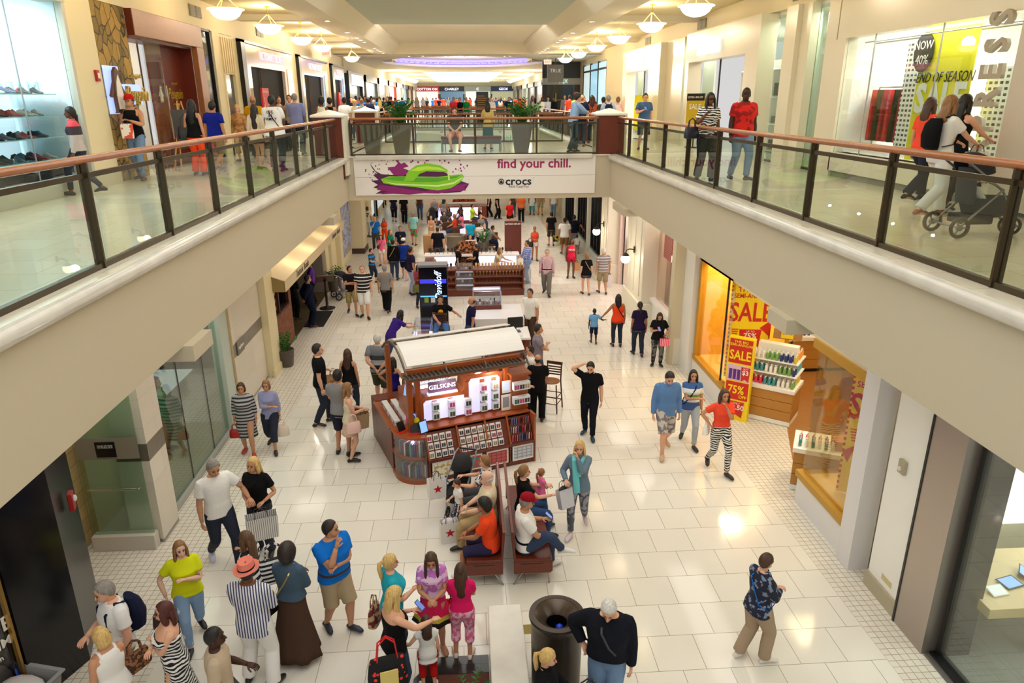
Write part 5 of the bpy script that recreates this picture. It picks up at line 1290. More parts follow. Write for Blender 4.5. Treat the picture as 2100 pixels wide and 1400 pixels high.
def penguin(par, sc_, m_body, m_belly, loc):
 q = MB(); q.M = Matrix.Translation(loc) @ Matrix.Scale(sc_, 4)
 q.prism([(-.18, -.42), (-.2, -.1), (-.14, .2), (-.1, .36), (0, .45), (.1, .38), (.2, .34), (.1, .30), (.15, .1), (.2, -.1), (.17, -.42)], 0, .06, 'x'); q.prism([(-.16, .15), (-.36, -.12), (-.3, -.15), (-.17, 0)], 0, .05, 'x'); q.prism([(.15, .12), (.36, -.1), (.3, -.15), (.18, 0)], 0, .05, 'x'); q.prism([(-.22, -.46), (.22, -.46), (.17, -.4), (-.17, -.4)], 0, .06, 'x')
 q.build('bird_silhouette', m_body, par)
 q = MB(); q.M = Matrix.Translation(loc) @ Matrix.Scale(sc_, 4); q.prism([(-.12, -.38), (-.14, -.1), (-.08, .15), (.02, .3), (.1, .1), (.14, -.1), (.11, -.38)], .06, .075, 'x'); q.build('bird_belly', m_belly, par)
penguin(bl, .95, mat('sign_brown', (96, 62, 36), .5), M_wh, (.06, -.25, 0))
M_gold2 = mat('gold_letter', (196, 164, 60), .35, .6)
text('lettering', 'Penguin', .42, (.1, .55, -.08), (R(90), 0, R(90)), M_gold2, bl, shear=.4, ext=.03, sx=.8)
text('lettering', 'an original', .12, (.1, .6, .28), RL, M_gold2, bl, ext=.02, shear=.4)
q = MB(); q.cbox((.012, -.25, 0), (.006, .66, .9)); q.cbox((.012, .55, -.08), (.006, .9, .4)); q.build('halo_panel', mat('halo_glow', (150, 170, 255), .5, em=1.1), bl)
# wooden portal
wp = thing('wooden_portal', 'large brown wooden shop portal with bird emblem and gold script', 'storefront', (UL, 16.55, ZF))
M_port = wood('portal_wood', (166, 110, 68), (140, 86, 48), (1, 1.5, 6), .35)
M_port2 = wood('portal_red', (112, 38, 18), (92, 28, 12), (6, 6, .8), .35)
m = MB(); m.box(0, .15, 0, 4.1, 2.86, 3.38); m.box(0, .15, 3.6, 4.1, 0, 2.86); m.build('surround', M_port, wp, bevel=.01)
m = MB(); m.box(-.01, .14, -.012, -.001, 2.86, 3.38); m.build('end_board', M_port2, wp)
m = MB(); m.box(-.35, -.3, 1.55, 3.6, 0, 2.86); m.box(-.3, .0, 3.55, 3.6, 0, 2.86); m.build('inner_panel', M_port2, wp)
m = MB(); m.box(-.5, 0, 0, 3.6, 2.8, 2.86); m.build('soffit', M_port2, wp)
penguin(wp, .42, mat('bird_gold', (226, 214, 190), .5), M_wh, (-.31, 2.0, 1.72))
text('lettering', 'Penguin', .36, (-.28, 2.85, 1.72), RL, M_gold2, wp, shear=.4, ext=.01, sx=.85)
text('lettering', 'an original', .09, (-.28, 2.85, 1.97), RL, M_gold2, wp, ext=.01, shear=.4); text('lettering', 'a Munsingwear', .09, (-.28, 2.9, 1.48), RL, M_gold2, wp, ext=.01)
q = MB(); q.box(-.3, -.29, 2.28, 2.29, 1.5, 1.98); q.build('divider_line', M_gold2, wp)
q = MB(); q.box(.02, .03, .55, 1.5, .05, 2.84); q.build('glass_door', M_glass, wp); q = MB(); q.tube([(.08, 1.42, .7), (.08, 1.42, 1.9)], .016, 8); q.build('door_handle', M_steel, wp)
slab('wall_left_portal_back', -9.2, -9.1, 15, 22, ZF, 8.7, mat('shop_grey2', (190, 186, 176), .6)); slab('wall_left_portal_side', -9.1, -7.5, 18.2, 18.3, ZF, 8.7, mat('shop_grey2', (190, 186, 176), .6)); slab('wall_left_portal_side', -9.1, -7.2, 14.9, 15.0, ZF, 8.7, mat('shop_grey2', (190, 186, 176), .6))
slab('floor_portal', -9.2, -6.95, 15, 22, ZF, ZF + .005, M_uptile)
area('shop_lamp', (-8.0, 16.8, 8.5), 1, 1, 60)
def mannequin(name, label, p, rz, shirt, pants, z=0, s=1.0, grp=None):
 W = person(label, None, at=(p[0], p[1]), z=p[2], h=1.72 * s, face=rz, sex='f', hair=('none', 'dark'), top=shirt, bot=pants, shoe=None, lod=2, skin='p')
 r = W['root']; r.name = name; r['category'] = 'mannequin'; r['label'] = label
 for c in r.children:
  if c.name.startswith('body'): c.data.materials[0] = mat('mannequin_white', (232, 228, 222), .35); c.name = 'figure'
 return r
mannequin('mannequin', 'mannequin in a pink shirt behind the glass door of the wooden portal', (-8.1, 17.2, ZF + .3), 90, ('long', (230, 170, 170)), ('pants', 'white'))
es = thing('easel', 'wooden easel with a tilted board standing outside the wooden portal', 'easel', (-6.35, 17.4, ZF), R(60))
m = MB(); m.tube([(-.3, 0, 0), (-.05, .12, 1.55)], .015, 6); m.tube([(.3, 0, 0), (.05, .12, 1.55)], .015, 6); m.tube([(0, .6, 0), (0, .12, 1.5)], .015, 6); m.build('legs', mat('easel_wood', (206, 160, 90), .5), es)
m = MB(); m.cbox((0, 0.02, .95), (.6, .02, .85), Matrix.Rotation(R(-8), 3, 'X')); m.build('board', mat('board_dark', (60, 56, 54), .5), es)
# narrow glass and small windows
gl = thing('shop_window', 'narrow pale glass window between the wooden portal and the cream pier', 'window', (UL, 20.7, ZF))
MB().box(-.05, -.04, 0, 1.02, 0, 3.38).build('glass_pane', glass('grey_glass', (200, 206, 216), .12), gl); m = MB(); m.box(-.08, .02, .98, 1.05, 0, 3.4); m.box(-.08, .02, 0, 1.05, 3.34, 3.4); m.build('frame', M_darkmetal, gl)
slab('wall_left_grey_back', -7.9, -7.8, 20.9, 22, ZF, 8.7, mat('grey_back', (150, 152, 164), .5))
def slat_window(y0, lab, w=1.2):
 t = thing('side_window', lab, 'window', (UL, y0, ZF)); m = MB(); m.box(-.3, 0, 0, w, 2.3, 3.38)
 for k in range(6): m.box(0, .04, .05 + k * w / 6, .05 + k * w / 6 + .08, 2.34, 3.3)
 m.build('slatted_panel', mat('slat_cream', (226, 206, 164), .5), t); m = MB(); m.box(-.1, .02, 0, .12, 0, 2.3); m.box(-.1, .02, w - .12, w, 0, 2.3); m.box(-.1, .02, 0, w, 0, .3); m.build('frame', M_cream, t)
 MB().box(-.08, -.07, .12, w - .12, .3, 2.3).build('glass_pane', mat('dim_glazing', (70, 76, 78), .1), t)
slat_window(22.55, 'slatted cream panel over a narrow dark window beside the nearest black framed doorway')
def lingerie(y0, y1, d0, d1, which, glowc):
 t = thing('storefront', '%s of three glossy cream doorways framed in black on the upper left' % which, 'storefront', (UL, y0, ZF)); W_ = y1 - y0
 m = MB(); m.box(-.3, .14, 0, .42, 0, 3.36); m.box(-.3, .14, 0, W_, 3.28, 3.36); m.build('black_frame', M_black, t)
 m = MB(); a, b_ = d0 - y0, d1 - y0; mc = mat('glossy_cream', (226, 214, 186), .12)
 m.box(-.3, .08, .42, a, 0, 3.28); m.box(-.3, .08, b_, W_, 0, 3.28); m.box(-.3, .08, a, b_, 2.7, 3.28); m.build('glossy_surround', mc, t)
 m = MB(); m.box(-.02, .02, a, a + .07, 0, 2.7); m.box(-.02, .02, b_ - .07, b_, 0, 2.7); m.box(-.02, .02, a, b_, 2.62, 2.7); m.build('lit_trim', mat('lit_trim', glowc, .4, em=.7), t)
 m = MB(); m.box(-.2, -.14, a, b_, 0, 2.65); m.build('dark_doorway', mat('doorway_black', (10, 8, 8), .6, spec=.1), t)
 m = MB(); m.tube([(-.1, a + (b_ - a) * .35, .3), (-.1, a + (b_ - a) * .35, 2.6)], .02, 6); m.build('door_post', mat('door_bronze', (96, 70, 60), .4, .5), t)
 text('lettering', "VICTORIA'S SECRET", .40, (.1, (a + b_) / 2 + .2, 2.98), RL, mat('pink_glow', (255, 176, 190), .4, em=.9), t, ext=.02, sx=.92 * (b_ - a) / 5.1 if b_ - a < 5 else .95)
 return t
lingerie(24.15, 31.2, 25.2, 30.3, 'nearest', (226, 206, 196)); lingerie(32.3, 39.0, 33.4, 38.3, 'middle', (170, 200, 255)); lingerie(40.2, 44.5, 41.2, 44.0, 'farthest', (170, 200, 255))
for y, l in ((25.9, 'nearest'), (41.3, 'farthest')):
 s_ = thing('poster_stand', 'red poster stand with white writing in the %s black framed doorway' % l, 'sign', (UL + .25, y, ZF), R(90))
 MB().box(-.42, .42, -.03, .03, .2, 1.95).build('board', mat('poster_red', (206, 16, 36), .5), s_); text('lettering', '$15', .42, (0, -.035, 1.5), RF, mat('poster_pink', (240, 150, 150), .5), s_, ext=.002); text('lettering', 'SEMI ANNUAL SALE', .09, (0, -.035, 1.83), RF, M_wh, s_, ext=.002)
 MB().box(-.3, .3, -.15, .15, 0, .03).build('foot', M_darkmetal, s_)
# dark navy shop and further left shops
jl = thing('storefront', 'navy framed shop with white capital letters on the upper left', 'storefront', (UL + .1, 45.4, ZF))
M_navy = mat('navy_panel', (16, 22, 46), .35)
m = MB(); m.box(-.3, .1, 0, 6.6, 2.4, 3.2); m.box(-.3, .1, 0, .6, 0, 2.4); m.box(-.3, .1, 5.9, 6.6, 0, 2.4); m.build('frame', M_navy, jl); text('lettering', 'J.LINDEBERG', .62, (.12, 3.3, 2.8), RL, mat('white_glow', (240, 244, 255), .4, em=1.6), jl, ext=.02, sx=1.25)
MB().box(-.2, -.1, .6, 5.9, 0, 2.4).build('glass_pane', mat('pale_glazing', (166, 178, 166), .15), jl)
slab('wall_left_upper_far', UL - .3, UL + .1, 44.5, 120, 8.4, 9.4, M_ceil)
fl = [('pale lit shop window', (206, 222, 220), (120, 120, 118)), ('dim shop window', (120, 118, 112), (210, 204, 190)), ('shop front with a tall red edge', (226, 206, 196), (206, 30, 26)), ('bright white shop front', (240, 238, 230), (226, 220, 204)), ('bluish glazed shop front', (150, 176, 190), (70, 70, 74)), ('brown framed shop front', (200, 180, 150), (110, 66, 40)), ('pale shop front', (230, 230, 224), (180, 170, 150))]
for i, (d, c1, c2) in enumerate(fl):
 y = 53 + i * 8.2
 for sx, xx, side in ((1, UL + .1, 'left'), (-1, UR - .3, 'right')):
  if side == 'right' and i == 0: continue
  t = thing('storefront', '%s, number %s in the far upper %s row' % (d, ('one', 'two', 'three', 'four', 'five', 'six', 'seven')[i], side), 'storefront', (xx, y, ZF))
  a, b_ = sorted((-.2 * sx, -.12 * sx)); MB().box(a, b_, .5, 7.2, 0, 2.75).build('glass_pane', mat('far_glow_glazing', c1 if side == 'left' else tuple(int(q * .6) for q in c1), .2, em=.35 if (i % 2 == 0) == (side == 'left') else .12), t)  # glow in the panes stands in for lit interiors
  m = MB(); a, b_ = sorted((-.3 * sx, .1 * sx)); m.box(a, b_, 0, .5, 0, 3.2); m.box(a, b_, 7.2, 7.7, 0, 3.2); m.box(a, b_, 0, 7.7, 2.75, 3.2); m.build('frame', mat('far_frame', c2 if side == 'left' else ((60, 60, 62), (150, 146, 136), (40, 40, 42), (120, 118, 112), (200, 196, 186), (70, 60, 50), (160, 150, 140))[i], .5), t)
slab('wall_right_upper_far', UR - .3, UR + .4, 54, 120, 8.4, 9.4, M_ceil)
# far end wall with shops
slab('wall_end', -8, 9, 114, 114.3, ZF, 9.4, M_beige)
ends = [(-7.2, -3.6, 'red sign shop front at the far end', (226, 220, 214), (196, 40, 50), 'COTTON ON'), (-3.6, 0.2, 'navy shop front with white letters at the far end', (60, 100, 130), (22, 34, 60), 'CHARLEY'), (0.2, 4.2, 'pale grey gridded shop front with round logo at the far end', (200, 210, 206), (170, 178, 176), 'C'), (4.2, 8.0, 'dark blue shop front with lit sign at the far end', (150, 150, 120), (30, 50, 100), 'GEOX')]
for x0, x1, lab, c1, c2, s_ in ends:
 t = thing('storefront', lab, 'storefront', (x0, 113.9, ZF)); W_ = x1 - x0
 MB().box(.2, W_ - .2, -.1, 0, 0, 2.7).build('glass_pane', mat('end_glazing', c1, .3, em=.7), t); MB().box(0, W_, -.2, 0, 2.7, 3.4).build('fascia', mat('end_fascia', c2, .5), t); m = MB(); m.box(0, .2, -.2, 0, 0, 2.3); m.box(W_ - .2, W_, -.2, 0, 0, 2.3); m.build('frame', mat('end_fascia', c2, .5), t)
 text('lettering', s_, .5, (W_ / 2, -.24, 3.0), RF, mat('white_glow', (240, 244, 255), .4, em=1.6), t, ext=.02)
# ---- right side, the clothing shop
M_ex = mat('glossy_panel', (234, 226, 204), .22)
def rwall(y0, y1, z0=ZF, z1=8.9, x=UR, th=.25): slab('wall_right_panel', x, x + th, y0, y1, z0, z1, M_ex)
rwall(2, 15.3, 8.03, 8.9); rwall(14.95, 15.35, ZF, 8.03); rwall(15.35, 15.8); rwall(16.6, 17.05); rwall(17.05, 17.65, x=UR - .12)
slab('wall_right_base', UR, UR + .3, 2, 15.0, ZF + .12, 5.82, M_ex); slab('baseboard_right_upper', UR + .05, UR + .3, 2, 15.3, ZF, ZF + .12, mat('kick_grey', (140, 136, 122), .5))
m = MB(); m.box(UR - .15, UR + .1, 2.0, 9.95, 5.4, 8.95); S('wall_right_sign_pier', m, mat('greige', (206, 196, 180), .4))
ex = thing('vertical_sign', 'tall grey sideways letters at the edge of the clothing shop window', 'sign', (UR - .08, 10.55, 5.75))
for i, ch in enumerate('EXPRESS'):
 text('letter', ch, .62, (0, -.12, .05 + i * .36), (R(90), R(-90), R(-90)), mat('letter_greige', (172, 162, 144), .5), ex, ext=.03, bold=.03, sx=.72)
bwn = thing('shop_window', 'wide clothing shop window with the yellow end of season banner', 'window', (UR + .06, 9.95, 5.82))
MB().box(-.005, .005, 0, 5.0, 0, 2.21).build('glass_pane', glass('ex_glass', (228, 238, 234), .07), bwn)
m = MB()
for y in (2.0, 4.0): m.box(-.012, .012, y, y + .015, 0, 2.21)
m.build('joint_strip', M_steel, bwn)
m = MB(); m.tube([(.3, .1, 2.12), (.3, 4.9, 2.12)], .015, 6); m.tube([(.5, .1, 2.1), (.5, 4.9, 2.1)], .015, 6); m.build('curtain_rail', M_steel, bwn)
slab('wall_right_shop_back', 11.9, 12, 2, 26, ZF, 8.9, M_wh); slab('ceiling_shop_right', 7.9, 12, 2, 26, 8.75, 8.9, M_wh); slab('wall_right_shop_div', 7.95, 12, 15.3, 15.4, ZF, 8.75, M_wh)
slab('floor_shop_right', 7.8, 12, 2, 15.3, 5.75, 5.82, M_wh)
area('shop_lamp', (9.6, 12.5, 8.7), 1.5, 3, 160, (1, .97, .9)); area('shop_lamp', (9.6, 7, 8.7), 1.5, 3, 120, (1, .97, .9)); area('shop_lamp', (9.6, 22, 8.7), 1.5, 3, 130, (1, .97, .9))
area('shop_lamp', (UR + .27, 12.3, 8.0), .25, 4.5, 26, (1, .97, .9), (0, R(-25), 0))  # added fill between glass and banner, brightens the yellow cloth
yb = thing('sale_banner', 'tall yellow end of season sale banner in the upper right window', 'banner', (UR + .45, 12.35, 5.5), R(-90))
M_ylw = mat('banner_yellow', (236, 226, 20), .45)
MB().box(-.72, .72, 0, .015, .0, 2.5).build('cloth', M_ylw, yb)
text('lettering', 'SALE', .66, (0, -.01, 1.36), RF, M_wh, yb, ext=.002, bold=.04, sx=.95); text('lettering', 'END OF SEASON', .24, (.02, -.012, 1.72), RF, M_black, yb, ext=.002, shear=.3, sx=.85)
m = MB(); m.prism([(-.6 + .27 * math.cos(2 * math.pi * k / 28), 2.15 + .33 * math.sin(2 * math.pi * k / 28)) for k in range(28)], -.05, -.03, 'y'); m.build('round_tag', M_black, yb)
text('lettering', 'NOW', .2, (-.6, -.055, 2.26), RF, M_wh, yb, ext=.002); text('lettering', '40%', .22, (-.6, -.055, 2.02), RF, M_wh, yb, ext=.002)
m = MB(); m.box(-.5, -.2, -.015, 0, .62, 1.0); m.build('black_label', M_black, yb)
t = NT('city_print'); x = t.xyz(); b_ = t.new('ShaderNodeTexBrick'); cmb = t.new('ShaderNodeCombineXYZ'); t.link(x[1], cmb.inputs[0]); t.link(x[2], cmb.inputs[1]); t.link(cmb.outputs[0], b_.inputs['Vector']); b_.offset = 0
b_.inputs['Scale'].default_value = 1; b_.inputs['Brick Width'].default_value = .12; b_.inputs['Row Height'].default_value = .09; b_.inputs['Mortar Size'].default_value = .025
b_.inputs['Color1'].default_value = rgb((40, 40, 42)); b_.inputs['Color2'].default_value = rgb((110, 110, 108)); b_.inputs['Mortar'].default_value = rgb((236, 232, 226)); t.col(b_.outputs['Color'])
cp_ = thing('city_backdrop', 'black and white printed city buildings backdrop in the upper right window', 'picture', (UR + .7, 10.0, 5.9))
for y0, y1, z1 in ((.2, 1.6, 1.45), (3.1, 3.9, 1.95)): MB().box(0, .02, y0, y1, 0, z1).build('panel', t.m, cp_)
mannequin('mannequin', 'mannequin in a black top high in the upper right window', (8.6, 13.2, 6.55), 270, ('tank', 'black'), ('short', 'black'), s=.75)
rg = thing('garment_rack', 'rail of red and olive garments inside the upper right window', 'rack', (8.7, 14.3, 5.85), R(90))
m = MB(); m.tube([(-.9, 0, 1.25), (.9, 0, 1.25)], .015, 6); m.tube([(-.9, 0, 0), (-.9, 0, 1.25)], .015, 6); m.tube([(.9, 0, 0), (.9, 0, 1.25)], .015, 6); m.build('rail', M_steel, rg)
for i in range(9):
 m = MB(); m.rings([[(-.85 + i * .2 + sx_ * w_, sy * .22, z_) for sx_, sy in ((-1, -1), (1, -1), (1, 1), (-1, 1))] for w_, z_ in ((.05, .2), (.04, .9), (.015, 1.2))]); g_ = m.build('hanging_garment', cloth([(150, 40, 40), (60, 60, 40), (190, 60, 50)][i % 3]), rg)
# fins of greenish glass
for y0, y1, l in ((15.8, 16.6, 'nearest to the big window'), (17.65, 18.75, 'beside the first sign wall'), (25.0, 26.1, 'between the two sign walls'), (35.0, 36.0, 'past the second sign wall')):
 t = thing('tall_window', 'tall pale green glass panel, %s' % l, 'window', (UR + .2, y0, ZF)); MB().box(-.01, .01, 0, y1 - y0, .05, 3.5).build('glass_pane', glass('green_glass2', (214, 238, 228), .12), t); MB().box(-.03, .03, 0, y1 - y0, 0, .05).build('track', M_darkmetal, t)
 slab('wall_right_behind_glass', UR + .75, UR + .8, y0 - .05, y1 + .05, ZF, 8.9, mat('mint_back', (226, 238, 228), .5)); area('shop_lamp', (UR + .45, (y0 + y1) / 2, 8.7), .3, .7, 14)  # added fill, brightens the mint backing behind each panel
mannequin('mannequin', 'mannequin in a patterned top with red detail behind the green glass', (8.17, 18.2, ZF + .3), 270, ('tank', blotch((220, 90, 60), (60, 70, 80), 8)), ('short', (90, 120, 110)))
def signwall(y0, y1, d0, d1, s_, lab):
 t = thing('storefront', lab, 'storefront', (UR - .25, y0, ZF)); a, b_ = d0 - y0, d1 - y0; W_ = y1 - y0
 m = MB(); m.box(0, .44, 0, a, 0, 3.56); m.box(0, .44, b_, W_, 0, 3.56); m.box(0, .44, a, b_, 2.68, 3.56); m.build('glossy_wall', M_ex, t)
 text('lettering', s_, .52, (-.06, W_ * .62, 3.0), RR, mat('pale_glow', (190, 225, 240), .4, em=1.3), t, ext=.03, bold=.01)
 m = MB(); m.box(.3, .34, b_ - 2.2, b_ - 2.15, 0, 2.68); m.build('door_edge', M_darkmetal, t)
 return t
signwall(18.8, 25.0, 19.7, 24.65, 'EXPRESS', 'first glossy sign wall with pale blue capital letters over an open doorway')
signwall(28.3, 34.9, 30.0, 34.1, 'EXPRESSMEN', 'second glossy sign wall with long pale blue lettering over an open doorway')
slab('wall_right_door_back', 9.6, 9.7, 19.7, 24.7, ZF, 8.0, mat('shop_back_warm', (216, 206, 190), .6)); slab('wall_right_door_back', 9.4, 9.5, 29.5, 34.5, ZF, 8.0, M_wh)
slab('wall_right_upper_fill', UR, UR + .3, 26.1, 28.3, ZF, 8.9, M_ex)
area('shop_lamp', (8.6, 32, 8.0), 1, 2, 90)
for k, (y, c) in enumerate(((23.6, M_wh), (21.2, M_wh))):
 rr_ = rack('garment_shelf', 'white shelving bay with garments and bags in the first doorway, %s' % ('farther', 'nearer')[k], 9.35, y, ZF, 1.5, .4, 2.4, 4, M_wh, rotz=R(-90))
 for j in range(5):
  for i in range(4):
   if j < 3: m = MB(); m.box(-.62 + i * .32, -.36 + i * .32, -.12, .12, .12 + j * .76, .12 + j * .76 + rnd.uniform(.12, .4)); m.build('garment', cloth([(20, 20, 22), (230, 226, 220), (90, 90, 96), (180, 60, 60)][(i + j * 2) % 4]), rr_)
mannequin('mannequin', 'mannequin in a black and white top inside the first clothing doorway', (8.9, 22.5, ZF + .5), 270, ('tank', blotch((240, 238, 232), (20, 20, 20), 9)), ('short', 'black'))
for i, (y, z_) in enumerate(((26.9, 0), (24.0, 0))):
 s_ = thing('sale_sign', ('yellow SALE poster standing in the second clothing doorway', 'black topped yellow sale sign in the first clothing doorway')[i], 'sign', ((UR - .55, 29.7, ZF) if i == 0 else (UR - .05, 24.2, ZF)), R(-60))
 MB().box(-.38, .38, -.02, .02, .35, 1.7).build('board', M_ylw if i == 0 else mat('gold_board', (200, 170, 20), .5), s_); MB().box(-.25, .25, -.12, .12, 0, .03).build('foot', M_darkmetal, s_); MB().box(-.015, .015, -.015, .015, .03, .35).build('stem', M_darkmetal, s_)
 text('lettering', 'SALE', .25, (0, -.03, 1.3), RF, M_wh, s_, ext=.002)
 if i: MB().box(-.38, .38, -.025, .025, 1.5, 1.72).build('black_header', M_black, s_); text('lettering', 'EXTRA 40% OFF', .09, (0, -.03, 1.6), RF, M_wh, s_, ext=.002)
# glazed corner and dark shop right
ur(36, 40.2); ur(48.2, 50, m=M_cream)
t = thing('storefront', 'tall bright bluish glazed shop front on the upper right beyond the sign walls', 'storefront', (UR, 40.3, ZF))
for k in range(3): MB().box(.05, .1, k * 2.6, k * 2.6 + 2.5, 0, 3.5).build('glass_pane', mat('cyan_glazing%d' % k, ((190, 226, 236), (160, 206, 230), (206, 226, 226))[k], .15, em=.7), t)
m = MB()
for k in range(4): m.box(0, .14, k * 2.6 - .1, k * 2.6, 0, 3.57)
m.box(0, .14, -.1, 7.8, 3.1, 3.2); m.build('frame', M_darkmetal, t)
t = thing('storefront', 'black shop front with brass handled glass doors facing down the upper right hall', 'storefront', (5.2, 49.2, ZF))
m = MB(); m.box(0, 2.9, 0, .3, 2.85, 3.85); m.box(0, .3, 0, .3, 0, 2.6); m.box(2.2, 2.9, 0, .3, 0, 2.6); m.build('frame', mat('shop_black', (26, 24, 24), .4), t); MB().box(0, 2.9, -.02, .32, 2.45, 2.85).build('sign_band', mat('band_silver', (170, 164, 154), .4), t)
text('lettering', 'A|X', .34, (1.4, -.05, 2.65), RF, mat('sign_mint', (200, 240, 220), .4, em=.8), t, ext=.01); MB().box(.3, 2.2, .1, .12, 0, 2.45).build('glass_door', mat('dark_glazing', (20, 26, 28), .12), t); m = MB(); m.tube([(.9, .0, .5), (.9, 0, 1.9)], .04, 8); m.tube([(.9, .0, 1.5), (2.1, 0, 1.5)], .02, 8); m.build('door_handle', M_brass, t)
slab('wall_right_upper_stub', 8.1, 8.4, 49, 54, ZF, 9.4, M_cream)
hb = thing('hanging_sign', 'grey square hanging sign high on the upper right before the black shop', 'sign', (5.6, 45.5, 8.35)); MB().box(-.5, .5, 0, .1, -.5, .5).build('panel', mat('sign_grey', (110, 104, 96), .5), hb); MB().box(-.02, .02, .03, .07, .5, 1.07).build('rod', M_darkmetal, hb); text('lettering', 'TRUE', .28, (0, -.01, .15), RF, M_wh, hb, ext=.003)
for x, y, l in ((5.0, 44.4, 'right'), (-6.4, 36.5, 'left')):
 e_ = thing('exit_sign', 'small red lettered exit sign hanging under the upper %s ceiling' % l, 'sign', (x, y, 8.95)); MB().box(-.22, .22, 0, .04, -.13, .13).build('panel', mat('exit_panel', (250, 214, 196), .5, em=.5), e_); text('lettering', 'EXIT', .17, (0, -.005, 0), RF, mat('exit_red', (240, 60, 40), .5, em=1.2), e_, ext=.002); MB().box(-.01, .01, .01, .03, .13, .47).build('rod', M_wh, e_)
# ceiling vents high on the walls
for x, y, z, l in ((UL, 20.8, 9.1, 'left wall above the wooden portal'), (UL, 27, 9.1, 'left wall above the nearest black framed doorway'), (UR, 24.3, 9.15, 'right wall above the first sign wall'), (UR, 31.3, 9.15, 'right wall above the second sign wall'), (UR, 17.2, 9.15, 'right wall above the glass panels')):
 v_ = thing('wall_vent', 'grey louvred double vent high on the ' + l, 'vent', (x, y, z)); sx = 1 if x < 0 else -1
 for k in (-.42, .02):
  m = MB(); a, b_ = sorted((0, .03 * sx)); m.box(a, b_, k, k + .4, -.14, .14)
  for j in range(6): a, b_ = sorted((.03 * sx, .045 * sx)); m.box(a, b_, k + .02, k + .38, -.12 + j * .042, -.10 + j * .042)
  m.build('louvre', mat('vent_grey', (140, 134, 110), .5), v_)
# banners on the bridge faces
cb = thing('bridge_banner', 'white vinyl banner with green sandal on purple splash across the bridge front', 'banner', (-3.25, YB0 - .03, 4.2))
BW = 7.15; BH = 1.12
MB().box(0, BW, 0, .025, .0, BH * .475).build('lower_sheet', M_bannerwhite, cb); MB().box(0, BW, 0, .025, BH * .48, BH).build('upper_sheet', M_bannerwhite, cb)
def bp(px, py):   # banner coordinates read from the photograph's crop
 return ((px - 50) / 1500 * BW, (1215 - py) / 235 * BH)
def poly(par, name, pts, y, m):
 q = MB(); q.prism([bp(*p) for p in pts], y - .002, y, 'y'); return q.build(name, m, par)
M_sp1 = mat('splash_purple', (140, 24, 110), .5); M_sp2 = mat('splash_dark', (84, 16, 76), .5); M_g1 = mat('sandal_green', (134, 204, 30), .45); M_g2 = mat('sandal_lime', (190, 236, 60), .45); M_g3 = mat('sandal_deep', (86, 170, 24), .45)
poly(cb, 'purple_splash', [(150, 1020), (170, 1060), (215, 1085), (270, 1090), (330, 1092), (480, 1070), (600, 1075), (700, 1130), (755, 1150), (735, 1180), (700, 1200), (600, 1205), (480, 1195), (380, 1200), (250, 1200), (170, 1205), (215, 1180), (160, 1165), (190, 1150), (152, 1125), (195, 1120), (165, 1090), (190, 1080), (160, 1045)], -.004, M_sp2)
poly(cb, 'purple_splash', [(290, 985), (318, 1000), (340, 1025), (360, 1015), (385, 1040), (350, 1050), (395, 1068), (345, 1098), (290, 1090), (255, 1045), (300, 1040), (320, 1020)], -.006, M_sp1)
poly(cb, 'purple_splash', [(200, 1150), (280, 1160), (380, 1180), (480, 1192), (560, 1175), (660, 1160), (755, 1145), (725, 1170), (735, 1190), (640, 1195), (560, 1207), (470, 1203), (380, 1212), (280, 1205), (200, 1208), (250, 1190), (180, 1180)], -.0062, M_sp1)
poly(cb, 'sandal_sole', [(210, 1115), (260, 1098), (400, 1100), (560, 1105), (660, 1095), (715, 1090), (724, 1105), (700, 1140), (640, 1175), (560, 1188), (500, 1180), (420, 1165), (300, 1155), (225, 1140)], -.009, M_g1)
poly(cb, 'sandal_top', [(230, 1112), (300, 1100), (450, 1108), (600, 1108), (700, 1095), (680, 1110), (560, 1135), (440, 1135), (300, 1125)], -.011, M_g3)
poly(cb, 'sandal_band', [(225, 1130), (300, 1142), (440, 1150), (560, 1155), (660, 1138), (718, 1105), (715, 1115), (660, 1150), (560, 1166), (440, 1158), (300, 1150)], -.0115, mat('band_cream', (214, 240, 150), .5))
poly(cb, 'sandal_strap', [(350, 1128), (380, 1070), (430, 1035), (500, 1022), (580, 1035), (625, 1065), (628, 1080), (580, 1070), (500, 1068), (450, 1085), (410, 1128)], -.013, M_g1)
poly(cb, 'sandal_strap', [(395, 1065), (440, 1045), (500, 1038), (580, 1050), (620, 1072), (560, 1062), (490, 1060), (440, 1070)], -.015, M_g2)
poly(cb, 'toe_post', [(622, 1068), (634, 1068), (636, 1125), (626, 1125)], -.014, mat('band_cream', (214, 240, 150), .5))
q = MB()
for i in range(90):
 a = rnd.uniform(0, 2 * math.pi); r_ = rnd.uniform(180, 340); x, y = 440 + r_ * math.cos(a), 1095 - abs(r_ * math.sin(a)) * .42 * (1 if rnd.random() < .8 else -.6)
 if not (60 < x < 780 and 985 < y < 1210): continue
 px, py = bp(x, y); s_ = rnd.uniform(.008, .03); q.prism([(px + s_ * math.cos(2 * math.pi * k / 8), py + s_ * rnd.uniform(.8, 1.4) * math.sin(2 * math.pi * k / 8)) for k in range(8)], -.003, 0, 'y')
q.build('splash_drops', M_sp1, cb)
M_lt = mat('banner_magenta', (160, 34, 90), .5)
x, z = bp(1165, 1030); text('lettering', 'find your chill.', .385, (x, -.004, z), RF, M_lt, cb, ext=.002, bold=.024, sx=1.0)
x, z = bp(1065, 1138); text('lettering', 'crocs', .32, (x, -.004, z), RF, M_black, cb, ext=.002, bold=.022, sx=1.12); x, z = bp(1160, 1120); text('lettering', '™', .05, (x, -.004, z), RF, M_black, cb, ext=.002)
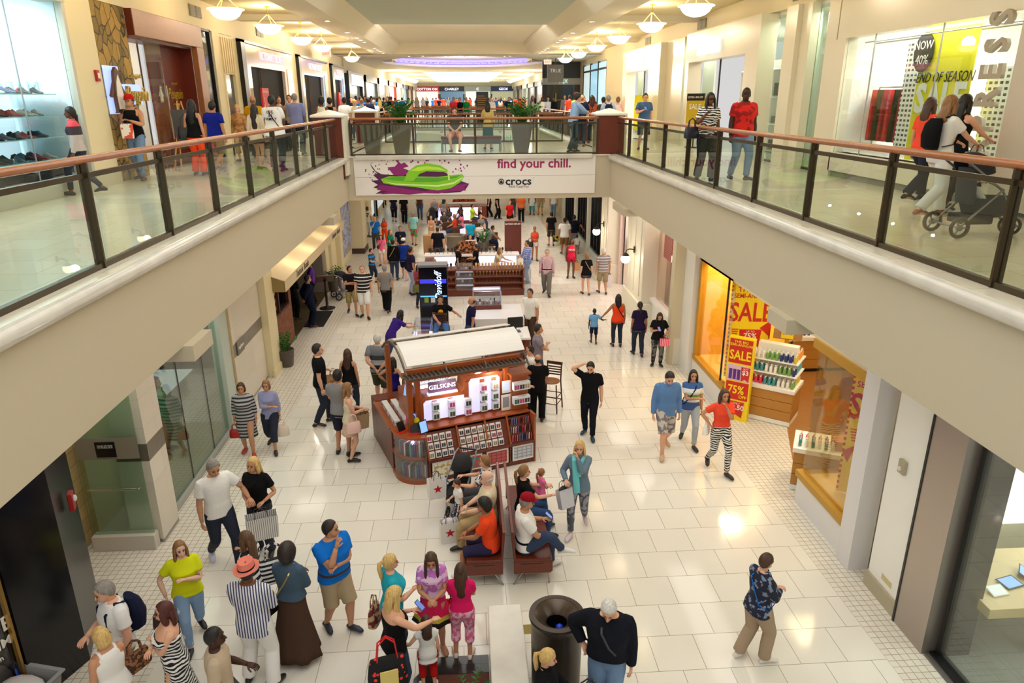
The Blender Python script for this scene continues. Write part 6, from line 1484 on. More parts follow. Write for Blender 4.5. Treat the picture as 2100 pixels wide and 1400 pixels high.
x, z = bp(1050, 1170); text('lettering', 'Find Your', .11, (x, -.004, z), RF, M_black, cb, ext=.002); x, z = bp(1115, 1170); text('lettering', 'Fun', .11, (x, -.004, z), RF, M_lt, cb, ext=.002)
x, z = bp(957, 1138); q = MB(); q.tube([(x + .075 * math.cos(2 * math.pi * k / 16), -.006, z + .075 * math.sin(2 * math.pi * k / 16)) for k in range(17)], .013, 6); q.prism([(x - .045, z - .05), (x - .03, z + .02), (x + .01, z + .04), (x + .045, z - .01), (x + .045, z - .05)], -.006, 0, 'y'); q.build('round_logo', M_black, cb)
b2 = thing('far_banner', 'white beach themed banner with green writing across the second bridge', 'banner', (-3.1, 42.4, 4.15))
MB().box(0, 7.1, 0, .03, .0, 1.05).build('sheet', M_bannerwhite, b2); q = MB(); q.prism([(.2, .0), (.3, .95), (1.4, .5), (1.6, .2), (.9, .1)], -.004, 0, 'y'); q.build('blue_wave', mat('wave_blue', (60, 130, 200), .5), b2); q = MB(); q.prism([(.35, .3), (.4, .95), (1.8, .85), (1.9, .3)], -.006, 0, 'y'); q.build('sand_shape', mat('sand', (206, 200, 180), .5), b2)
text('lettering', 'find your aaahhhtchhhhh.', .42, (4.3, -.006, .62), RF, mat('banner_green', (110, 190, 140), .5), b2, ext=.002)
# bridge furniture
def planter_tall(label, x, y, z=ZF, lush=True, seed=1):
 t = thing('planter', label, 'planter', (x, y, z))
 m = MB();
 def sq(w, zz): return [(-w, -w, zz), (w, -w, zz), (w, w, zz), (-w, w, zz)]
 m.rings([sq(.20, 0), sq(.31, .86), sq(.31, .90), sq(.27, .90), sq(.26, .82)]); m.build('pot', wood('planter_bronze', (120, 104, 84), (96, 82, 66), (3, 3, 1), .4), t, bevel=.008)
 if lush: plant(t, .84, .85, 30, seed, .62, 12)
 return t
def plant(par, z0, hgt, n, seed, spread=.55, leafs=9, c=(44, 128, 34)):
 r_ = random.Random(seed); ml = mat('leaf_green', c, .4, var=6); ms = mat('stem_green', (70, 110, 40), .5); lv = MB(); st = MB()
 for i in range(n):
  a = r_.uniform(0, 2 * math.pi); sp_ = r_.uniform(.15, 1) * spread; h_ = hgt * r_.uniform(.6, 1) * (1 - .25 * sp_ / spread)
  p0 = Vector((math.cos(a) * .05, math.sin(a) * .05, z0)); p1 = p0 + Vector((math.cos(a) * sp_ * .4, math.sin(a) * sp_ * .4, h_ * .6)); p2 = p0 + Vector((math.cos(a) * sp_, math.sin(a) * sp_, h_ * .92))
  st.tube([p0, p1, p2], [.012, .009, .004], 5)
  for k in range(leafs):
   f = (k + 2) / (leafs + 1.5); c_ = (p0.lerp(p1, f * 2) if f < .5 else p1.lerp(p2, f * 2 - 1)); sd = 1 if k % 2 else -1
   d = Vector((-math.sin(a) * sd, math.cos(a) * sd, .45 + r_.uniform(-.2, .3))).normalized(); L = hgt * .17 * r_.uniform(.8, 1.2); wv = d.cross(Vector((0, 0, 1))).normalized() * L * .26; nn_ = wv.cross(d).normalized() * L * .08
   lv.add([c_, c_ + d * L * .4 + wv + nn_, c_ + d * L, c_ + d * L * .4 - wv + nn_, c_ + d * L * .45 - nn_], [(0, 1, 4), (1, 2, 4), (2, 3, 4), (3, 0, 4)])
 lv.build('leaves', ml, par, fix=False); st.build('stems', ms, par)
planter_tall('tall tapered bronze planter with lush green plant left of the bench on the bridge', -1.9, 22.6, seed=3)
planter_tall('tall tapered bronze planter with lush green plant right of the bench on the bridge', 1.75, 22.5, seed=5)
planter_tall('empty wide tapered planter at the left end of the bridge', -2.75, 22.4, lush=False)
br = thing('bench', 'slatted wooden bench on the bridge behind the glass railing', 'bench', (.22, 23.3, ZF))
MB().box(-.95, .95, -.25, .25, .40, .47).build('seat', M_cherry, br, bevel=.01)
MB().box(-.92, .92, -.24, -.2, .24, .40).build('front_board', mat('bench_grey', (96, 90, 84), .5), br)
for x in (-.92, .92): m = MB(); m.box(x - .03, x + .03, -.22, -.16, 0, .4); m.box(x - .03, x + .03, .16, .22, 0, .4); m.box(x - .04, x + .04, -.25, .25, .58, .62); m.build('leg', M_steel, br)
ds_ = thing('directory_stand', 'black directory panel with gold lines standing on the far upper hall', 'sign', (1.3, 51, ZF)); MB().box(-.42, .42, 0, .15, 0, 2.05).build('panel', M_black, ds_); m = MB()
for k in range(7): m.box(-.34, .14 + .1 * (k % 3), -.01, 0, .9 + k * .14, .96 + k * .14)
m.build('gold_lines', mat('gold_text', (170, 130, 60), .5), ds_)
# ================================================================ FURNITURE AND KIOSKS
KX, KY, KA = -.86, 12.05, R(19.7)
MK = Matrix.Translation((KX, KY, 0)) @ Matrix.Rotation(KA, 4, 'Z')
def kp(u, v, z): return MK @ Vector((u, v, z))
M_led = mat('led_white', (214, 214, 255), .4, em=2.2); M_pk2 = mat('lit_panel', (206, 204, 240), .4, em=.7)
k1 = thing('kiosk', 'wooden phone accessory kiosk with pale curved canopy and lit name plate', 'kiosk', (KX, KY, 0), KA)
def kbox(name, x0, x1, y0, y1, z0, z1, m=None, par=None, bev=.008): return MB().box(x0, x1, y0, y1, z0, z1).build(name, m or M_kiosk, par or k1, bevel=bev)
kbox('plinth', .0, 2.2, -.12, .5, 0, .10, M_cherry); kbox('base_cabinet', 0, 2.2, .02, .5, .10, .50, M_cherry)
m = MB(); m.box(0, 2.2, -.16, .05, .44, .50)
for x in (0, .55, 1.1, 1.65, 2.17): m.box(x, x + .03, -.16, .05, .08, .44)
m.build('front_frame', M_cherry, k1, bevel=.006)
m = MB()
for x in (.0, .62, 1.2, 1.66, 2.17): m.prism([(-.16, .50), (.1, .50), (.1, 1.0), (.06, 1.0)], x, x + .03, 'x')
m.build('tier_divider', M_kiosk, k1)
m = MB(); m.prism([(-.12, .5), (.1, .5), (.1, .95)], .03, 2.17, 'x'); m.build('tier_slope', M_cherry, k1)
kbox('counter_ledge', -.02, 2.22, .08, .5, 1.0, 1.04); kbox('rear_cabinet', .0, 2.2, .5, .95, 0, 1.0); kbox('right_side_panel', 2.17, 2.22, -.14, .95, 0, 1.04)
m = MB(); m.prism([(.02, 1.04), (.02, 1.47), (.06, 1.53), (.14, 1.56), (.86, 1.56), (.92, 1.62), (.94, 1.8), (1.0, 1.87), (1.6, 1.87), (1.68, 1.84), (1.72, 1.76), (1.72, 1.04)], .36, .80, 'y'); m.build('back_panel', M_kiosk, k1, bevel=.01)
m = MB(); m.prism([(.09, 1.08), (.09, 1.44), (.14, 1.49), (.93, 1.49), (1.0, 1.55), (1.0, 1.72), (1.06, 1.79), (1.6, 1.79), (1.65, 1.74), (1.65, 1.08)], .345, .36, 'y'); m.build('lit_back', M_pk2, k1)
for x in (.30, .62, .95, 1.28, 1.52): kbox('slat_strip', x - .05, x + .05, .33, .346, 1.08, 1.48 if x < .9 else 1.76, M_kiosk)
for x, y, h_ in ((-.2, .25, 2.05), (.0, .42, 2.05), (1.78, .35, 2.05), (2.08, 1.85, 2.2), (-.2, 1.85, 2.2)): kbox('post', x - .05, x + .05, y - .05, y + .05, .9, h_)
kbox('right_tower', 1.84, 2.2, .20, .45, 1.04, 1.78); kbox('tower_cap', 1.80, 2.24, .12, .5, 1.78, 1.83)
# curved corner display and left wing
n = 10; arc = [(-.02 - .5 * math.sin(k * math.pi / 2 / n), .38 - .5 * math.cos(k * math.pi / 2 / n)) for k in range(n + 1)]
m = MB(); m.prism([(0, .6)] + arc + [(-.52, .6)], 0, .08, 'z'); m.prism([(0, .6)] + arc + [(-.52, .6)], .93, .97, 'z'); m.prism([(0, .6)] + arc + [(-.52, .6)], .50, .52, 'z'); m.build('corner_shelves', M_kiosk, k1)
m = MB(); m.rings([[(x, y, z) for x, y in arc] for z in (.08, .93)], False, False); m.build('curved_glass', M_plastic, k1, fix=False)
kbox('corner_back', -.04, .0, .0, .6, .08, .93, M_cherry)
kbox('left_wing', -.5, -.05, .62, 1.95, 0, .90, M_cherry); kbox('left_wing_top', -.54, -.03, .6, 2.0, .90, .94); kbox('rear_counter', -.5, 2.2, 1.95, 2.35, 0, .94, M_cherry)
kbox('left_tower', -.16, .0, .62, 1.3, .94, 1.5)
m = MB(); m.box(-.12, .0, .6, .62, .94, 1.5); m.build('tower_edge', M_kiosk, k1)
kbox('light_strip', .1, 2.1, -.05, -.02, .42, .436, M_led, bev=0)
# canopy: two curved pale panels on a bronze frame
def cz(y): return 2.48 - .40 * ((y - 1.1) / 1.0) ** 2
def canopy(y0, y1, name, x0=-.2, x1=2.15, th=.015, m_=None):
 q = MB(); rs = []
 K = 8
 for i in range(K + 1):
  y = y0 + (y1 - y0) * i / K; z = cz(y); e = x1 + .12 * (1 - abs(y - 1.1))
  rs.append([(x0, y, z), (e, y, z), (e, y, z + th), (x0, y, z + th)])
 q.rings(rs); return q.build(name, m_ or mat('canopy_white', (232, 228, 222), .35), k1)
canopy(.32, 1.05, 'canopy_panel'); canopy(1.22, 1.9, 'canopy_panel')
M_slate = mat('canopy_bronze', (96, 82, 72), .4, .4)
m = MB()
for x in (-.25, .52, 1.3, 2.15):
 m.tube([(x, .05 + 2.0 * i / 10, cz(.05 + 2.0 * i / 10) - .03) for i in range(11)], .022, 6)
for y in (.3, 1.06, 1.21, 1.92): m.tube([(-.25, y, cz(y) - .03), (2.22, y, cz(y) - .03)], .016, 6)
m.build('canopy_frame', M_slate, k1)
m = MB(); m.box(-.3, 2.08, .02, .3, 2.07, 2.10)
for i in range(28): m.box(-.26 + i * .083, -.25 + i * .083, .04, .28, 2.10, 2.14)
m.build('slatted_eave', M_slate, k1); kbox('header_beam', -.25, 2.05, .24, .3, 2.1, 2.2); kbox('ceiling_board', -.28, 2.06, .04, .5, 2.03, 2.07, M_kiosk)
sgn = thing('kiosk_sign', 'lit plum name plate standing on top of the kiosk back panel', 'sign', kp(.22, .44, 1.56), KA)
MB().box(0, .56, 0, .012, 0, .26).build('plate', mat('sign_plum', (96, 66, 84), .4), sgn, bevel=.01); MB().box(-.01, .57, -.05, .06, 0, .03).build('light_base', M_led, sgn)
text('lettering', 'GELSKINS', .125, (.28, -.004, .14), RF, mat('white_glow', (240, 244, 255), .4, em=1.6), sgn, ext=.002)
s2 = thing('kiosk_sign', 'clear name plate facing the back of the kiosk', 'sign', kp(.12, .75, 1.60), KA); MB().box(0, .56, 0, .012, 0, .22).build('plate', M_plastic, s2); text('lettering', 'GELSKINS', .12, (.28, .016, .12), (R(90), 0, R(180)), mat('white_glow', (240, 244, 255), .4, em=1.6), s2, ext=.002)
MB().box(0, .56, -.04, .05, 0, .03).build('light_base', M_led, s2)
point('kiosk_light', kp(.6, .15, 1.75), 6, .05, (.95, .9, 1)); point('kiosk_light', kp(1.5, .15, 1.82), 6, .05, (1, .9, .8)); point('kiosk_light', kp(-.2, .2, .8), 2.5, .03, (.8, .7, 1)); point('kiosk_light', kp(1.3, .6, 1.95), 5, .05, (1, .8, .55))
rk_ = random.Random(9)
def kitem(proto, u, v, z, label, group, rz=0, rx=0):
 o = proto if not proto.get('used') else copy_tree(proto); proto['used'] = 1
 o.location = kp(u, v, z); o.rotation_euler = (rx, 0, KA + rz); o['label'] = label; o['category'] = 'package'; o['group'] = group
 if 'used' in o: pass
 return o
def card(w_, h_, d_, c1, c2, name='card_pack'):
 q = MB(); q.box(-w_ / 2, w_ / 2, 0, d_, 0, h_); q.cm = 1; q.box(-w_ * .38, -w_ * .03, -.002, 0, h_ * .15, h_ * .72); q.box(w_ * .03, w_ * .38, -.002, 0, h_ * .15, h_ * .72)
 return q.build(name, [c1, c2])
fc = [(110, 100, 96), (150, 60, 90), (70, 74, 90), (150, 140, 110), (60, 60, 64)]
cards = [card(.10, .13, .07, mat('card_white', (236, 234, 230), .5), mat('card_face', c, .4)) for c in fc]
tn = ('front', 'middle', 'back')
for r_ in range(3):
 for i in range(12):
  u = .08 + i * .128
  if abs(u - .62) < .03: continue
  kitem(cards[rk_.randrange(5)], u, -.14 + r_ * .075, .52 + r_ * .14, 'white pack of phone skins on the %s sloping tier of the kiosk' % tn[r_], 'skin packs on the %s tier' % tn[r_], rx=R(-18))
pc = [(30, 30, 34), (200, 60, 60), (230, 228, 224), (90, 150, 190), (196, 190, 120), (230, 120, 150), (120, 110, 170)]
cases = []
for c in pc: q = MB(); q.box(-.035, .035, 0, .012, 0, .12); cases.append(q.build('phone_case', mat('case', c, .4), bevel=.003))
for r_ in range(3):
 for i in range(9): kitem(cases[rk_.randrange(7)], 1.74 + i * .05, -.12 + r_ * .08, .53 + r_ * .14, 'coloured phone case on the %s tier at the right end of the kiosk' % tn[r_], 'phone cases on the %s tier' % tn[r_], rz=R(55), rx=0)
pegs = [card(.13, .16, .10, mat('peg_white', (226, 228, 232), .4), mat('card_face', c, .4), 'boxed_skin') for c in ((60, 90, 70), (190, 60, 130), (50, 50, 56), (170, 150, 110))]
for i, (u, zs_) in enumerate(((.30, (1.12, 1.31)), (.62, (1.12, 1.31)), (.95, (1.10, 1.28)), (1.28, (1.12, 1.33, 1.54)), (1.52, (1.12, 1.33, 1.54)))):
 for z in zs_: kitem(pegs[rk_.randrange(4)], u, .22, z, 'boxed phone skin hanging on the lit back panel, column %s from the left' % ('one', 'two', 'three', 'four', 'five')[i], 'boxed skins in panel column ' + 'ABCDE'[i])
for r_ in range(2):
 for i in range(3): kitem(pegs[(i + r_) % 4], 1.91 + i * .11, .08, 1.2 + .3 * r_, 'boxed case hanging on the right tower, %s row' % ('lower', 'upper')[r_], 'boxed cases on the tower ' + 'AB'[r_])
spn = []
for c in ((230, 230, 236), (60, 40, 50), (60, 80, 150), (150, 50, 60), (30, 30, 34), (120, 170, 150), (90, 60, 120)): q = MB(); q.box(-.014, .014, 0, .16, 0, .26); spn.append(q.build('tablet_sleeve', mat('sleeve', c, .4)))
for lv, z in ((0, .085), (1, .525)):
 for i in range(14):
  a = (i + .5) / 14 * math.pi / 2; kitem(spn[(i * 3 + lv) % 7], -.02 - .40 * math.sin(a), .38 - .40 * math.cos(a), z, 'tablet sleeve standing in the curved corner case, %s shelf' % ('lower', 'upper')[lv], 'tablet sleeves on the %s corner shelf' % ('lower', 'upper')[lv], rz=-a)
stk = [card(.15, .11, .11, mat('stack_white', (238, 238, 236), .5), mat('card_face', c, .4), 'screen_film_stack') for c in ((120, 130, 170), (220, 200, 190))]
for i in range(7):
 for j in range(2): kitem(stk[(i + j) % 2], -.42 + j * .19, .70 + i * .155, .945, 'stack of film sheets on the left wing of the kiosk, %s row' % ('outer', 'inner')[j], 'film stacks in the %s row' % ('outer', 'inner')[j], rz=R(-90))
for i, (c1, c2, s_) in enumerate((((236, 232, 220), (190, 160, 70), 'beach painting'), ((236, 234, 230), (60, 140, 170), 'multicoloured'), ((200, 90, 90), (150, 60, 66), 'red grid'), ((206, 210, 220), (150, 156, 170), 'grey grid'))):
 f_ = thing('framed_print', 'framed %s print leaning in the lower front of the kiosk' % s_, 'picture', kp(.07 + i * .55, -.13, .10), KA)
 MB().box(0, .46, 0, .015, 0, .32).build('frame', M_wh, f_)
 m = MB(); m.cm = 0
 if i == 1:
  MB().box(.03, .43, -.004, 0, .03, .29).build('artwork', blotch((206, 80, 60), (60, 140, 160), 16, .5), f_)
 elif i == 0: MB().box(.03, .43, -.004, 0, .03, .29).build('artwork', blotch((240, 236, 220), (200, 170, 80), 12, .55), f_)
 else: MB().box(.03, .43, -.004, 0, .03, .29).build('artwork', tiles('grid_art%d' % i, c1, c1, c2, .1, .07, (0, 0), 0, .01, .5, 'xz'), f_)
for u, v, z, rz, l in ((.0, .05, 1.0, 20, 'standing on the corner counter by the post'), (-.12, .48, 1.0, -60, 'orange cased, on the left tower nearer the front'), (-.14, .72, 1.5, -60, 'orange cased, leaning on top of the left tower')):
 t = thing('tablet', 'black tablet ' + l, 'tablet', kp(u, v, z - .02), KA + R(rz)); q = MB(); q.M = Matrix.Rotation(R(-15), 4, 'X'); q.box(-.09, .09, -.006, .006, 0, .25); q.build('body', M_black if 'post' in l else mat('case_orange', (214, 80, 40), .4), t, bevel=.004); q = MB(); q.M = Matrix.Rotation(R(-15), 4, 'X'); q.box(-.075, .075, -.008, -.006, .02, .23); q.build('screen', mat('tablet_blue', (120, 160, 226), .2, em=.9), t)
for u, z, w_, h_, l in ((1.76, 1.42, .2, .26, 'white tablet mounted on the right post'), (1.74, 1.05, .2, .34, 'white printed phone chart under the tablet')):
 t = thing('display_card', l, 'sign', kp(u, .24, z), KA); MB().box(-w_ / 2, w_ / 2, 0, .012, 0, h_).build('card', M_wh, t, bevel=.006); MB().box(-w_ * .34, w_ * .3, -.003, 0, h_ * .2, h_ * .85).build('print', mat('tablet_lilac', (196, 206, 240), .3, em=.4) if 'tablet m' in l else mat('chart_grey', (150, 150, 156), .5), t)
for k, (u, v, rz) in enumerate(((-.35, .3, 25), (-.16, .12, -10))):
 t = thing('tablet_stand', 'black folding tablet case standing on the curved corner top, %s' % ('outer on a red base', 'inner')[k], 'case', kp(u, v, .97), KA + R(rz)); q = MB(); q.M = Matrix.Rotation(R(-25), 4, 'X'); q.box(-.08, .08, 0, .012, 0, .2); q.build('cover', M_black, t); MB().box(-.1, .1, -.06, .12, 0, .015).build('base', mat('base_red', (206, 40, 30), .4), t)
for k in range(3):
 t = thing('skin_sample', 'colourful paddle shaped skin sample beside the standing tablet, number %s' % ('one', 'two', 'three')[k], 'sample', kp(-.12 - .03 * k, .2 + .14 * k, .98), KA + R(-40)); q = MB(); q.M = Matrix.Rotation(R(-12), 4, 'X'); q.ball((0, 0, .14), (.07, .008, .13), 14, 8); q.build('sample', mat('sample_yellow', ((236, 220, 40), (70, 120, 200), (230, 90, 130))[k], .4), t, smooth=True)
# benches back to back
def bench_side(label, xs, xb, y0, y1):
 t = thing('bench', label, 'bench', ((xs + xb) / 2, y0, 0)); c = (xs + xb) / 2; w_ = abs(xb - xs) / 2; sg = 1 if xb > xs else -1
 m = MB(); m.box(-w_, w_, 0, y1 - y0, .40, .45); m.build('seat', M_mahog, t, bevel=.008)
 for y in (0, y1 - y0 - .03): MB().box(-w_, w_, y, y + .03, .20, .40).build('end_panel', M_cherry, t)
 MB().box(-w_ + .1, w_ - .12, -.002, 0, .36, .375).build('slot', M_black, t)
 a, b_ = sorted((-w_ * sg, (-w_ - .02) * sg)); MB().box(a, b_, 0, y1 - y0, .22, .40).build('front_board', M_mahog, t)
 m = MB(); xb_ = w_ * sg; m.prism([(xb_ - .03 * sg, .44), (xb_, .44), (xb_ + .10 * sg * .4, .92), (xb_ - .005 * sg, .92)], 0, y1 - y0, 'y'); m.build('backrest', M_mahog, t, bevel=.006)
 for y in (.02, y1 - y0 - .05):
  m = MB(); m.tube([(-(w_ - .03) * sg, y, 0), (-(w_ - .03) * sg, y, .2), (w_ * .55 * sg, y, .2), (w_ * 1.0 * sg, y, 0)], .016, 6); m.build('leg_frame', M_steel, t)
 return t
bench_side('left of the two back to back mahogany benches, facing left', -.12, .42, 8.86, 11.0)
bench_side('right of the two back to back mahogany benches, facing right', 1.14, .58, 8.86, 11.0)
# litter bin
tc = thing('litter_bin', 'round dark bronze litter bin with a funnel top', 'bin', (.975, 6.98, 0))
M_bin = mat('bin_bronze', (64, 54, 46), .35, .6)
MB().lathe([(.27, 0), (.30, .03), (.315, .9), (.325, .98), (.34, 1.0), (.335, 1.03), (.27, 1.035), (.265, 1.02)], n=40, caps=False).build('barrel', M_bin, tc, smooth=True)
MB().lathe([(.268, 1.03), (.255, 1.02), (.14, .93), (.125, .90)], n=40, caps=False).build('funnel', mat('bin_funnel', (86, 74, 64), .3, .6), tc, smooth=True); MB().lathe([(.125, .905), (.12, .6), (.0, .6)], n=24, caps=False).build('opening', M_black, tc, smooth=True)
m = MB(); m.ball((.03, -.03, .84), (.05, .05, .05), 10, 6); m.build('rubbish', mat('rubbish_blue', (20, 60, 210), .4), tc, smooth=True)
# planter bed and marble wall
P1 = at_z(1000, 1240, .5); P2 = at_z(1068, 1238, .5)
MB().box(P1.x, P2.x, 4.2, P1.y, 0, .5).build('marble_bench_wall', M_marble, bevel=.015, label='long low white marble wall beside the dark planting bed', cat='bench')
bd = thing('planting_bed', 'dark granite edged planting bed of brown mulch beside the white marble wall', 'planter', (-.55, 4.6, 0))
M_gran = tiles('granite', (40, 38, 38), (50, 48, 46), (24, 22, 22), .3, .3, (0, 0), 0, .004, .15)
w_ = P1.x + .55 - .01; m = MB(); m.box(0, w_, 2.55, 2.85, 0, .03); m.prism([(0, 2.55), (.0, 2.85), (-.25, 2.5), (-.25, 0), (0, 0)], 0, .03, 'z'); m.build('granite_edge', M_gran, bd)
MB().box(0, w_, 0, 2.55, 0, .025).build('mulch', mat('mulch', (110, 62, 48), .9, bump=(60, 1.0), var=30), bd)
for i, (x, y) in enumerate(((.15, 1.75), (.45, 2.1), (.55, 1.7), (.3, 1.3))):
 t = thing('shrub', 'glossy green leafed plant in the dark planting bed, %s' % ('nearest the granite edge', 'farthest from the camera', 'against the marble wall', 'at the bottom of the view')[i], 'plant', (-.55 + x, 4.6 + y, .025)); plant(t, 0, .42, 7, 20 + i, .3, 10, (40, 120, 44))
dr = MB(); dr.box(-.06, .06, -.09, .09, 0, .004); P = at_z(1082, 1290); dr.build('floor_plate', mat('brass_floor', (150, 130, 70), .4, .5), loc=(P.x, P.y, 0), label='small brass plate in the floor beside the marble wall', cat='plate')
# potted plants
def pot_plant(label, x, y, s_, seed):
 t = thing('potted_plant', label, 'plant', (x, y, 0)); MB().lathe([(.14 * s_, 0), (.16 * s_, .02), (.21 * s_, .42 * s_), (.20 * s_, .44 * s_), (.17 * s_, .42 * s_), (.0, .38 * s_)], n=24, caps=False).build('pot', mat('pot_taupe', (84, 76, 66), .4), t, smooth=True); plant(t, .38 * s_, .62 * s_, 14, seed, .3 * s_, 8); return t
pot_plant('green leafed plant in a round taupe pot beside the brick front', -5.0, 18.55, 1.1, 31); pot_plant('green leafed plant in a pot behind the menu stand', -5.1, 26.6, 1.05, 32)
P = at_z(992, 520); pot_plant('bushy green plant among the seated people beyond the watch kiosk', P.x, P.y, 1.3, 33)
P = at_z(932, 516); t = thing('planter', 'round grey stone bowl planter beyond the watch kiosk', 'planter', (P.x, P.y, 0)); MB().lathe([(.25, 0), (.3, .05), (.5, .75), (.52, .8), (.44, .8), (.4, .7), (0, .68)], n=28, caps=False).build('bowl', mat('bowl_grey', (120, 108, 92), .6), t, smooth=True)
# white counter kiosk
k2 = thing('kiosk', 'white topped electronic cigarette kiosk with cherry wood base', 'kiosk', (0, 17.6, 0))
M_lac = mat('lacquer_white', (240, 236, 236), .2)
def k2b(n, x0, x1, y0, y1, z0, z1, m_): return MB().box(x0, x1, y0, y1, z0, z1).build(n, m_, k2, bevel=.008)
k2b('counter_top', -.05, 1.6, 1.8, 3.3, .72, .95, M_lac); k2b('base_cabinet', .08, 1.5, 1.95, 3.2, .08, .72, M_cherry); k2b('plinth', .1, 1.45, 2.0, 3.15, 0, .08, M_lac)
k2b('register_top', .35, 1.62, .0, 1.0, .9, .96, M_lac); k2b('register_front', 1.45, 1.6, 0.02, .95, 0, .9, M_cherry); k2b('register_base', .4, 1.45, .1, .9, 0, .9, M_cherry)
m = MB(); m.box(.48, .50, 1.93, 1.95, .1, .7); m.box(.95, .97, 1.93, 1.95, .1, .7); m.build('door_gap', M_black, k2)
gc = thing('glass_case', 'low glass display case at the left of the white counter kiosk', 'display case', (-1.55, 18.0, 0)); MB().box(0, .5, 0, 1.9, 0, .45).build('base', mat('case_silver', (190, 180, 176), .4), gc); MB().box(0, .5, 0, 1.9, .45, .9).build('glass_box', M_plastic, gc); MB().box(.02, .48, .02, 1.88, .455, .47).build('lit_shelf', M_led, gc)
for i in range(6): MB().box(.05, .4, .1 + i * .3, .25 + i * .3, .472, .52).build('boxed_item', mat('item', (150, 90, 76) if i % 2 else (230, 230, 236), .4), gc)
dc = thing('glass_case', 'lit glass showcase of small devices on the white counter', 'display case', (.14, 20.35, .955)); MB().box(0, .85, 0, .5, 0, .12).build('base', M_cherry, dc); m = MB()
MB().box(.01, .84, .01, .49, .12, .55).build('glass_box', M_plastic, dc)
for x in (0, .83): m.box(x, x + .02, 0, .02, .12, .57); m.box(x, x + .02, .48, .5, .12, .57)
m.box(0, .85, 0, .02, .55, .57); m.box(0, .85, .48, .5, .55, .57); m.build('frame', mat('case_frame', (196, 196, 214), .3), dc); MB().box(.03, .82, .42, .47, .50, .53).build('light_bar', M_led, dc)
for i in range(14):
 q = MB(); q.box(-.02, .02, -.02, .02, 0, rk_.uniform(.05, .16)); q.build('device', mat('device', ((40, 50, 80), (230, 230, 240), (30, 30, 34))[i % 3], .3), dc, loc=(.1 + (i % 7) * .11, .12 + (i // 7) * .18, .125))
point('case_light', (.55, 20.3, 1.6), 4, .04, (.7, .75, 1))
mo = thing('monitor', 'black cash register monitor on the white counter', 'monitor', (1.25, 18.15, .96), R(8)); MB().cbox((0, 0, .26), (.42, .04, .3)).build('screen_back', M_black, mo, bevel=.01); MB().box(-.03, .03, .0, .03, .02, .15).build('neck', M_black, mo); MB().box(-.14, .14, -.08, .1, 0, .02).build('base', M_black, mo)
dv = thing('advertising_panel', 'tall black lit panel with vertical white script behind the seated cashier', 'sign', (-1.5, 21.3, 0)); MB().box(0, .87, 0, .5, 0, 2.05).build('panel', mat('panel_gloss', (10, 12, 22), .15), dv, bevel=.01); MB().box(-.02, .89, -.02, .52, 2.05, 2.12).build('top', mat('panel_grey', (120, 118, 122), .4), dv)
for z0, z1, c in ((1.55, 1.68, (50, 50, 190)), (1.12, 1.16, (90, 170, 250))): MB().box(.03, .84, -.006, 0, z0, z1).build('light_band', mat('blue_band', c, .4, em=.9), dv)
text('lettering', 'Davidoff', .30, (.60, -.012, 1.45), (R(90), R(-90), 0), mat('neon_blue', (190, 226, 255), .4, em=2.2), dv, shear=.4, ext=.004, sx=.85)
for x in (.15, .35): MB().box(x, x + .13, -.03, -.01, .95, 1.1).build('leaflet', mat('leaflet', (150, 170, 60) if x < .2 else (220, 220, 226), .5), dv)
def chair_stool(label, x, y, rz, seat_z=.72):
 t = thing('bar_stool', label, 'stool', (x, y, 0), rz); MB().ball((0, 0, seat_z), (.20, .20, .05), 18, 8).build('seat', mat('stool_leather', (140, 84, 42), .4), t, smooth=True)
 for sx_ in (-1, 1):
  for sy in (-1, 1):
   top_ = 1.12 if sy > 0 else seat_z - .02; m = MB(); m.tube([(sx_ * .21, sy * .21, 0), (sx_ * .17, sy * .17, seat_z - .02)] + ([(sx_ * .17, .22, top_)] if sy > 0 else []), .017, 6); m.build('leg', mat('stool_wood', (74, 38, 24), .4), t)
 m = MB()
 for z in (.22, .38):
  for a, b_ in (((-.2, -.2), (.2, -.2)), ((.2, -.2), (.2, .2)), ((-.2, .2), (.2, .2)), ((-.2, -.2), (-.2, .2))): m.tube([(a[0] * (1 - z * .2), a[1] * (1 - z * .2), z), (b_[0] * (1 - z * .2), b_[1] * (1 - z * .2), z)], .011, 5)
 m.build('stretcher', mat('stool_wood', (74, 38, 24), .4), t); m = MB()
 for z in (.82, .88, .94, 1.0): m.cbox((0, .20 + (z - .8) * .07, z), (.34, .014, .03))
 m.cbox((0, .225, 1.09), (.38, .022, .07)); m.build('backrest', mat('stool_wood', (74, 38, 24), .4), t); return t
chair_stool('brown leather bar stool with slatted back right of the phone kiosk', 1.88, 15.15, R(-25)); chair_stool('dark bar stool under the seated cashier at the white kiosk', -.78, 19.75, R(170), .66)
# watch and brush kiosk
k3 = thing('kiosk', 'long hair brush kiosk with rows of wooden paddle brushes and lit shelves', 'kiosk', (-1.65, 25.0, 0))
def k3b(n, x0, x1, y0, y1, z0, z1, m_=M_kiosk): return MB().box(x0, x1, y0, y1, z0, z1).build(n, m_, k3)
k3b('plinth', 0, 3.7, 0, .7, 0, .12, M_lac); k3b('base_board', 0, 3.7, -.02, .7, .12, .32, M_cherry); k3b('cabinet_back', 0, 3.7, .5, .7, .32, 1.08, M_cherry)
for z in (.32, .56, .80, 1.05): k3b('shelf', 0, 3.7, .0, .5, z, z + .03, M_cherry); k3b('shelf_light', .05, 3.6, .42, .46, z + .20, z + .22, mat('warm_led', (255, 236, 200), .4, em=2.5)) if z < 1 else None
for x in (0, 1.2, 1.85, 3.66): k3b('divider', x, x + .04, 0, .6, .12, 1.12)
k3b('centre_case', 1.24, 1.84, -.05, .5, .34, 1.25, M_plastic); k3b('side_case', 3.72, 3.95, .0, 1.2, .2, 1.1, M_plastic)
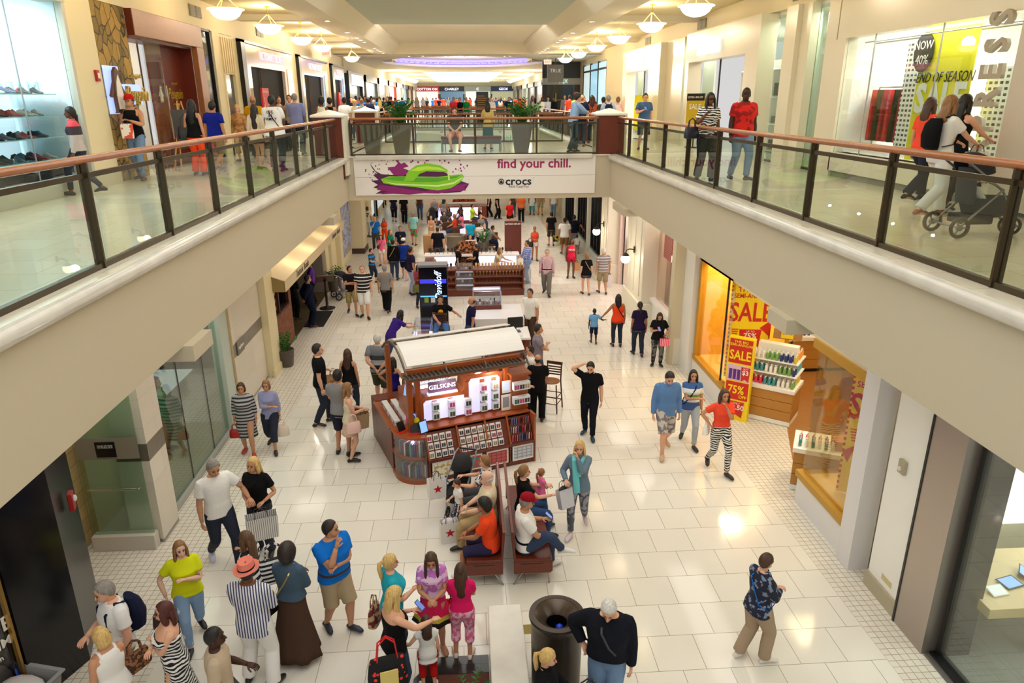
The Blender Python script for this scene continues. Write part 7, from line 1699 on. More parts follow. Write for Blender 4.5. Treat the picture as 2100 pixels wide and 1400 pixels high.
for z in (.5, .75, 1.0): k3b('glass_shelf', 1.24, 1.84, 0, .45, z, z + .01, mat('pale_shelf', (196, 206, 226), .2, em=.4))
k3b('rear_counter', 0, 3.7, 3.0, 3.5, .2, .95, M_plastic); k3b('rear_top', -.05, 3.75, 2.95, 3.6, .95, 1.0, M_lac); k3b('rear_base', 0, 3.7, 3.0, 3.5, 0, .3, M_cherry); k3b('rear_lit_back', .05, 3.65, 3.4, 3.45, .3, .95, M_led); k3b('rear_divider', 1.2, 1.3, 2.95, 3.5, 0, 1.3); k3b('rear_divider', 2.0, 2.1, 2.95, 3.5, 0, 1.3); k3b('product_wall', 1.3, 2.0, 3.3, 3.4, .3, 1.5, blotch((60, 30, 24), (190, 120, 70), 18))
k3b('left_counter', 0, .35, .7, 3.0, 0, .95, M_cherry)
br0 = thing('hair_brush', 'x', 'brush'); MB().ball((0, 0, .15), (.04, .014, .06), 10, 6).build('paddle', mat('brush_beech', (214, 180, 124), .5), br0, smooth=True); m = MB(); m.tube([(0, 0, .0), (0, 0, .10)], .010, 6); m.build('handle', mat('brush_beech2', (196, 158, 100), .5), br0)
br1 = thing('hair_brush', 'x', 'brush'); MB().ball((0, 0, .15), (.04, .02, .06), 10, 6).build('paddle', mat('brush_dark', (60, 34, 30), .5), br1, smooth=True); m = MB(); m.tube([(0, 0, .0), (0, 0, .10)], .010, 6); m.build('handle', mat('brush_dark', (60, 34, 30), .5), br1)
u_ = [0, 0]
def brush(k, x, y, z, l, g_):
 o = (br0, br1)[k] if not u_[k] else copy_tree((br0, br1)[k]); u_[k] = 1; put(o, (x, y, z), rk_.uniform(-.3, .3), l); o['group'] = g_; o.scale = (1.15,) * 3
for i in range(15): brush(0, .32 + i * .115, 25.15, 1.085, 'beech paddle brush standing on top of the right half of the brush kiosk', 'beech brushes on the kiosk top')
for i in range(8): brush(1, -1.5 + i * .13, 25.15, 1.085, 'dark paddle brush standing on top of the left half of the brush kiosk', 'dark brushes on the kiosk top')
for i in range(14): brush(0, .34 + i * .12, 25.2, .832, 'beech brush on the upper lit shelf of the brush kiosk', 'beech brushes on the upper shelf')
for i in range(7): brush(1, -1.45 + i * .14, 25.2, .832, 'dark brush on the upper lit shelf of the brush kiosk', 'dark brushes on the upper shelf')
for i in range(13): brush(1, .36 + i * .13, 25.2, .592, 'dark brush on the middle lit shelf', 'dark brushes on the middle shelf')
for i in range(6): brush(0 if i % 2 else 1, -1.4 + i * .16, 25.2, .592, 'brush on the middle shelf at the left', 'mixed brushes on the middle left shelf')
for i in range(20): brush(i % 3 == 0 and 0 or 1, -1.45 + i * .17, 28.3, 1.005, 'small brush standing along the rear counter of the brush kiosk', 'brushes along the rear counter')
for i in range(12):
 q = MB(); q.box(-.04, .04, -.03, .03, 0, rk_.uniform(.08, .18)); q.build('boxed_product', mat('product', ((120, 130, 160), (220, 220, 226), (60, 60, 70))[i % 3], .3), k3, loc=(1.32 + (i % 4) * .14, .2, (.511, .761, 1.011)[i // 4]))
P = at_y(1050, 520, 32.3); t = thing('kiosk_board', 'tall mahogany board with white lettering beyond the brush kiosk', 'sign', (1.75, 32.3, 0)); MB().box(0, .76, 0, .2, 0, 1.62).build('board', M_mahog, t, bevel=.01); text('lettering', 'BAYSIDE BRUSH', .10, (.38, -.006, 1.5), RF, M_wh, t, ext=.003, bold=.02)
# far kiosk with cafe seats
k4 = thing('kiosk', 'far lit counter kiosk with shelves of phones glimpsed under the bridge', 'kiosk', (-1.7, 41.6, 0)); MB().box(0, 2.9, 0, 1.2, 0, .2).build('base', M_cherry, k4); MB().box(.05, 2.85, .05, 1.15, .2, .95).build('lit_front', mat('lilac_glow', (196, 196, 250), .4, em=1.2), k4); MB().box(0, 2.9, 0, 1.2, .95, 1.0).build('top', M_cherry, k4)
for z in (1.2, 1.4, 1.6): MB().box(.9, 2.3, .5, .9, z, z + .03).build('shelf', M_cherry, k4); MB().box(.95, 2.25, .6, .85, z + .03, z + .13).build('product_row', blotch((30, 30, 40), (200, 60, 60), 9), k4)
MB().box(2.6, 2.9, -.02, 0, .1, 1.0).build('corner', M_cherry, k4)
for i, (px, py, rz) in enumerate(((920, 480, 0), (945, 490, 60), (975, 478, 180), (1005, 500, 200), (895, 520, 20))):
 P = at_z(px, py + 8); t = thing('tub_chair', 'low brown cafe seat number %s of the cluster beyond the brush kiosk' % ('one', 'two', 'three', 'four', 'five')[i], 'chair', (P.x, P.y, 0), R(rz)); MB().box(-.3, .3, -.3, .3, .12, .42).build('seat', mat('cafe_brown', (84, 50, 34), .6), t, bevel=.03); MB().box(-.3, .3, .2, .32, .42, .8).build('backrest', mat('cafe_brown', (84, 50, 34), .6), t, bevel=.03)
 for x in (-.25, .25):
  for y in (-.25, .25): MB().box(x - .02, x + .02, y - .02, y + .02, 0, .12).build('leg', M_steel, t)
# shopping bags on the floor by the bench
M_bagw = mat('bag_paper', (238, 236, 232), .5)
P = at_z(922, 1108); shopping_bag('white paper bag with red star standing open on the floor by the left bench', None, None, (.30, .17, .38), M_bagw, 'star', 12, at=(P.x, P.y, 0), tissue=mat('tissue_pale', (226, 222, 226), .6))
# laundry cart at lower left
P = at_z(70, 1385, .55); t = thing('utility_cart', 'grey plastic cart with pale cloth and a blue handle at the lower left corner', 'cart', (P.x - .1, P.y - .1, 0), R(-15)); m = MB(); m.rings([[(sx_ * w_, sy * d_, z) for sx_, sy in ((-1, -1), (1, -1), (1, 1), (-1, 1))] for w_, d_, z in ((.28, .18, .1), (.34, .24, .55), (.37, .27, .55), (.37, .27, .58), (.32, .22, .58), (.27, .17, .2))]); m.build('tub', mat('tub_grey', (150, 152, 154), .5), t, bevel=.01); MB().ball((0, 0, .48), (.28, .18, .08), 12, 6).build('cloth', mat('pale_cloth', (206, 200, 200), .9, bump=(12, .8)), t, smooth=True)
m = MB(); m.tube([(-.1, .1, .2), (-.5, .3, 1.3)], .015, 8); m.build('mop_handle', mat('handle_blue', (30, 70, 180), .4), t)
for x in (-.25, .25): m = MB(); m.tube([(x - .015, 0, .05), (x + .015, 0, .05)], .05, 12); m.build('wheel', M_black, t)
# pushchair
def pushchair(label, x, y, z, rz, s_=1.0, c=(36, 40, 48), baby=False, cm_=(24, 24, 28)):
 t = thing('pushchair', label, 'pushchair', (x, y, z), rz); t.scale = (s_,) * 3; mf = mat('pram_fabric', c, .8); mc = mat('pram_frame', (120, 122, 126), .35, .7)
 for wx, wy, r_ in ((-.28, -.42, .14), (.28, -.42, .14), (-.07, .48, .115), (.07, .48, .115)):
  m = MB(); q = [(wx, wy + r_ * .82 * math.cos(a), r_ + r_ * .82 * math.sin(a)) for a in [2 * math.pi * k / 18 for k in range(19)]]; m.tube(q, r_ * .18, 8, up=(1, 0, 0))
  w__ = m.build('wheel', M_black, t, smooth=True); m = MB(); m.tube([(wx - .02, wy, r_), (wx + .02, wy, r_)], r_ * .3, 10)
  for k in range(3): a = 2 * math.pi * k / 3; m.tube([(wx, wy, r_), (wx, wy + r_ * .75 * math.cos(a), r_ + r_ * .75 * math.sin(a))], .012, 5)
  m.build('hub', mc, w__)
 m = MB()
 for sx_ in (-1, 1): m.tube([(sx_ * .27, -.42, .14), (sx_ * .25, .1, .62), (sx_ * .24, -.2, .75)], .016, 6); m.tube([(sx_ * .1, .46, .14), (sx_ * .24, .1, .6), (sx_ * .23, -.45, .98), (sx_ * .2, -.6, 1.02)], .016, 6)
 m.tube([(-.27, -.42, .14), (.27, -.42, .14)], .014, 6); m.build('frame', mc, t, smooth=True); m = MB(); m.tube([(-.2, -.6, 1.02), (.2, -.6, 1.02)], .02, 8); m.build('handlebar', M_black, t, smooth=True)
 m = MB(); n = 14
 def ov(cy, cz, w_, h_): return [(w_ * math.cos(2 * math.pi * k / n), cy + h_ * .35 * math.sin(2 * math.pi * k / n), cz + h_ * math.sin(2 * math.pi * k / n)) for k in range(n)]
 m.rings([[(w_ * math.cos(2 * math.pi * k / n), cy + d_ * math.sin(2 * math.pi * k / n), cz) for k in range(n)] for cy, cz, w_, d_ in ((.12, .24, .12, .16), (.12, .3, .2, .34), (.08, .45, .23, .36), (.10, .5, .22, .36), (.08, .44, .19, .3))]); m.build('seat', mf, t, smooth=True)
 m = MB(); m.rings([[(w_ * math.cos(a), -.12 + .02 * w_ - .06 * (zz - .45) / .4, zz) if False else (w_ * math.cos(a), -.22 - .10 * (zz - .45) + d_ * math.sin(a), zz) for a in [2 * math.pi * k / n for k in range(n)]] for zz, w_, d_ in ((.42, .19, .05), (.6, .2, .05), (.88, .18, .04))]); m.build('seat_back', mf, t, smooth=True)
 m = MB(); rs = []
 for i in range(9): a = math.pi * .95 - i / 8 * math.pi * .62; rs.append([(.22 * math.cos(b_), -.22 + .30 * math.cos(a) * (.6 + .4 * abs(math.sin(b_))) * -1 * 1.0 if False else -.24 - .34 * math.cos(a) * math.sin(b_) * 1.0, .78 + .30 * math.sin(a) * math.sin(b_)) for b_ in [math.pi * k / 10 for k in range(11)]])
 m.rings(rs, False, False); m.build('hood', mat('pram_hood', cm_, .8), t, fix=False, smooth=True)
 m = MB(); m.cbox((0, -.1, .22), (.36, .4, .12)); m.build('basket', mf, t, bevel=.02)
 return t
pushchair('dark grey three wheeled pushchair pushed along the upper right walkway', 6.12, 8.15, ZF, R(-90), .9)
P = at_z(955, 1075); pushchair('black pushchair with blue cup holder parked before the phone kiosk', -.25, 11.15, 0, R(160), .85, (28, 30, 36))
P = at_z(885, 462); pushchair('black pushchair beside the standing people far beyond the brush kiosk', P.x, P.y, 0, R(20), 1.0)
pushchair('pale grey pushchair parked behind the menu stand', -4.45, 25.6, 0, R(-60), .95, (170, 160, 170))
P = at_z(880, 545 - 5); t = thing('cardboard_cart', 'tall tan stroller cart with boxes near the grey stone bowl', 'cart', (P.x, P.y + 1.5, 0)); MB().box(-.3, .3, -.2, .2, .2, 1.0).build('carton', mat('cardboard', (176, 132, 84), .7), t)
for x in (-.25, .25): m = MB(); m.tube([(x - .02, 0, .1), (x + .02, 0, .1)], .1, 12); m.build('wheel', M_black, t); MB().box(x - .02, x + .02, -.02, .02, .1, .22).build('strut', M_black, t)
# ================================================================ THE CROWD
def P_(label, head, foot, face, who, hair, top, bot, arms=('down', 'down'), pose='stand', **k):
 hr = hair.split(); hr = (hr[0], hr[1]) + ((float(hr[2]),) if len(hr) > 2 else ())
 return person(label, head, foot, face=face, sex=who[0], skin=who[1], hair=hr, top=top, bot=bot, arms=arms, pose=pose, **k)
ZEB = blotch((22, 22, 26), (232, 230, 226), 7, .5, 'wave'); STBW = stripes((236, 234, 230), (22, 22, 26), .085, .5)
# --- foreground
P_('grey haired man in white shirt with dark backpack at the lower left', (218, 1187), None, 225, 'ml', 'short grey', ('polo', (228, 228, 228)), ('shorts', 'khaki'), ('down', 'bent'), h=1.78, g=1.15, extra=[('backpack', 'navy')], hy=10, hp=15, shoe=(50, 40, 36))
W = P_('blonde woman in a white tank top seen from behind at the lower left corner', (205, 1287), None, 305, 'ft', 'bob blond', ('tank', 'white'), ('shorts', 'beige'), ('down', 'bent'), h=1.6, g=1.15, hp=10)
handbag('leopard print handbag under the arm of the blonde woman in white', W['elbowR'] + Vector((.10, .10, -.02)), (.34, .14, .22), blotch((70, 44, 30), (150, 100, 60), 26), rz=60)
P_('auburn haired woman in a strapless black and white zebra dress', (335, 1232), None, 245, 'fl', 'mid auburn', ('strapless', ZEB), ('maxi', ZEB), ('cross', 'cross2'), h=1.66, g=1.25, hy=5, extra=[('glasses',)])
P_('dark skinned man in a beige shirt with green face paint at the bottom edge', (432, 1280), None, 75, 'mk', 'buzz black', ('tee', (190, 170, 146)), ('pants', 'dgrey'), ('bent', 'down'), 'walk', h=1.72)
W = P_('woman in a bright yellow top and ripped jeans holding a dark handbag', (380, 1102), (403, 1312), 155, 'fp', 'long light .4', ('tee', 'yellow'), ('leggings', blotch((130, 160, 196), (220, 226, 232), 5, .66)), ('mouth', 'bag'), 'walk2', g=1.15, hy=-10, armfix=((-.16, .24, -.14), None))
handbag('large dark brown handbag hanging from the arm of the woman in yellow', W['handR'] + Vector((-.05, -.02, -.12)), (.34, .17, .28), mat('bag_brown', (60, 40, 38), .4), rz=20)
W = P_('man in a salmon fedora and blue striped shirt seen from behind', (502, 1152), None, 8, 'md', 'buzz black', ('long', stripes((226, 226, 232), (60, 60, 100), .034, .55, 'x'), .80), ('pants', 'white'), ('bent', 'bent'), 'apart', h=1.8, g=1.12, extra=[('fedora', (228, 130, 112), 'black')])
W = P_('long haired woman in a black and white striped top with sunglasses behind the fedora man', (503, 1087), None, 285, 'ft', 'long ombre .42', ('tee', STBW), ('pants', 'black'), ('down', 'strap'), h=1.64, extra=[('glasses',)])
handbag('black and white striped tote bag on the shoulder of the striped top woman', W['shR'] + Vector((.22, .0, -.20)), (.46, .16, .36), stripes((236, 234, 230), (26, 26, 40), .06, .5), rz=25, handle=.25)
W = P_('woman with a dark afro in a denim jacket and long brown trousers, back turned', (588, 1115), (614, 1345), 15, 'fd', 'afro dark', ('jacket', mat('jacket_denim', (62, 84, 104), .85, bump=(20, .4)), .98), ('maxi', 'brown'), ('bent', 'bent'), shoe=(190, 130, 90), extra=[('cross', mat('chain', (190, 170, 110), .3, .8), -1)])
handbag('small black chain bag at the hip of the woman in the denim jacket', W['hip'] + Vector((-.26, -.05, -.02)), (.20, .09, .15), M_black, rz=60, handle=.06)
P_('stout man in a blue polo and khaki cargo shorts with hand on his chin', (678, 1065), (697, 1290), 135, 'mt', 'short dark', ('polo', 'blue'), ('shorts', (176, 156, 124)), ('cross', 'chin'), 'step', g=1.3, hy=-40, extra=[('belt', 'brown')], shoe=(40, 44, 60))
W = P_('grey haired man in a white v neck tee reaching towards the woman in black', (455, 928), (466, 1157), 140, 'mt', 'short grey', ('tee', 'white'), ('jeans', 'ddenim'), ('side', 'down'), 'walk', hp=20, shoe=(200, 206, 226))
W = P_('blonde woman in a loose black top and flared jeans holding a striped bag', (519, 935), (545, 1133), 190, 'ft', 'mid blond', ('tee', 'black', .82), ('flare', 'ddenim'), ('bagfore', 'bent'), hy=10, extra=[('cross', 'black', 1)])
shopping_bag('large white paper bag with thin grey stripes held by the blonde in black', W, 'L', (.46, .16, .44), stripes((236, 234, 232), (150, 146, 144), .03, .6, 'x'), None, rz=20, tilt=12)
W = P_('woman in a grey and black striped knee length dress', (497, 783), (513, 931), 172, 'ft', 'bob brown', ('three', stripes((40, 40, 46), (176, 174, 176), .07, .45), .60), ('midi', stripes((40, 40, 46), (176, 174, 176), .07, .45)), ('down', 'down'), 'step', g=1.15, shoe=(190, 60, 50))
handbag('small red handbag carried by the woman in the striped dress', W['handR'] - Vector((0, 0, .10)), (.24, .13, .18), mat('bag_red', (160, 28, 26), .35), rz=10, handle=.12)
W = P_('woman in a loose blue grey blouse and cropped jeans', (547, 775), (562, 920), 178, 'ft', 'bob light', ('blouse', (150, 152, 190)), ('capri', 'ddenim'), ('down', 'cross'), 'walk')
handbag('cream handbag carried by the woman in the blue grey blouse', W['handL'] - Vector((0, 0, .12)), (.32, .15, .24), mat('bag_cream', (226, 208, 190), .4), rz=10)
W = P_('tall man in a black polo and jeans holding a kraft paper bag', (650, 698), (665, 870), 75, 'ml', 'short dark', ('polo', 'black'), ('jeans', 'ddenim'), ('bagfore', 'down'), 'step')
shopping_bag('kraft paper shopping bag with dark lettering held by the man in the black polo', W, 'L', (.34, .12, .36), mat('kraft', (190, 140, 88), .7), 'HOLLI\nSTER', rz=20, tilt=-14, lm=mat('kraft_ink', (70, 34, 26), .6))
P_('woman in black with long brown hair down her back beside the tall man', (711, 714), None, 8, 'ft', 'long brown .45', ('tank', 'black'), ('pants', 'ddenim'), h=1.66)
P_('short haired youth in a grey tee and dark shorts, back turned', (699, 757), (706, 930), 10, 'mt', 'short black', ('tee', 'grey'), ('shorts', (40, 44, 60)), ('bent', 'down'))
W = P_('woman in a cream top with long fair hair carrying pale bags on her arm', (716, 783), (724, 942), 75, 'fl', 'longwavy light .45', ('tank', 'cream'), ('mini', (226, 190, 170)), ('bent', 'bent'), shoe=(30, 26, 26))
handbag('pale pink handbag hanging from the arm of the fair haired woman', W['elbowR'] + Vector((-.02, -.08, -.14)), (.30, .14, .24), mat('bag_blush', (230, 190, 176), .4), rz=20)
shopping_bag('tan paper bag hanging behind the fair haired woman in cream', W, 'L', (.26, .1, .36), mat('bag_tan', (186, 158, 120), .6), None, rz=30, tilt=10, at=W['elbowL'] + Vector((.16, .05, -.50)))
P_('white haired man in a grey and black striped shirt with hands behind his back', (783, 683), (783, 832), 5, 'ml', 'short white', ('tee', bands([(150, 152, 156), (24, 24, 28), (170, 172, 176), (60, 64, 70), (120, 124, 130)], (.98, 1.08, 1.2, 1.32))), ('shorts', 'dolive'), ('back', 'back'), 'step', g=1.1)
W = P_('dark haired woman in a strapless long indigo dress at the left end of the kiosk', (806, 731), (812, 858), 20, 'ft', 'long black .3', ('strapless', (36, 24, 110)), ('maxi', (36, 24, 110)), ('hip', 'bag'))
handbag('brown monogram handbag on the arm of the woman in the indigo dress', W['elbowR'] + Vector((.06, -.10, -.10)), (.36, .16, .26), mat('bag_mono', (104, 76, 50), .4, bump=(30, .3)), rz=10, handle=.2)
P_('man in a grey tee with folded arms behind the kiosk', (1103, 663), None, 95, 'mt', 'short dark', ('tee', (140, 130, 142)), ('jeans', 'denim'), ('cross', 'cross2'), h=1.8)
P_('bald man in black clothes standing at the right end of the kiosk, back turned', (1086, 726), (1102, 862), 8, 'mt', 'bald dark', ('polo', 'black', .8), ('pants', 'black'), ('bent', 'bent'), g=1.1)
P_('dark haired attendant in a white shirt behind the kiosk', (1088, 707), None, 265, 'ml', 'short dark', ('tee', 'white'), ('pants', 'ddenim'), h=1.66)
P_('person in a white tee with a dark shoulder strap bending behind the kiosk counter', (1052, 744), None, 90, 'ml', 'short light', ('tee', 'white'), ('jeans', 'denim'), ('bent', 'bent'), h=1.5, lean=20, extra=[('cross', 'black', 1)])
P_('young man in a black polo scratching his head in the open floor', (1207, 738), (1207, 895), 200, 'ml', 'short black', ('polo', 'black'), ('jeans', (22, 24, 34)), ('down', 'head'), 'step', hp=20, shoe=(24, 60, 90))
W = P_('small boy in a light blue tee and dark shorts holding a hand', (1217, 633), (1217, 704), 5, 'mk', 'buzz black', ('tee', 'sky'), ('shorts', 'navy'), ('down', 'outup'), 'step')
P_('woman in an orange ruffled top with long black hair holding the boy by the hand', (1265, 602), (1264, 710), 3, 'fm', 'long black .4', ('tank', 'orange', .84), ('leggings', 'ddenim'), ('out', 'down'), g=1.1, extra=[('cross', 'black', 1)])
P_('woman in a purple and black tee with a dark ponytail, walking away', (1305, 617), (1307, 729), 3, 'fm', 'pony black', ('tee', (40, 26, 60)), ('jeans', 'ddenim'), ('down', 'down'), 'step', g=1.1)
W = P_('woman in black looking at her phone with a pink striped bag', (1355, 637), (1346, 750), 190, 'ft', 'long dark .3', ('tee', 'black'), ('leggings', blotch((30, 30, 36), (110, 106, 100), 9)), ('bagfore', 'phone'), g=1.15, hp=30)
shopping_bag('small pink striped shopping bag held by the woman in black', W, 'L', (.24, .1, .2), stripes((240, 60, 120), (250, 170, 190), .05, .5, 'x'), None, rz=10, handle=.1)
phone('phone in the hand of the woman in black with the pink bag', W['handR'] + Vector((0, 0, .03)), 10, (190, 60, 70))
P_('young man in a blue sweater and patterned shorts walking with bowed head', (1368, 752), (1360, 927), 180, 'ml', 'short dark', ('long', (96, 134, 184)), ('shorts', blotch((196, 186, 176), (120, 116, 120), 10)), ('down', 'down'), 'walk2', hp=30, shoe=(196, 160, 130))
P_('woman in a green and blue striped tee and pale jeans', (1415, 753), (1410, 910), 190, 'ft', 'long dark .34', ('tee', bands([(60, 90, 150), (226, 226, 220), (130, 180, 60), (230, 230, 226), (60, 100, 160)], (1.0, 1.1, 1.18, 1.3))), ('leggings', (170, 178, 186)), ('down', 'cross'), 'walk', extra=[('cross', 'navy', 1)])
W = P_('woman in a red top and zebra print trousers touching her neck', (1472, 792), (1470, 965), 178, 'ft', 'long brown .3', ('tee', 'coral', 1.0), ('leggings', ZEB), ('chin', 'hip'), 'walk')
handbag('white handbag tucked at the side of the woman in the red top', W['hip'] + Vector((-.26, .08, .06)), (.26, .12, .2), M_wh, rz=60)
W = P_('woman in grey with an aqua scarf and patterned leggings eating a snack', (1205, 897), (1184, 1086), 195, 'fl', 'long blond .28', ('long', (112, 132, 150)), ('leggings', blotch((150, 150, 156), (84, 88, 100), 8)), ('mouth', 'bagfore'), 'walk2', extra=[('scarf', 'aqua')], shoe=(220, 206, 214))
shopping_bag('pale grey shopping bag with dark contents held by the woman with the aqua scarf', W, 'R', (.26, .12, .32), mat('bag_pale', (206, 206, 214), .5), None, rz=30, tilt=-16, tissue=mat('tissue_dark', (40, 42, 50), .7))
P_('brown haired woman in a navy patterned cardigan and beige trousers walking alone at the right', (1548, 1133), (1541, 1352), 75, 'fl', 'short brown', ('long', blotch((26, 32, 52), (120, 130, 156), 16, .56), .84), ('pants', (168, 146, 122)), ('bent', 'bent'), 'step2', g=1.15, hp=10, shoe=(232, 226, 220), extra=[('cross', 'blue', 1)])
P_('white haired man in a dark jacket and light jeans looking down by the litter bin', (1252, 1215), None, 200, 'ml', 'short white', ('jacket', (22, 24, 34), .95), ('jeans', 'ldenim'), ('down', 'hip'), h=1.78, g=1.3, hp=35, extra=[('cross', 'dgrey', -1), ('belt', 'black')], twist=0)
W = P_('blonde woman with a low ponytail in a black jacket seated at the bottom edge', (1118, 1335), None, 100, 'fl', 'pony blond', ('jacket', 'black'), ('leggings', 'black'), ('lap', 'lap'), 'sit', h=1.62, hp=10)
handbag('glossy black bag on the lap of the seated blonde woman at the bottom edge', W['handL'] + Vector((.08, 0, .10)), (.36, .24, .26), mat('bag_gloss', (22, 22, 24), .25), rz=20)
MB().box(-.22, .22, -.3, .3, .0, .44).build('stool_block', mat('block_grey', (120, 112, 104), .5), loc=(W['P'].x, W['P'].y, 0), label='low grey seat block under the seated blonde woman', cat='seat', bevel=.02)
# --- benches
P_('old man in a pale yellow shirt and khaki trousers seated on the left bench', None, None, 275, 'mp', 'bald white', ('polo', (222, 206, 176)), ('pants', 'khaki'), ('lap', 'lap'), 'sit', at=(.24, 9.88), h=1.74, g=1.2, shoe=(30, 26, 26), lod=0)
P_('young man in orange and navy shorts seated at the near end of the bench', None, None, 283, 'mm', 'curly black', ('tee', 'orange'), ('shorts', (48, 46, 78)), ('lap', 'lap'), 'sit', at=(.26, 9.12), h=1.68, lod=0, lean=10, shoe=(226, 224, 220))
P_('short haired woman in a black and white print blouse seated beyond the old man', None, None, 285, 'fl', 'short light', ('tee', blotch((226, 226, 230), (50, 52, 66), 22)), ('pants', 'dgrey'), ('fwd', 'fwd'), 'sit', at=(.22, 10.5), h=1.66, lod=0)
P_('toddler in a white shirt and checked skirt standing in front of the left bench', None, None, 250, 'fl', 'short brown', ('tee', 'white', 1.0), ('skirt', plaid((30, 34, 60), (226, 226, 230), (60, 66, 96))), ('down', 'bent'), at=(-.24, 10.35), h=.98, lod=0, hp=15)
shopping_bag('tall white paper bag with red star hanging on the pushchair handle', None, None, (.30, .14, .36), M_bagw, 'star', 20, at=(-.62, 10.75, .42))
P_('woman in black with a fair ponytail and ripped jeans seated on the right bench', None, None, 80, 'fl', 'pony light', ('tee', 'black'), ('leggings', blotch((46, 76, 124), (170, 190, 214), 6, .72)), ('fwd', 'fwd'), 'sit', at=(.82, 10.1), h=1.68, lod=0)
P_('toddler girl in a pink dress and bow on the lap of the ponytailed woman', None, None, 60, 'fp', 'pony light', ('cap', (246, 120, 170), .8), ('leggings', 'denim'), ('bent', 'bent'), 'sitlap', at=(1.14, 10.38), h=.92, seat=.60, lod=0, extra=[('bow', (250, 110, 140))])
W = P_('man in a dark red cap and white tee seated cross legged on the right bench', None, None, 84, 'mt', 'short grey', ('tee', 'white'), ('jeans', 'denim'), ('phone', 'lap'), 'sitx', at=(.76, 9.12), h=1.78, g=1.15, lod=0, hp=10, extra=[('cap', (150, 20, 34)), ('belt', 'black')], shoe=(226, 222, 216))
phone('black phone held by the seated man in the red cap', W['handL'] + Vector((.02, 0, .05)), 70)
# --- family group by the planting bed
W = P_('blonde ponytailed woman in a teal top beside the girl in the pink skirt', (797, 1134), None, 70, 'fl', 'pony blond', ('tee', 'teal'), ('jeans', 'denim'), ('down', 'bent'), h=1.64, g=1.2)
handbag('patterned brown bag on the far side of the woman in teal', W['shL'] + Vector((-.20, .02, -.55)), (.3, .14, .28), blotch((110, 40, 40), (190, 160, 120), 14), rz=80)
W = P_('long haired blonde woman in a black strapless top looking at her phone', (800, 1203), None, 62, 'fl', 'longwavy blond .5', ('strapless', 'black'), ('jeans', 'denim'), ('phone', 'fwd'), h=1.66, g=1.15, hp=15)
tt = handbag('black tote bag with white and red dots and red handles on the blonde woman', W['shR'] + Vector((-.10, -.24, -.30)), (.46, .2, .40), blotch((18, 18, 20), (236, 60, 50), 14, .72, 'dots'), rz=15, handle=.28, hm=mat('handle_red', (214, 20, 30), .4))
m = MB(); m.box(-.10, .10, -.115, -.10, -.32, -.10); m.build('front_patch', mat('patch_yellow', (226, 206, 120), .6), tt)
phone('blue cased phone in the hand of the long haired blonde woman', W['handL'] + Vector((.02, .0, .05)), 60, (60, 70, 130))
P_('girl in a lilac tee and hot pink ruffled skirt with her hands together', (881, 1124), (893, 1332), 178, 'ft', 'longfront brown .42', ('tee', blotch((236, 200, 230), (200, 120, 206), 9), .98), ('skirt', bands([(30, 26, 30), (206, 190, 60), (224, 24, 90)], (.56, .62))), ('bent', 'bent'), hp=25, shoe=(170, 120, 90))
P_('girl in pink with very long brown hair standing with back turned by the marble wall', (950, 1154), (950, 1345), 3, 'ft', 'long brown .5', ('tee', 'hot', .95), ('capri', blotch((246, 190, 210), (220, 110, 150), 18)), ('bent', 'bent'), shoe=(226, 200, 186), lod=0)
shopping_bag('pink bag with white dots between the two girls', None, None, (.22, .1, .22), blotch((224, 30, 80), (250, 236, 240), 26, .72, 'dots'), None, 10, at=W['P'] * 0 + Vector((at_z(918, 1265, .55).x, at_z(918, 1265, .55).y + .1, .50)), handle=.2)
P_('little girl in a white tunic and red leggings with long brown hair, back turned', (873, 1264), None, 350, 'fl', 'long brown .34', ('cap', 'white', .72), ('capri', 'red'), ('outup', 'down'), h=1.08, shoe=M_wh)
# --- middle distance
P_('man in a dark tee and khaki shorts with folded arms', (714, 542), (724, 645), 165, 'mt', 'short black', ('tee', (26, 22, 34)), ('shorts', (166, 150, 100)), ('cross', 'cross2'), 'walk', hy=-30)
P_('grey haired man in a black and white striped polo and white shorts', (741, 543), (750, 652), 178, 'ml', 'short grey', ('polo', stripes((24, 24, 28), (236, 234, 230), .11, .72)), ('shorts', 'white'), ('down', 'down'), 'step', g=1.15, shoe=(20, 20, 20))
P_('man in a grey tee and black trousers walking away', (787, 540), (794, 641), 3, 'mt', 'short grey', ('tee', (140, 136, 134)), ('pants', 'black'), ('down', 'down'), 'walk', shoe=(30, 50, 90))
P_('boy in a blue striped tee reading a leaflet', (761, 509), (765, 580), 110, 'ml', 'short black', ('tee', stripes((30, 130, 200), (40, 60, 90), .16, .5)), ('capri', 'ddenim'), ('bent', 'bent'), 'step')
P_('girl in a pink tee and white shorts with a dark bag', (783, 481), (785, 545), 185, 'fl', 'long black .3', ('tee', (250, 110, 150)), ('short', 'white'), ('down', 'strap'), extra=[('cross', 'black', 1)])
P_('woman in a black top and jeans with a tan strap, walking away', (804, 490), (810, 574), 3, 'ft', 'short black', ('long', 'black'), ('jeans', 'denim'), ('down', 'down'), g=1.15, extra=[('cross', 'tan', -1)])
P_('man in a royal blue tee and white cap walking away', (827, 486), (831, 573), 3, 'ml', 'short dark', ('tee', 'royal'), ('shorts', 'navy'), ('down', 'down'), 'walk', g=1.1, extra=[('cap', 'white')], shoe=(200, 206, 226))
P_('dark haired man in a navy tee and pale trousers beside the black panel', (846, 505), (846, 604), 60, 'mt', 'short black', ('tee', (38, 30, 62)), ('pants', (170, 180, 214)), ('bent', 'down'))
W = P_('woman in a burgundy cardigan with an olive bag beside the black panel', (856, 540), (862, 630), 150, 'fl', 'long dark .3', ('long', (150, 62, 72)), ('leggings', 'ddenim'), ('bent', 'bent'))
handbag('olive green bag on the woman in the burgundy cardigan', W['hip'] + Vector((-.05, -.26, .05)), (.34, .14, .26), cloth(PAL['olive']))
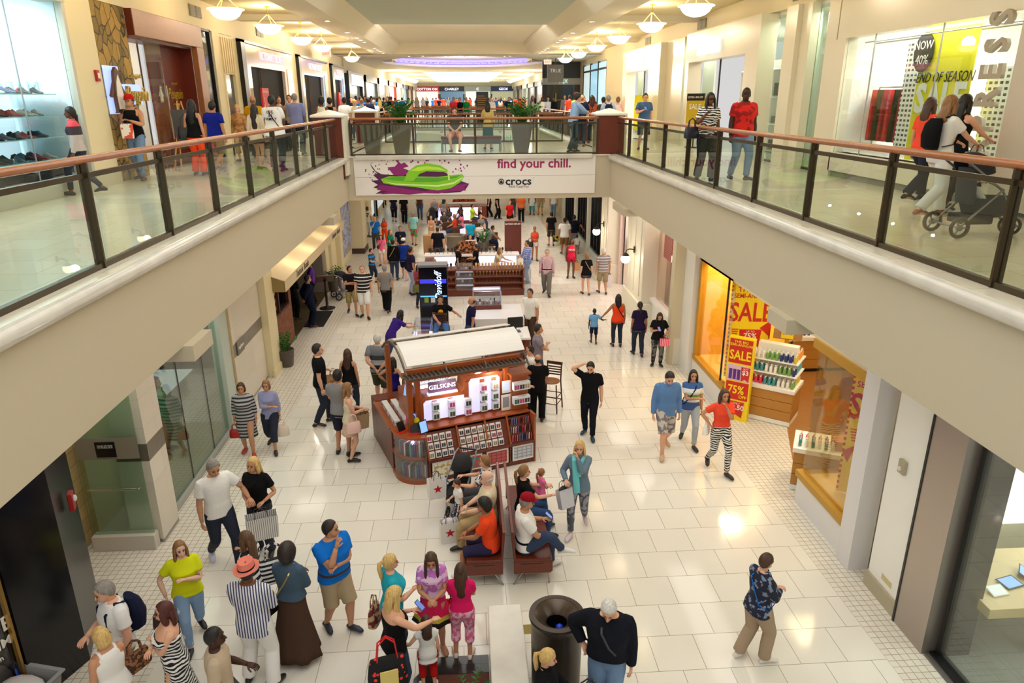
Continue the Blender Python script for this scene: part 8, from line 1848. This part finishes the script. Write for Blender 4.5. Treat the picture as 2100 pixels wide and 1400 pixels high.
W = P_('woman in a purple tee leaning far over the glass case', (877, 618), None, 55, 'ft', 'long black .3', ('tee', (62, 36, 130)), ('jeans', 'denim'), ('fwd', 'fwd'), 'leanfwd', at=(-2.1, 18.3), h=1.65, lean=38)
P_('seated cashier in a black tee with a gold skull print', None, None, 178, 'mt', 'curly black', ('tee', 'black'), ('jeans', blotch((70, 110, 170), (150, 180, 214), 5, .7)), ('outup', 'lap'), 'sit', at=(-.80, 19.7), h=1.7, seat=.70, extra=[('skull',)], shoe=(180, 190, 200), raise_=.18)
P_('bald man in a navy tee and jeans leaning back on the white counter', (947, 594), None, 268, 'mt', 'bald dark', ('tee', (30, 28, 66)), ('jeans', 'denim'), ('down', 'down'), 'leanback', at=(.04, 19.0), h=1.75, lean=-8)
P_('man in a white polo leaning on the counter beside the register', (1053, 571), None, 215, 'mt', 'short dark', ('tee', 'white'), ('pants', 'brown'), ('down', 'back'), at=(1.78, 19.6), h=1.78)
P_('long haired blonde woman in white seen from behind at the brush kiosk', (888, 514), None, 5, 'fl', 'long light .35', ('tank', 'white'), ('jeans', 'denim'), ('bent', 'bent'), at=(-1.15, 24.4), h=1.66)
P_('attendant with long fair hair in a beige top bending over the brush kiosk', (1035, 508), None, 120, 'fl', 'long light .3', ('tee', 'beige'), ('pants', 'black'), ('fwd', 'fwd'), at=(1.1, 26.6), h=1.62, lean=18)
P_('man in a blue and white plaid shirt at the right end of the brush kiosk', (1061, 502), None, 250, 'mt', 'short black', ('long', plaid((130, 150, 210), (226, 226, 240), (90, 100, 170))), ('jeans', 'ldenim'), ('bent', 'bent'), at=(2.35, 27.2), h=1.72, g=1.1)
P_('dark haired attendant in black inside the brush kiosk, left', (946, 497), None, 90, 'ft', 'pony black', ('tee', 'black'), ('pants', 'black'), at=(-.35, 27.2), h=1.6)
P_('attendant in black with a dark ponytail inside the brush kiosk, right', (976, 490), None, 265, 'ft', 'pony dark', ('tee', 'black'), ('pants', 'black'), ('bent', 'bent'), at=(.35, 27.3), h=1.6)
P_('white haired man in a red and white striped shirt and grey trousers', (1124, 508), (1121, 605), 190, 'ml', 'short grey', ('long', stripes((226, 214, 220), (170, 90, 110), .04, .5, 'x')), ('pants', (116, 112, 106)), ('down', 'down'), 'walk', extra=[('belt', 'black')])
W = P_('woman in a red top with white lettering and bare legs', (1168, 488), (1170, 570), 180, 'fd', 'long black .2', ('tank', (220, 40, 76), .84), ('short', (170, 30, 60)), ('down', 'down'), extra=[('print', 1, 'PINK', 'white', .12)])
shopping_bag('tan paper bag held by the woman in the red printed top', W, 'L', (.3, .12, .34), mat('kraft', (190, 140, 88), .7), None, handle=.08)
W = P_('woman in a red blouse and white shorts with a black bag', (1096, 463), (1096, 534), 180, 'fm', 'short light', ('tank', 'coral', .95), ('short', (232, 220, 206)), ('bent', 'bent'), 'step')
handbag('black bag on the arm of the woman in the red blouse', W['elbowR'] - Vector((.05, .05, .12)), (.3, .14, .24), M_black)
P_('woman in a black tee and denim shorts with a tan shoulder bag, back turned', (1200, 518), (1201, 604), 357, 'fl', 'bob light', ('tee', 'black', .84), ('short', 'denim'), ('down', 'down'), 'step', g=1.15, extra=[('cross', 'tan', 1)])
W = P_('man in a grey striped polo and tan shorts walking away', (1238, 508), (1235, 602), 358, 'mt', 'short white', ('tee', stripes((140, 132, 136), (214, 208, 210), .1, .7)), ('shorts', (166, 150, 118)), ('down', 'down'), 'step', g=1.1)
shopping_bag('long white plastic bag held by the man in the grey striped polo', W, 'R', (.2, .08, .5), mat('plastic_white', (236, 232, 240), .4), None, handle=.06)
W = P_('man in a black tee and dark shorts carrying a black and yellow bag', (1130, 434), (1130, 504), 0, 'mt', 'short black', ('tee', (22, 20, 22)), ('shorts', (62, 56, 50)), ('down', 'down'))
handbag('black and yellow sports bag carried by the man in the black tee', W['handR'] - Vector((0, 0, .2)), (.34, .2, .34), blotch((24, 26, 40), (210, 200, 40), 8), rz=30)
P_('large man in a white tee and brown shorts walking away', (1158, 446), (1157, 522), 2, 'mm', 'short black', ('tee', 'white', .84), ('shorts', (128, 92, 52)), ('down', 'down'), 'step', g=1.3)
P_('person in a navy tee beside the man in the white tee', (1173, 440), (1176, 512), 3, 'mm', 'short black', ('tee', (22, 26, 44)), ('shorts', 'grey'), ('down', 'out'))
P_('small child in white holding a hand on the far right floor', (1183, 482), (1183, 520), 3, 'mm', 'short black', ('tee', 'white'), ('shorts', 'grey'), ('outup', 'down'))
P_('man in a blue tee and grey trousers on the far left floor', (768, 443), (772, 512), 172, 'ml', 'bald grey', ('tee', 'blue'), ('pants', 'dgrey'), ('down', 'chin'), 'step')
W = P_('man in a white tee numbered 67 near the far left wall', (753, 423), (757, 486), 20, 'mt', 'short dark', ('tee', (226, 226, 216)), ('pants', (226, 226, 226)), ('down', 'down'), extra=[('print', -1, '67', 'black', .3)])
P_('woman in orange carrying a dark haired child', (789, 447), (790, 500), 178, 'ft', 'long dark .3', ('tee', 'orange'), ('leggings', 'orange'), ('bent', 'bent'))
P_('woman in a green top with long reddish hair', (803, 470), (803, 540), 120, 'fl', 'long light .4', ('tee', (30, 130, 96)), ('jeans', 'ddenim'), ('bent', 'bent'))
P_('man in a black vest and navy shirt walking towards the camera', (824, 463), (824, 535), 178, 'mt', 'short dark', ('tee', 'navy'), ('pants', 'khaki'), ('down', 'down'), extra=[('print', 1, 'X', 'gold', .12)])
P_('man in a pale aqua tee and colourful shorts', (849, 434), (850, 503), 5, 'mt', 'short grey', ('tee', (150, 214, 214)), ('shorts', blotch((206, 60, 90), (60, 190, 90), 5)), ('down', 'down'), 'step')
P_('woman in shorts with a cream tote beside the cardboard cart', (884, 441), (886, 500), 178, 'fl', 'long dark .25', ('tank', (200, 150, 120), .84), ('mini', (226, 206, 170)), ('bent', 'bent'))
P_('man in a black tee seen from behind near the stone bowl planter', (897, 475), None, 2, 'mt', 'buzz dark', ('tee', 'black'), ('pants', 'ddenim'), h=1.72, at=(-1.25, 30.6), g=1.2)
P_('boy in a pale shirt standing beyond the man in the black tee', (900, 464), None, 178, 'mt', 'short black', ('tee', (190, 200, 226)), ('pants', 'khaki'), h=1.5, at=(-1.15, 32.2))
P_('bald man in a bright turquoise polo seen from behind', (964, 450), (966, 512), 3, 'mt', 'bald dark', ('tee', (20, 170, 214), .84), ('pants', 'ddenim'), g=1.2)
P_('boy in a white tee beside the man in turquoise', (984, 457), (984, 512), 3, 'mt', 'short black', ('tee', 'white'), ('shorts', 'navy'))
P_('youth in a grey tee seated and leaning forward near the mahogany board', (1018, 470), None, 90, 'mm', 'short black', ('tee', 'grey'), ('pants', 'navy'), ('knee', 'knee'), 'sit', at=(1.05, 33.4), h=1.6, lean=22)
P_('blonde woman in grey seated beyond the green plant', (1000, 456), None, 150, 'fl', 'pony light', ('tee', 'grey'), ('jeans', 'denim'), ('lap', 'lap'), 'sit', at=(.75, 36.6), h=1.62)
seats = [('woman with long dark hair seated in the cafe cluster', -.95, 39.3, 200, 'fm', 'long dark .3', 'dgrey'), ('person in a lime green tee seated in the cafe cluster', .35, 40.3, 100, 'mt', 'short black', (196, 230, 30)), ('woman in black seated beside the lime green tee', .75, 39.3, 90, 'ft', 'long light .3', 'black'), ('woman in brown seated at the cafe cluster', -.3, 40.3, 230, 'fm', 'long dark .3', 'brown'),
   ('child in an orange top seated at the cafe cluster', -.6, 36.8, 270, 'ft', 'long light .3', 'orange'), ('seated woman in a floral top behind the child in orange', -.25, 37.6, 250, 'fd', 'long black .3', 'pink'), ('boy in a white tee seated close to the brush kiosk', .15, 30.9, 170, 'mt', 'short black', 'white'), ('person in black leaning back in the cafe chairs', -1.15, 37.8, 180, 'mt', 'short black', 'dgrey')]
for l, x, y, fc_, who, hr, tp in seats: P_(l, None, None, fc_, who, hr, ('tee', tp), ('jeans', 'denim'), ('lap', 'lap'), 'sit', at=(x, y), h=1.62)
far = [('man in a grey tank and black shorts far under the bridge', 893, 462, 5, 'mt', 'short dark', ('tank', 'grey'), ('shorts', 'black')), ('woman in a grey top and denim shorts at the far kiosk', 912, 465, 20, 'fm', 'long dark .3', ('tank', 'grey'), ('capri', 'denim')), ('woman in a red tee and black shorts walking this way under the bridge', 1046, 474, 178, 'fl', 'pony light', ('tee', 'red'), ('short', 'black')),
  ('man in a rust shirt and black trousers walking away under the bridge', 1069, 456, 2, 'mt', 'short dark', ('tee', (214, 100, 50)), ('pants', 'black')), ('woman in a white tunic and teal leggings far under the bridge', 1091, 441, 2, 'fd', 'short black', ('tee', 'white', .6), ('capri', 'teal')), ('man in khaki shorts carrying a white bag far under the bridge', 1108, 441, 2, 'mt', 'short dark', ('tee', 'khaki'), ('shorts', (190, 180, 140))),
  ('person in a white shirt and pale jeans by the far right windows', 1135, 447, 200, 'mt', 'short dark', ('tee', 'white'), ('jeans', 'ldenim')), ('person in black with a silver bag at the top left of the lower hall', 809, 455, 2, 'ft', 'short dark', ('tee', 'navy'), ('capri', 'black')), ('person in black trousers beside the silver bag', 830, 459, 4, 'mt', 'short dark', ('tee', 'black'), ('pants', 'black')),
  ('seated person in black at the far bar table', 1004, 446, 280, 'mt', 'short dark', ('tee', 'black'), ('pants', 'black')), ('person in black walking beside the far bar table', 1020, 450, 90, 'mt', 'short dark', ('tee', 'black'), ('pants', 'black')), ('woman with a colourful bag under the bridge beside the rust shirt', 1052, 445, 5, 'fm', 'long dark .3', ('tee', 'brown'), ('jeans', 'denim')), ('woman in brown under the middle of the bridge', 862, 450, 180, 'ft', 'long light .3', ('tee', 'brown'), ('jeans', 'denim'))]
for l, x, y, fc_, who, hr, tp, bt in far:
 q = at_z(x, y); P_(l, None, None, fc_, who, hr, tp, bt, ('down', 'down'), 'step', at=(q.x, q.y), h=1.7)
# --- restaurant entrance
W = P_('host in a dark navy suit standing on the black mat with hands behind his back', (637, 563), (640, 670), 60, 'mt', 'short black', ('jacket', (18, 24, 46)), ('pants', (18, 24, 46)), ('back', 'back'), shoe=(70, 36, 30))
P_('person in black with fair hair in the restaurant doorway', (607, 547), None, 20, 'ft', 'short blond', ('jacket', 'black'), ('pants', 'black'), ('bent', 'bent'), h=1.7, at=(-5.75, 22.9))
P_('woman in purple in the restaurant doorway', (632, 550), None, 260, 'ft', 'short black', ('tee', (110, 60, 170)), ('pants', 'black'), ('bent', 'phone'), h=1.65, at=(-5.45, 24.6))
P_('dark haired woman deeper inside the restaurant doorway', (615, 535), None, 180, 'ft', 'long dark .3', ('tee', 'black'), ('pants', 'black'), h=1.66, at=(-6.3, 24.4))
# --- behind the lower left window
P_('woman in a green dress with her hand to her head behind the lower left window', (385, 735), None, 90, 'ft', 'long brown .35', ('cap', (90, 180, 120), .7), ('midi', (90, 180, 120)), ('down', 'head'), at=(-6.3, 13.6), h=1.7)
P_('person in a dark striped top behind the lower left window', (335, 790), None, 120, 'fd', 'afro black', ('tee', stripes((36, 44, 44), (60, 80, 80), .07)), ('midi', 'black'), ('bent', 'bent'), at=(-6.1, 12.3), h=1.7)
# ================= upper level
U = dict(z=ZF); UY = {485:20,517:21,570:24,592:24,658:22,675:23,705:25,726:30,741:30,755:31,766:32,778:34,790:36,1181:26,1193:25,1216:27,1268:26,1238:27}
P_('woman with a long braid in a white floral sweater passing the shoe shop window', (155, 212), (178, 400), 262, 'fd', 'braid black', ('long', bands([(190, 180, 176), (60, 50, 60), (226, 80, 96), (232, 230, 230)], (1.02, 1.16, 1.33)), .9), ('leggings', 'ddenim'), ('down', 'down'), 'walk', **U)
W = P_('man in a red cap and black tank top holding his phone by the stones', (268, 193), (293, 370), 185, 'mt', 'short dark', ('tank', 'black'), ('jeans', 'ldenim'), ('phone', 'bent'), 'step', extra=[('cap', 'red')], shoe=(60, 40, 34), **U)
shopping_bag('small orange and white bag held by the man in the red cap', W, 'L', (.2, .1, .28), blotch((240, 236, 232), (230, 80, 50), 5), None, handle=.1)
W = P_('woman in bright orange trousers with a black shoulder bag, back turned', (388, 202), (412, 360), 8, 'ft', 'long black .5', ('tank', 'black'), ('pants', 'orange'), ('down', 'down'), **U)
handbag('black shoulder bag on the woman in orange trousers', W['sp'](1.2) * 0 + W['elbowL'] + Vector((-.02, .0, .02)), (.3, .14, .28), M_black, rz=20, handle=.24)
W = P_('boy in a royal blue tee and khaki shorts walking away', (432, 204), (452, 350), 15, 'mt', 'short black', ('tee', (24, 40, 150)), ('shorts', (150, 132, 92)), ('down', 'down'), 'walk', g=1.1, shoe=(120, 130, 140), **U)
shopping_bag('pink shopping bag held by the boy in the royal blue tee', W, 'L', (.28, .1, .2), mat('bag_pink', (244, 60, 130), .5), None, handle=.08)
P_('blonde woman in a tan patterned blouse facing this way', (485, 213), None, 180, 'fl', 'bob blond', ('long', blotch((190, 140, 84), (160, 110, 60), 12)), ('capri', 'khaki'), Y=20, **U)
P_('bald man in a yellow tee behind the long haired woman', (517, 196), None, 5, 'mt', 'bald light', ('tee', 'gold'), ('pants', 'ddenim'), Y=21, g=1.15, **U)
P_('woman with very long dark hair in a cream tunic, back turned', (520, 212), (535, 348), 8, 'ft', 'long dark .6', ('long', 'cream', .8), ('short', 'brown'), ('down', 'down'), 'step', **U)
W = P_('person in a white tee printed LIFE IN FAMILY with a red strap, back turned', (563, 193), (572, 352), 5, 'fd', 'short black', ('tee', 'white', .82), ('jeans', 'ddenim'), ('bent', 'bent'), g=1.4, extra=[('print', -1, 'LIFE\nIN\nFAMILY', 'navy', .09, 1.28), ('cross', (130, 50, 50), 1)], **U)
P_('balding man in a light blue dress shirt, back turned', (616, 190), (615, 318), 3, 'ml', 'buzz grey', ('long', (138, 146, 196)), ('pants', 'ddenim'), ('bent', 'bent'), g=1.1, **U)
for l, x, y, h_, who, hr, tp, fc_ in (('dark haired woman in grey glancing down behind the printed tee', 570, 196, 1.66, 'ft', 'pony dark', ('tank', 'grey'), 150), ('woman in a black cap and khaki tank facing this way', 592, 193, 1.7, 'ft', 'short black', ('tank', (150, 140, 116)), 180), ('person in a white racerback tank with short dark hair', 658, 197, 1.7, 'fd', 'curly black', ('tank', (226, 222, 200)), 5),
  ('dark haired woman in a black tank beside the racerback', 675, 198, 1.68, 'ft', 'bun black', ('tank', 'black'), 8), ('woman in a white tee with a dark bun', 705, 198, 1.7, 'ft', 'bun black', ('tee', 'white'), 3), ('blonde woman in white among the crowd by the left rail', 726, 203, 1.66, 'fl', 'bob blond', ('tee', 'white'), 340), ('woman in a pale blue racerback among the left crowd', 741, 201, 1.7, 'fl', 'short light', ('tank', (160, 200, 216)), 5),
  ('man in a navy tee among the left crowd', 755, 199, 1.74, 'mt', 'short black', ('tee', 'navy'), 10), ('man in a grey cap among the left crowd', 766, 204, 1.72, 'mt', 'short grey', ('tee', (190, 196, 210)), 5), ('woman with long golden hair and a bare back in the left crowd', 778, 203, 1.66, 'fl', 'long blond .4', ('strapless', 'black'), 3), ('dark haired woman near the left planter in the crowd', 790, 207, 1.66, 'fm', 'long dark .3', ('tee', 'brown'), 30)):
 P_(l, (x, y), None, fc_, who, hr, tp, ('jeans', 'ddenim'), Y=UY[x], **U)
# on the bridge
P_('red haired man in a dark tee and salmon shorts seated on the bridge bench', None, None, 180, 'ml', 'short auburn', ('tee', (74, 68, 62)), ('shorts', (240, 160, 140)), ('lap', 'lap'), 'sit', at=(-.28, 23.25), h=1.74, hp=30, shoe=(120, 80, 60), **U)
P_('dark haired woman in a yellow blouse and green skirt by the bridge bench', None, None, 5, 'ft', 'long black .3', ('blouse', (206, 180, 106)), ('midi', (30, 84, 80)), ('phone', 'down'), at=(.78, 24.1), h=1.5, **U)
W = P_('man in a pale blue shirt leaning on the bridge rail at the right pedestal', (1207, 190), None, 75, 'ml', 'short black', ('long', (150, 180, 216)), ('pants', (44, 60, 66)), ('rail', 'rail'), 'step', at=(3.3, 22.25), h=1.76, lean=14, **U)
W = P_('man in a blue tee and dark shorts looking at his phone beyond the right rail', (1317, 190), (1317, 308), 182, 'ml', 'short dark', ('tee', (70, 100, 140)), ('shorts', (50, 62, 72)), ('down', 'phone'), hp=12, **U)
phone('phone in the hand of the man in the blue tee', W['handR'] + Vector((0, 0, .03)))
W = P_('woman with glasses in a zebra print top over a white tee', (1463, 188), (1443, 372), 180, 'fd', 'longfront black .26', ('tee', ZEB), ('pants', (40, 40, 44)), ('down', 'strap'), 'step', extra=[('glasses',)], g=1.1, **U)
handbag('dark shoulder bag on the woman in the zebra print top', W['elbowR'] + Vector((-.08, .05, -.05)), (.3, .14, .22), M_navy, rz=10)
P_('tall man in a red checked shirt and faded jeans', (1523, 178), (1513, 370), 172, 'mk', 'buzz black', ('tee', blotch((214, 28, 20), (150, 14, 16), 6), .84), ('jeans', 'ldenim'), ('down', 'down'), 'step', g=1.2, hy=25, shoe=(40, 50, 60), **U)
W = P_('woman with wavy fair hair in white pushing the pushchair', (1945, 187), (1905, 446), 80, 'fl', 'longwavy light .3', ('tee', 'white'), ('pants', (226, 224, 224)), ('push', 'push'), 'walk', shoe=(150, 84, 44), extra=[('backpack', 'black')], **U)
shopping_bag('white shopping bag with a red star hanging from the pushing woman', W, 'R', (.3, .12, .36), M_bagw, 'star', rz=20, handle=.1)
P_('dark haired woman in a black tank beside the pushchair', (1983, 190), None, 80, 'fl', 'long black .45', ('tank', 'black'), ('leggings', 'black'), ('down', 'push'), 'step', Y=10.0, **U)
P_('brown haired person in orange partly hidden behind the pushing woman', (1912, 192), None, 75, 'ft', 'long brown .3', ('tee', 'coral'), ('pants', (40, 44, 60)), ('down', 'down'), 'walk', Y=11.0, **U)
q = Vector((6.2, 8.2, 0)); P_('baby in white trousers and socks lying in the pushchair', None, None, 120, 'ml', 'buzz brown', ('tee', 'navy'), ('pants', 'white'), ('bent', 'bent'), 'sitlap', at=(q.x - .08, q.y + .08), h=.78, z=ZF, seat=.50, lean=-28, shoe=M_wh, lod=0)
for l, x, y, h_, who, hr, tp, fc_ in (('bald man in a lime striped polo near the dark shop', 1181, 187, 1.8, 'md', 'bald black', ('polo', stripes((170, 230, 90), (226, 240, 190), .1, .6)), 120), ('bald man in navy behind the leaning man', 1193, 193, 1.72, 'ml', 'bald light', ('tee', 'navy'), 10), ('fair haired woman in a floral top behind the leaning man', 1216, 196, 1.66, 'fl', 'long auburn .3', ('tee', blotch((180, 90, 60), (60, 50, 50), 8)), 20),
  ('woman in a pale pink top with a black bag walking away on the right', 1268, 197, 1.66, 'fl', 'bun light', ('tank', (236, 206, 200)), 20), ('person in a grey tee beside the backpack man', 1238, 198, 1.68, 'mt', 'short dark', ('tee', 'dgrey'), 350)):
 P_(l, (x, y), None, fc_, who, hr, tp, ('jeans', 'ddenim'), Y=UY[x], **U)
P_('grey haired man with a navy backpack walking away on the right', (1248, 194), None, 3, 'ml', 'short grey', ('tee', (180, 190, 214)), ('shorts', 'khaki'), Y=26, extra=[('backpack', 'navy')], **U)
for l, x, y, who, hr, tp, fc_ in (('man in a white shirt with folded arms beyond the second bridge', 1007, 201, 'ml', 'short dark', ('long', 'white'), 180), ('person in red seated beyond the bridge bench', 925, 218, 'mt', 'short black', ('tee', (220, 50, 60)), 180), ('person in black between the red and green tops', 941, 217, 'ft', 'short black', ('tee', 'black'), 180), ('person in a green top beyond the bridge bench', 958, 217, 'ft', 'short black', ('tee', (20, 130, 60)), 180),
  ('woman in white among the right crowd before the dark shop', 1112, 203, 'fd', 'long black .2', ('tee', 'white'), 180), ('person in a white and blue tee in the right crowd', 1124, 202, 'mt', 'short black', ('tee', (200, 210, 240)), 175), ('person in black and cream in the right crowd', 1136, 203, 'fd', 'short black', ('jacket', 'black'), 180), ('man in orange in the right crowd', 1067, 200, 'mt', 'bald dark', ('tee', 'orange'), 60), ('man in a grey tee in the right crowd', 1072, 198, 'ml', 'bald light', ('tee', 'grey'), 270),
  ('man in a dark cap and navy tee by the far railing', 1044, 201, 'mt', 'short dark', ('tee', 'navy'), 180), ('woman in a black and white top beyond the left planter', 838, 203, 'ft', 'bun black', ('tank', 'white'), 5)):
 dy = {218: 33, 217: 33}.get(y, 44); P = Vector((at_y(x, y, dy).x, dy, 0)); P_(l, None, None, fc_, who, hr, tp, ('jeans', 'ddenim'), at=((P.x, dy + (10 if dy == 33 else 0)) if dy == 33 else (P.x, dy)), h=1.68, **U)
# distant crowd
pr = []
for i, (tp, sx_) in enumerate(((('tee', 'white'), 'f'), (('tee', 'navy'), 'm'), (('tee', 'blue'), 'm'), (('tee', 'black'), 'f'), (('tee', 'coral'), 'm'), (('tee', 'grey'), 'f'))):
 W = person('x', None, at=(0, 60), z=ZF, h=1.66 + .03 * i, face=180 if i % 2 else 0, sex=sx_, hair=(('short', 'long')[sx_ == 'f'], 'dark'), top=tp, bot=('jeans', 'ddenim'), lod=2); pr.append(W['root'])
rc = random.Random(12); k = 0; us = [0] * 6
for i in range(74):
 left = i % 3 != 0
 y = rc.uniform(35, 56) if i < 26 else rc.uniform(56, 104); x = rc.uniform(-6.4, -4.3) if left and y < 62 else rc.uniform(5.2, 6.6) if y < 62 else rc.uniform(-6, 6.5)
 if 46 < y < 54 and x > 4.9: x = 4.95
 j = rc.randrange(6); o = pr[j] if not us[j] else copy_tree(pr[j]); us[j] = 1
 put(o, (x, y, ZF), rc.uniform(-.7, .7) + (math.pi if j % 2 else 0), 'person in the dense distant crowd on the upper floor'); o['group'] = 'distant crowd on the upper floor'
for o in list(bpy.data.objects):
 if o.parent is None and o.name.startswith(('phone_case', 'card_pack', 'tablet_sleeve')) and 'label' not in o: bpy.data.objects.remove(o)
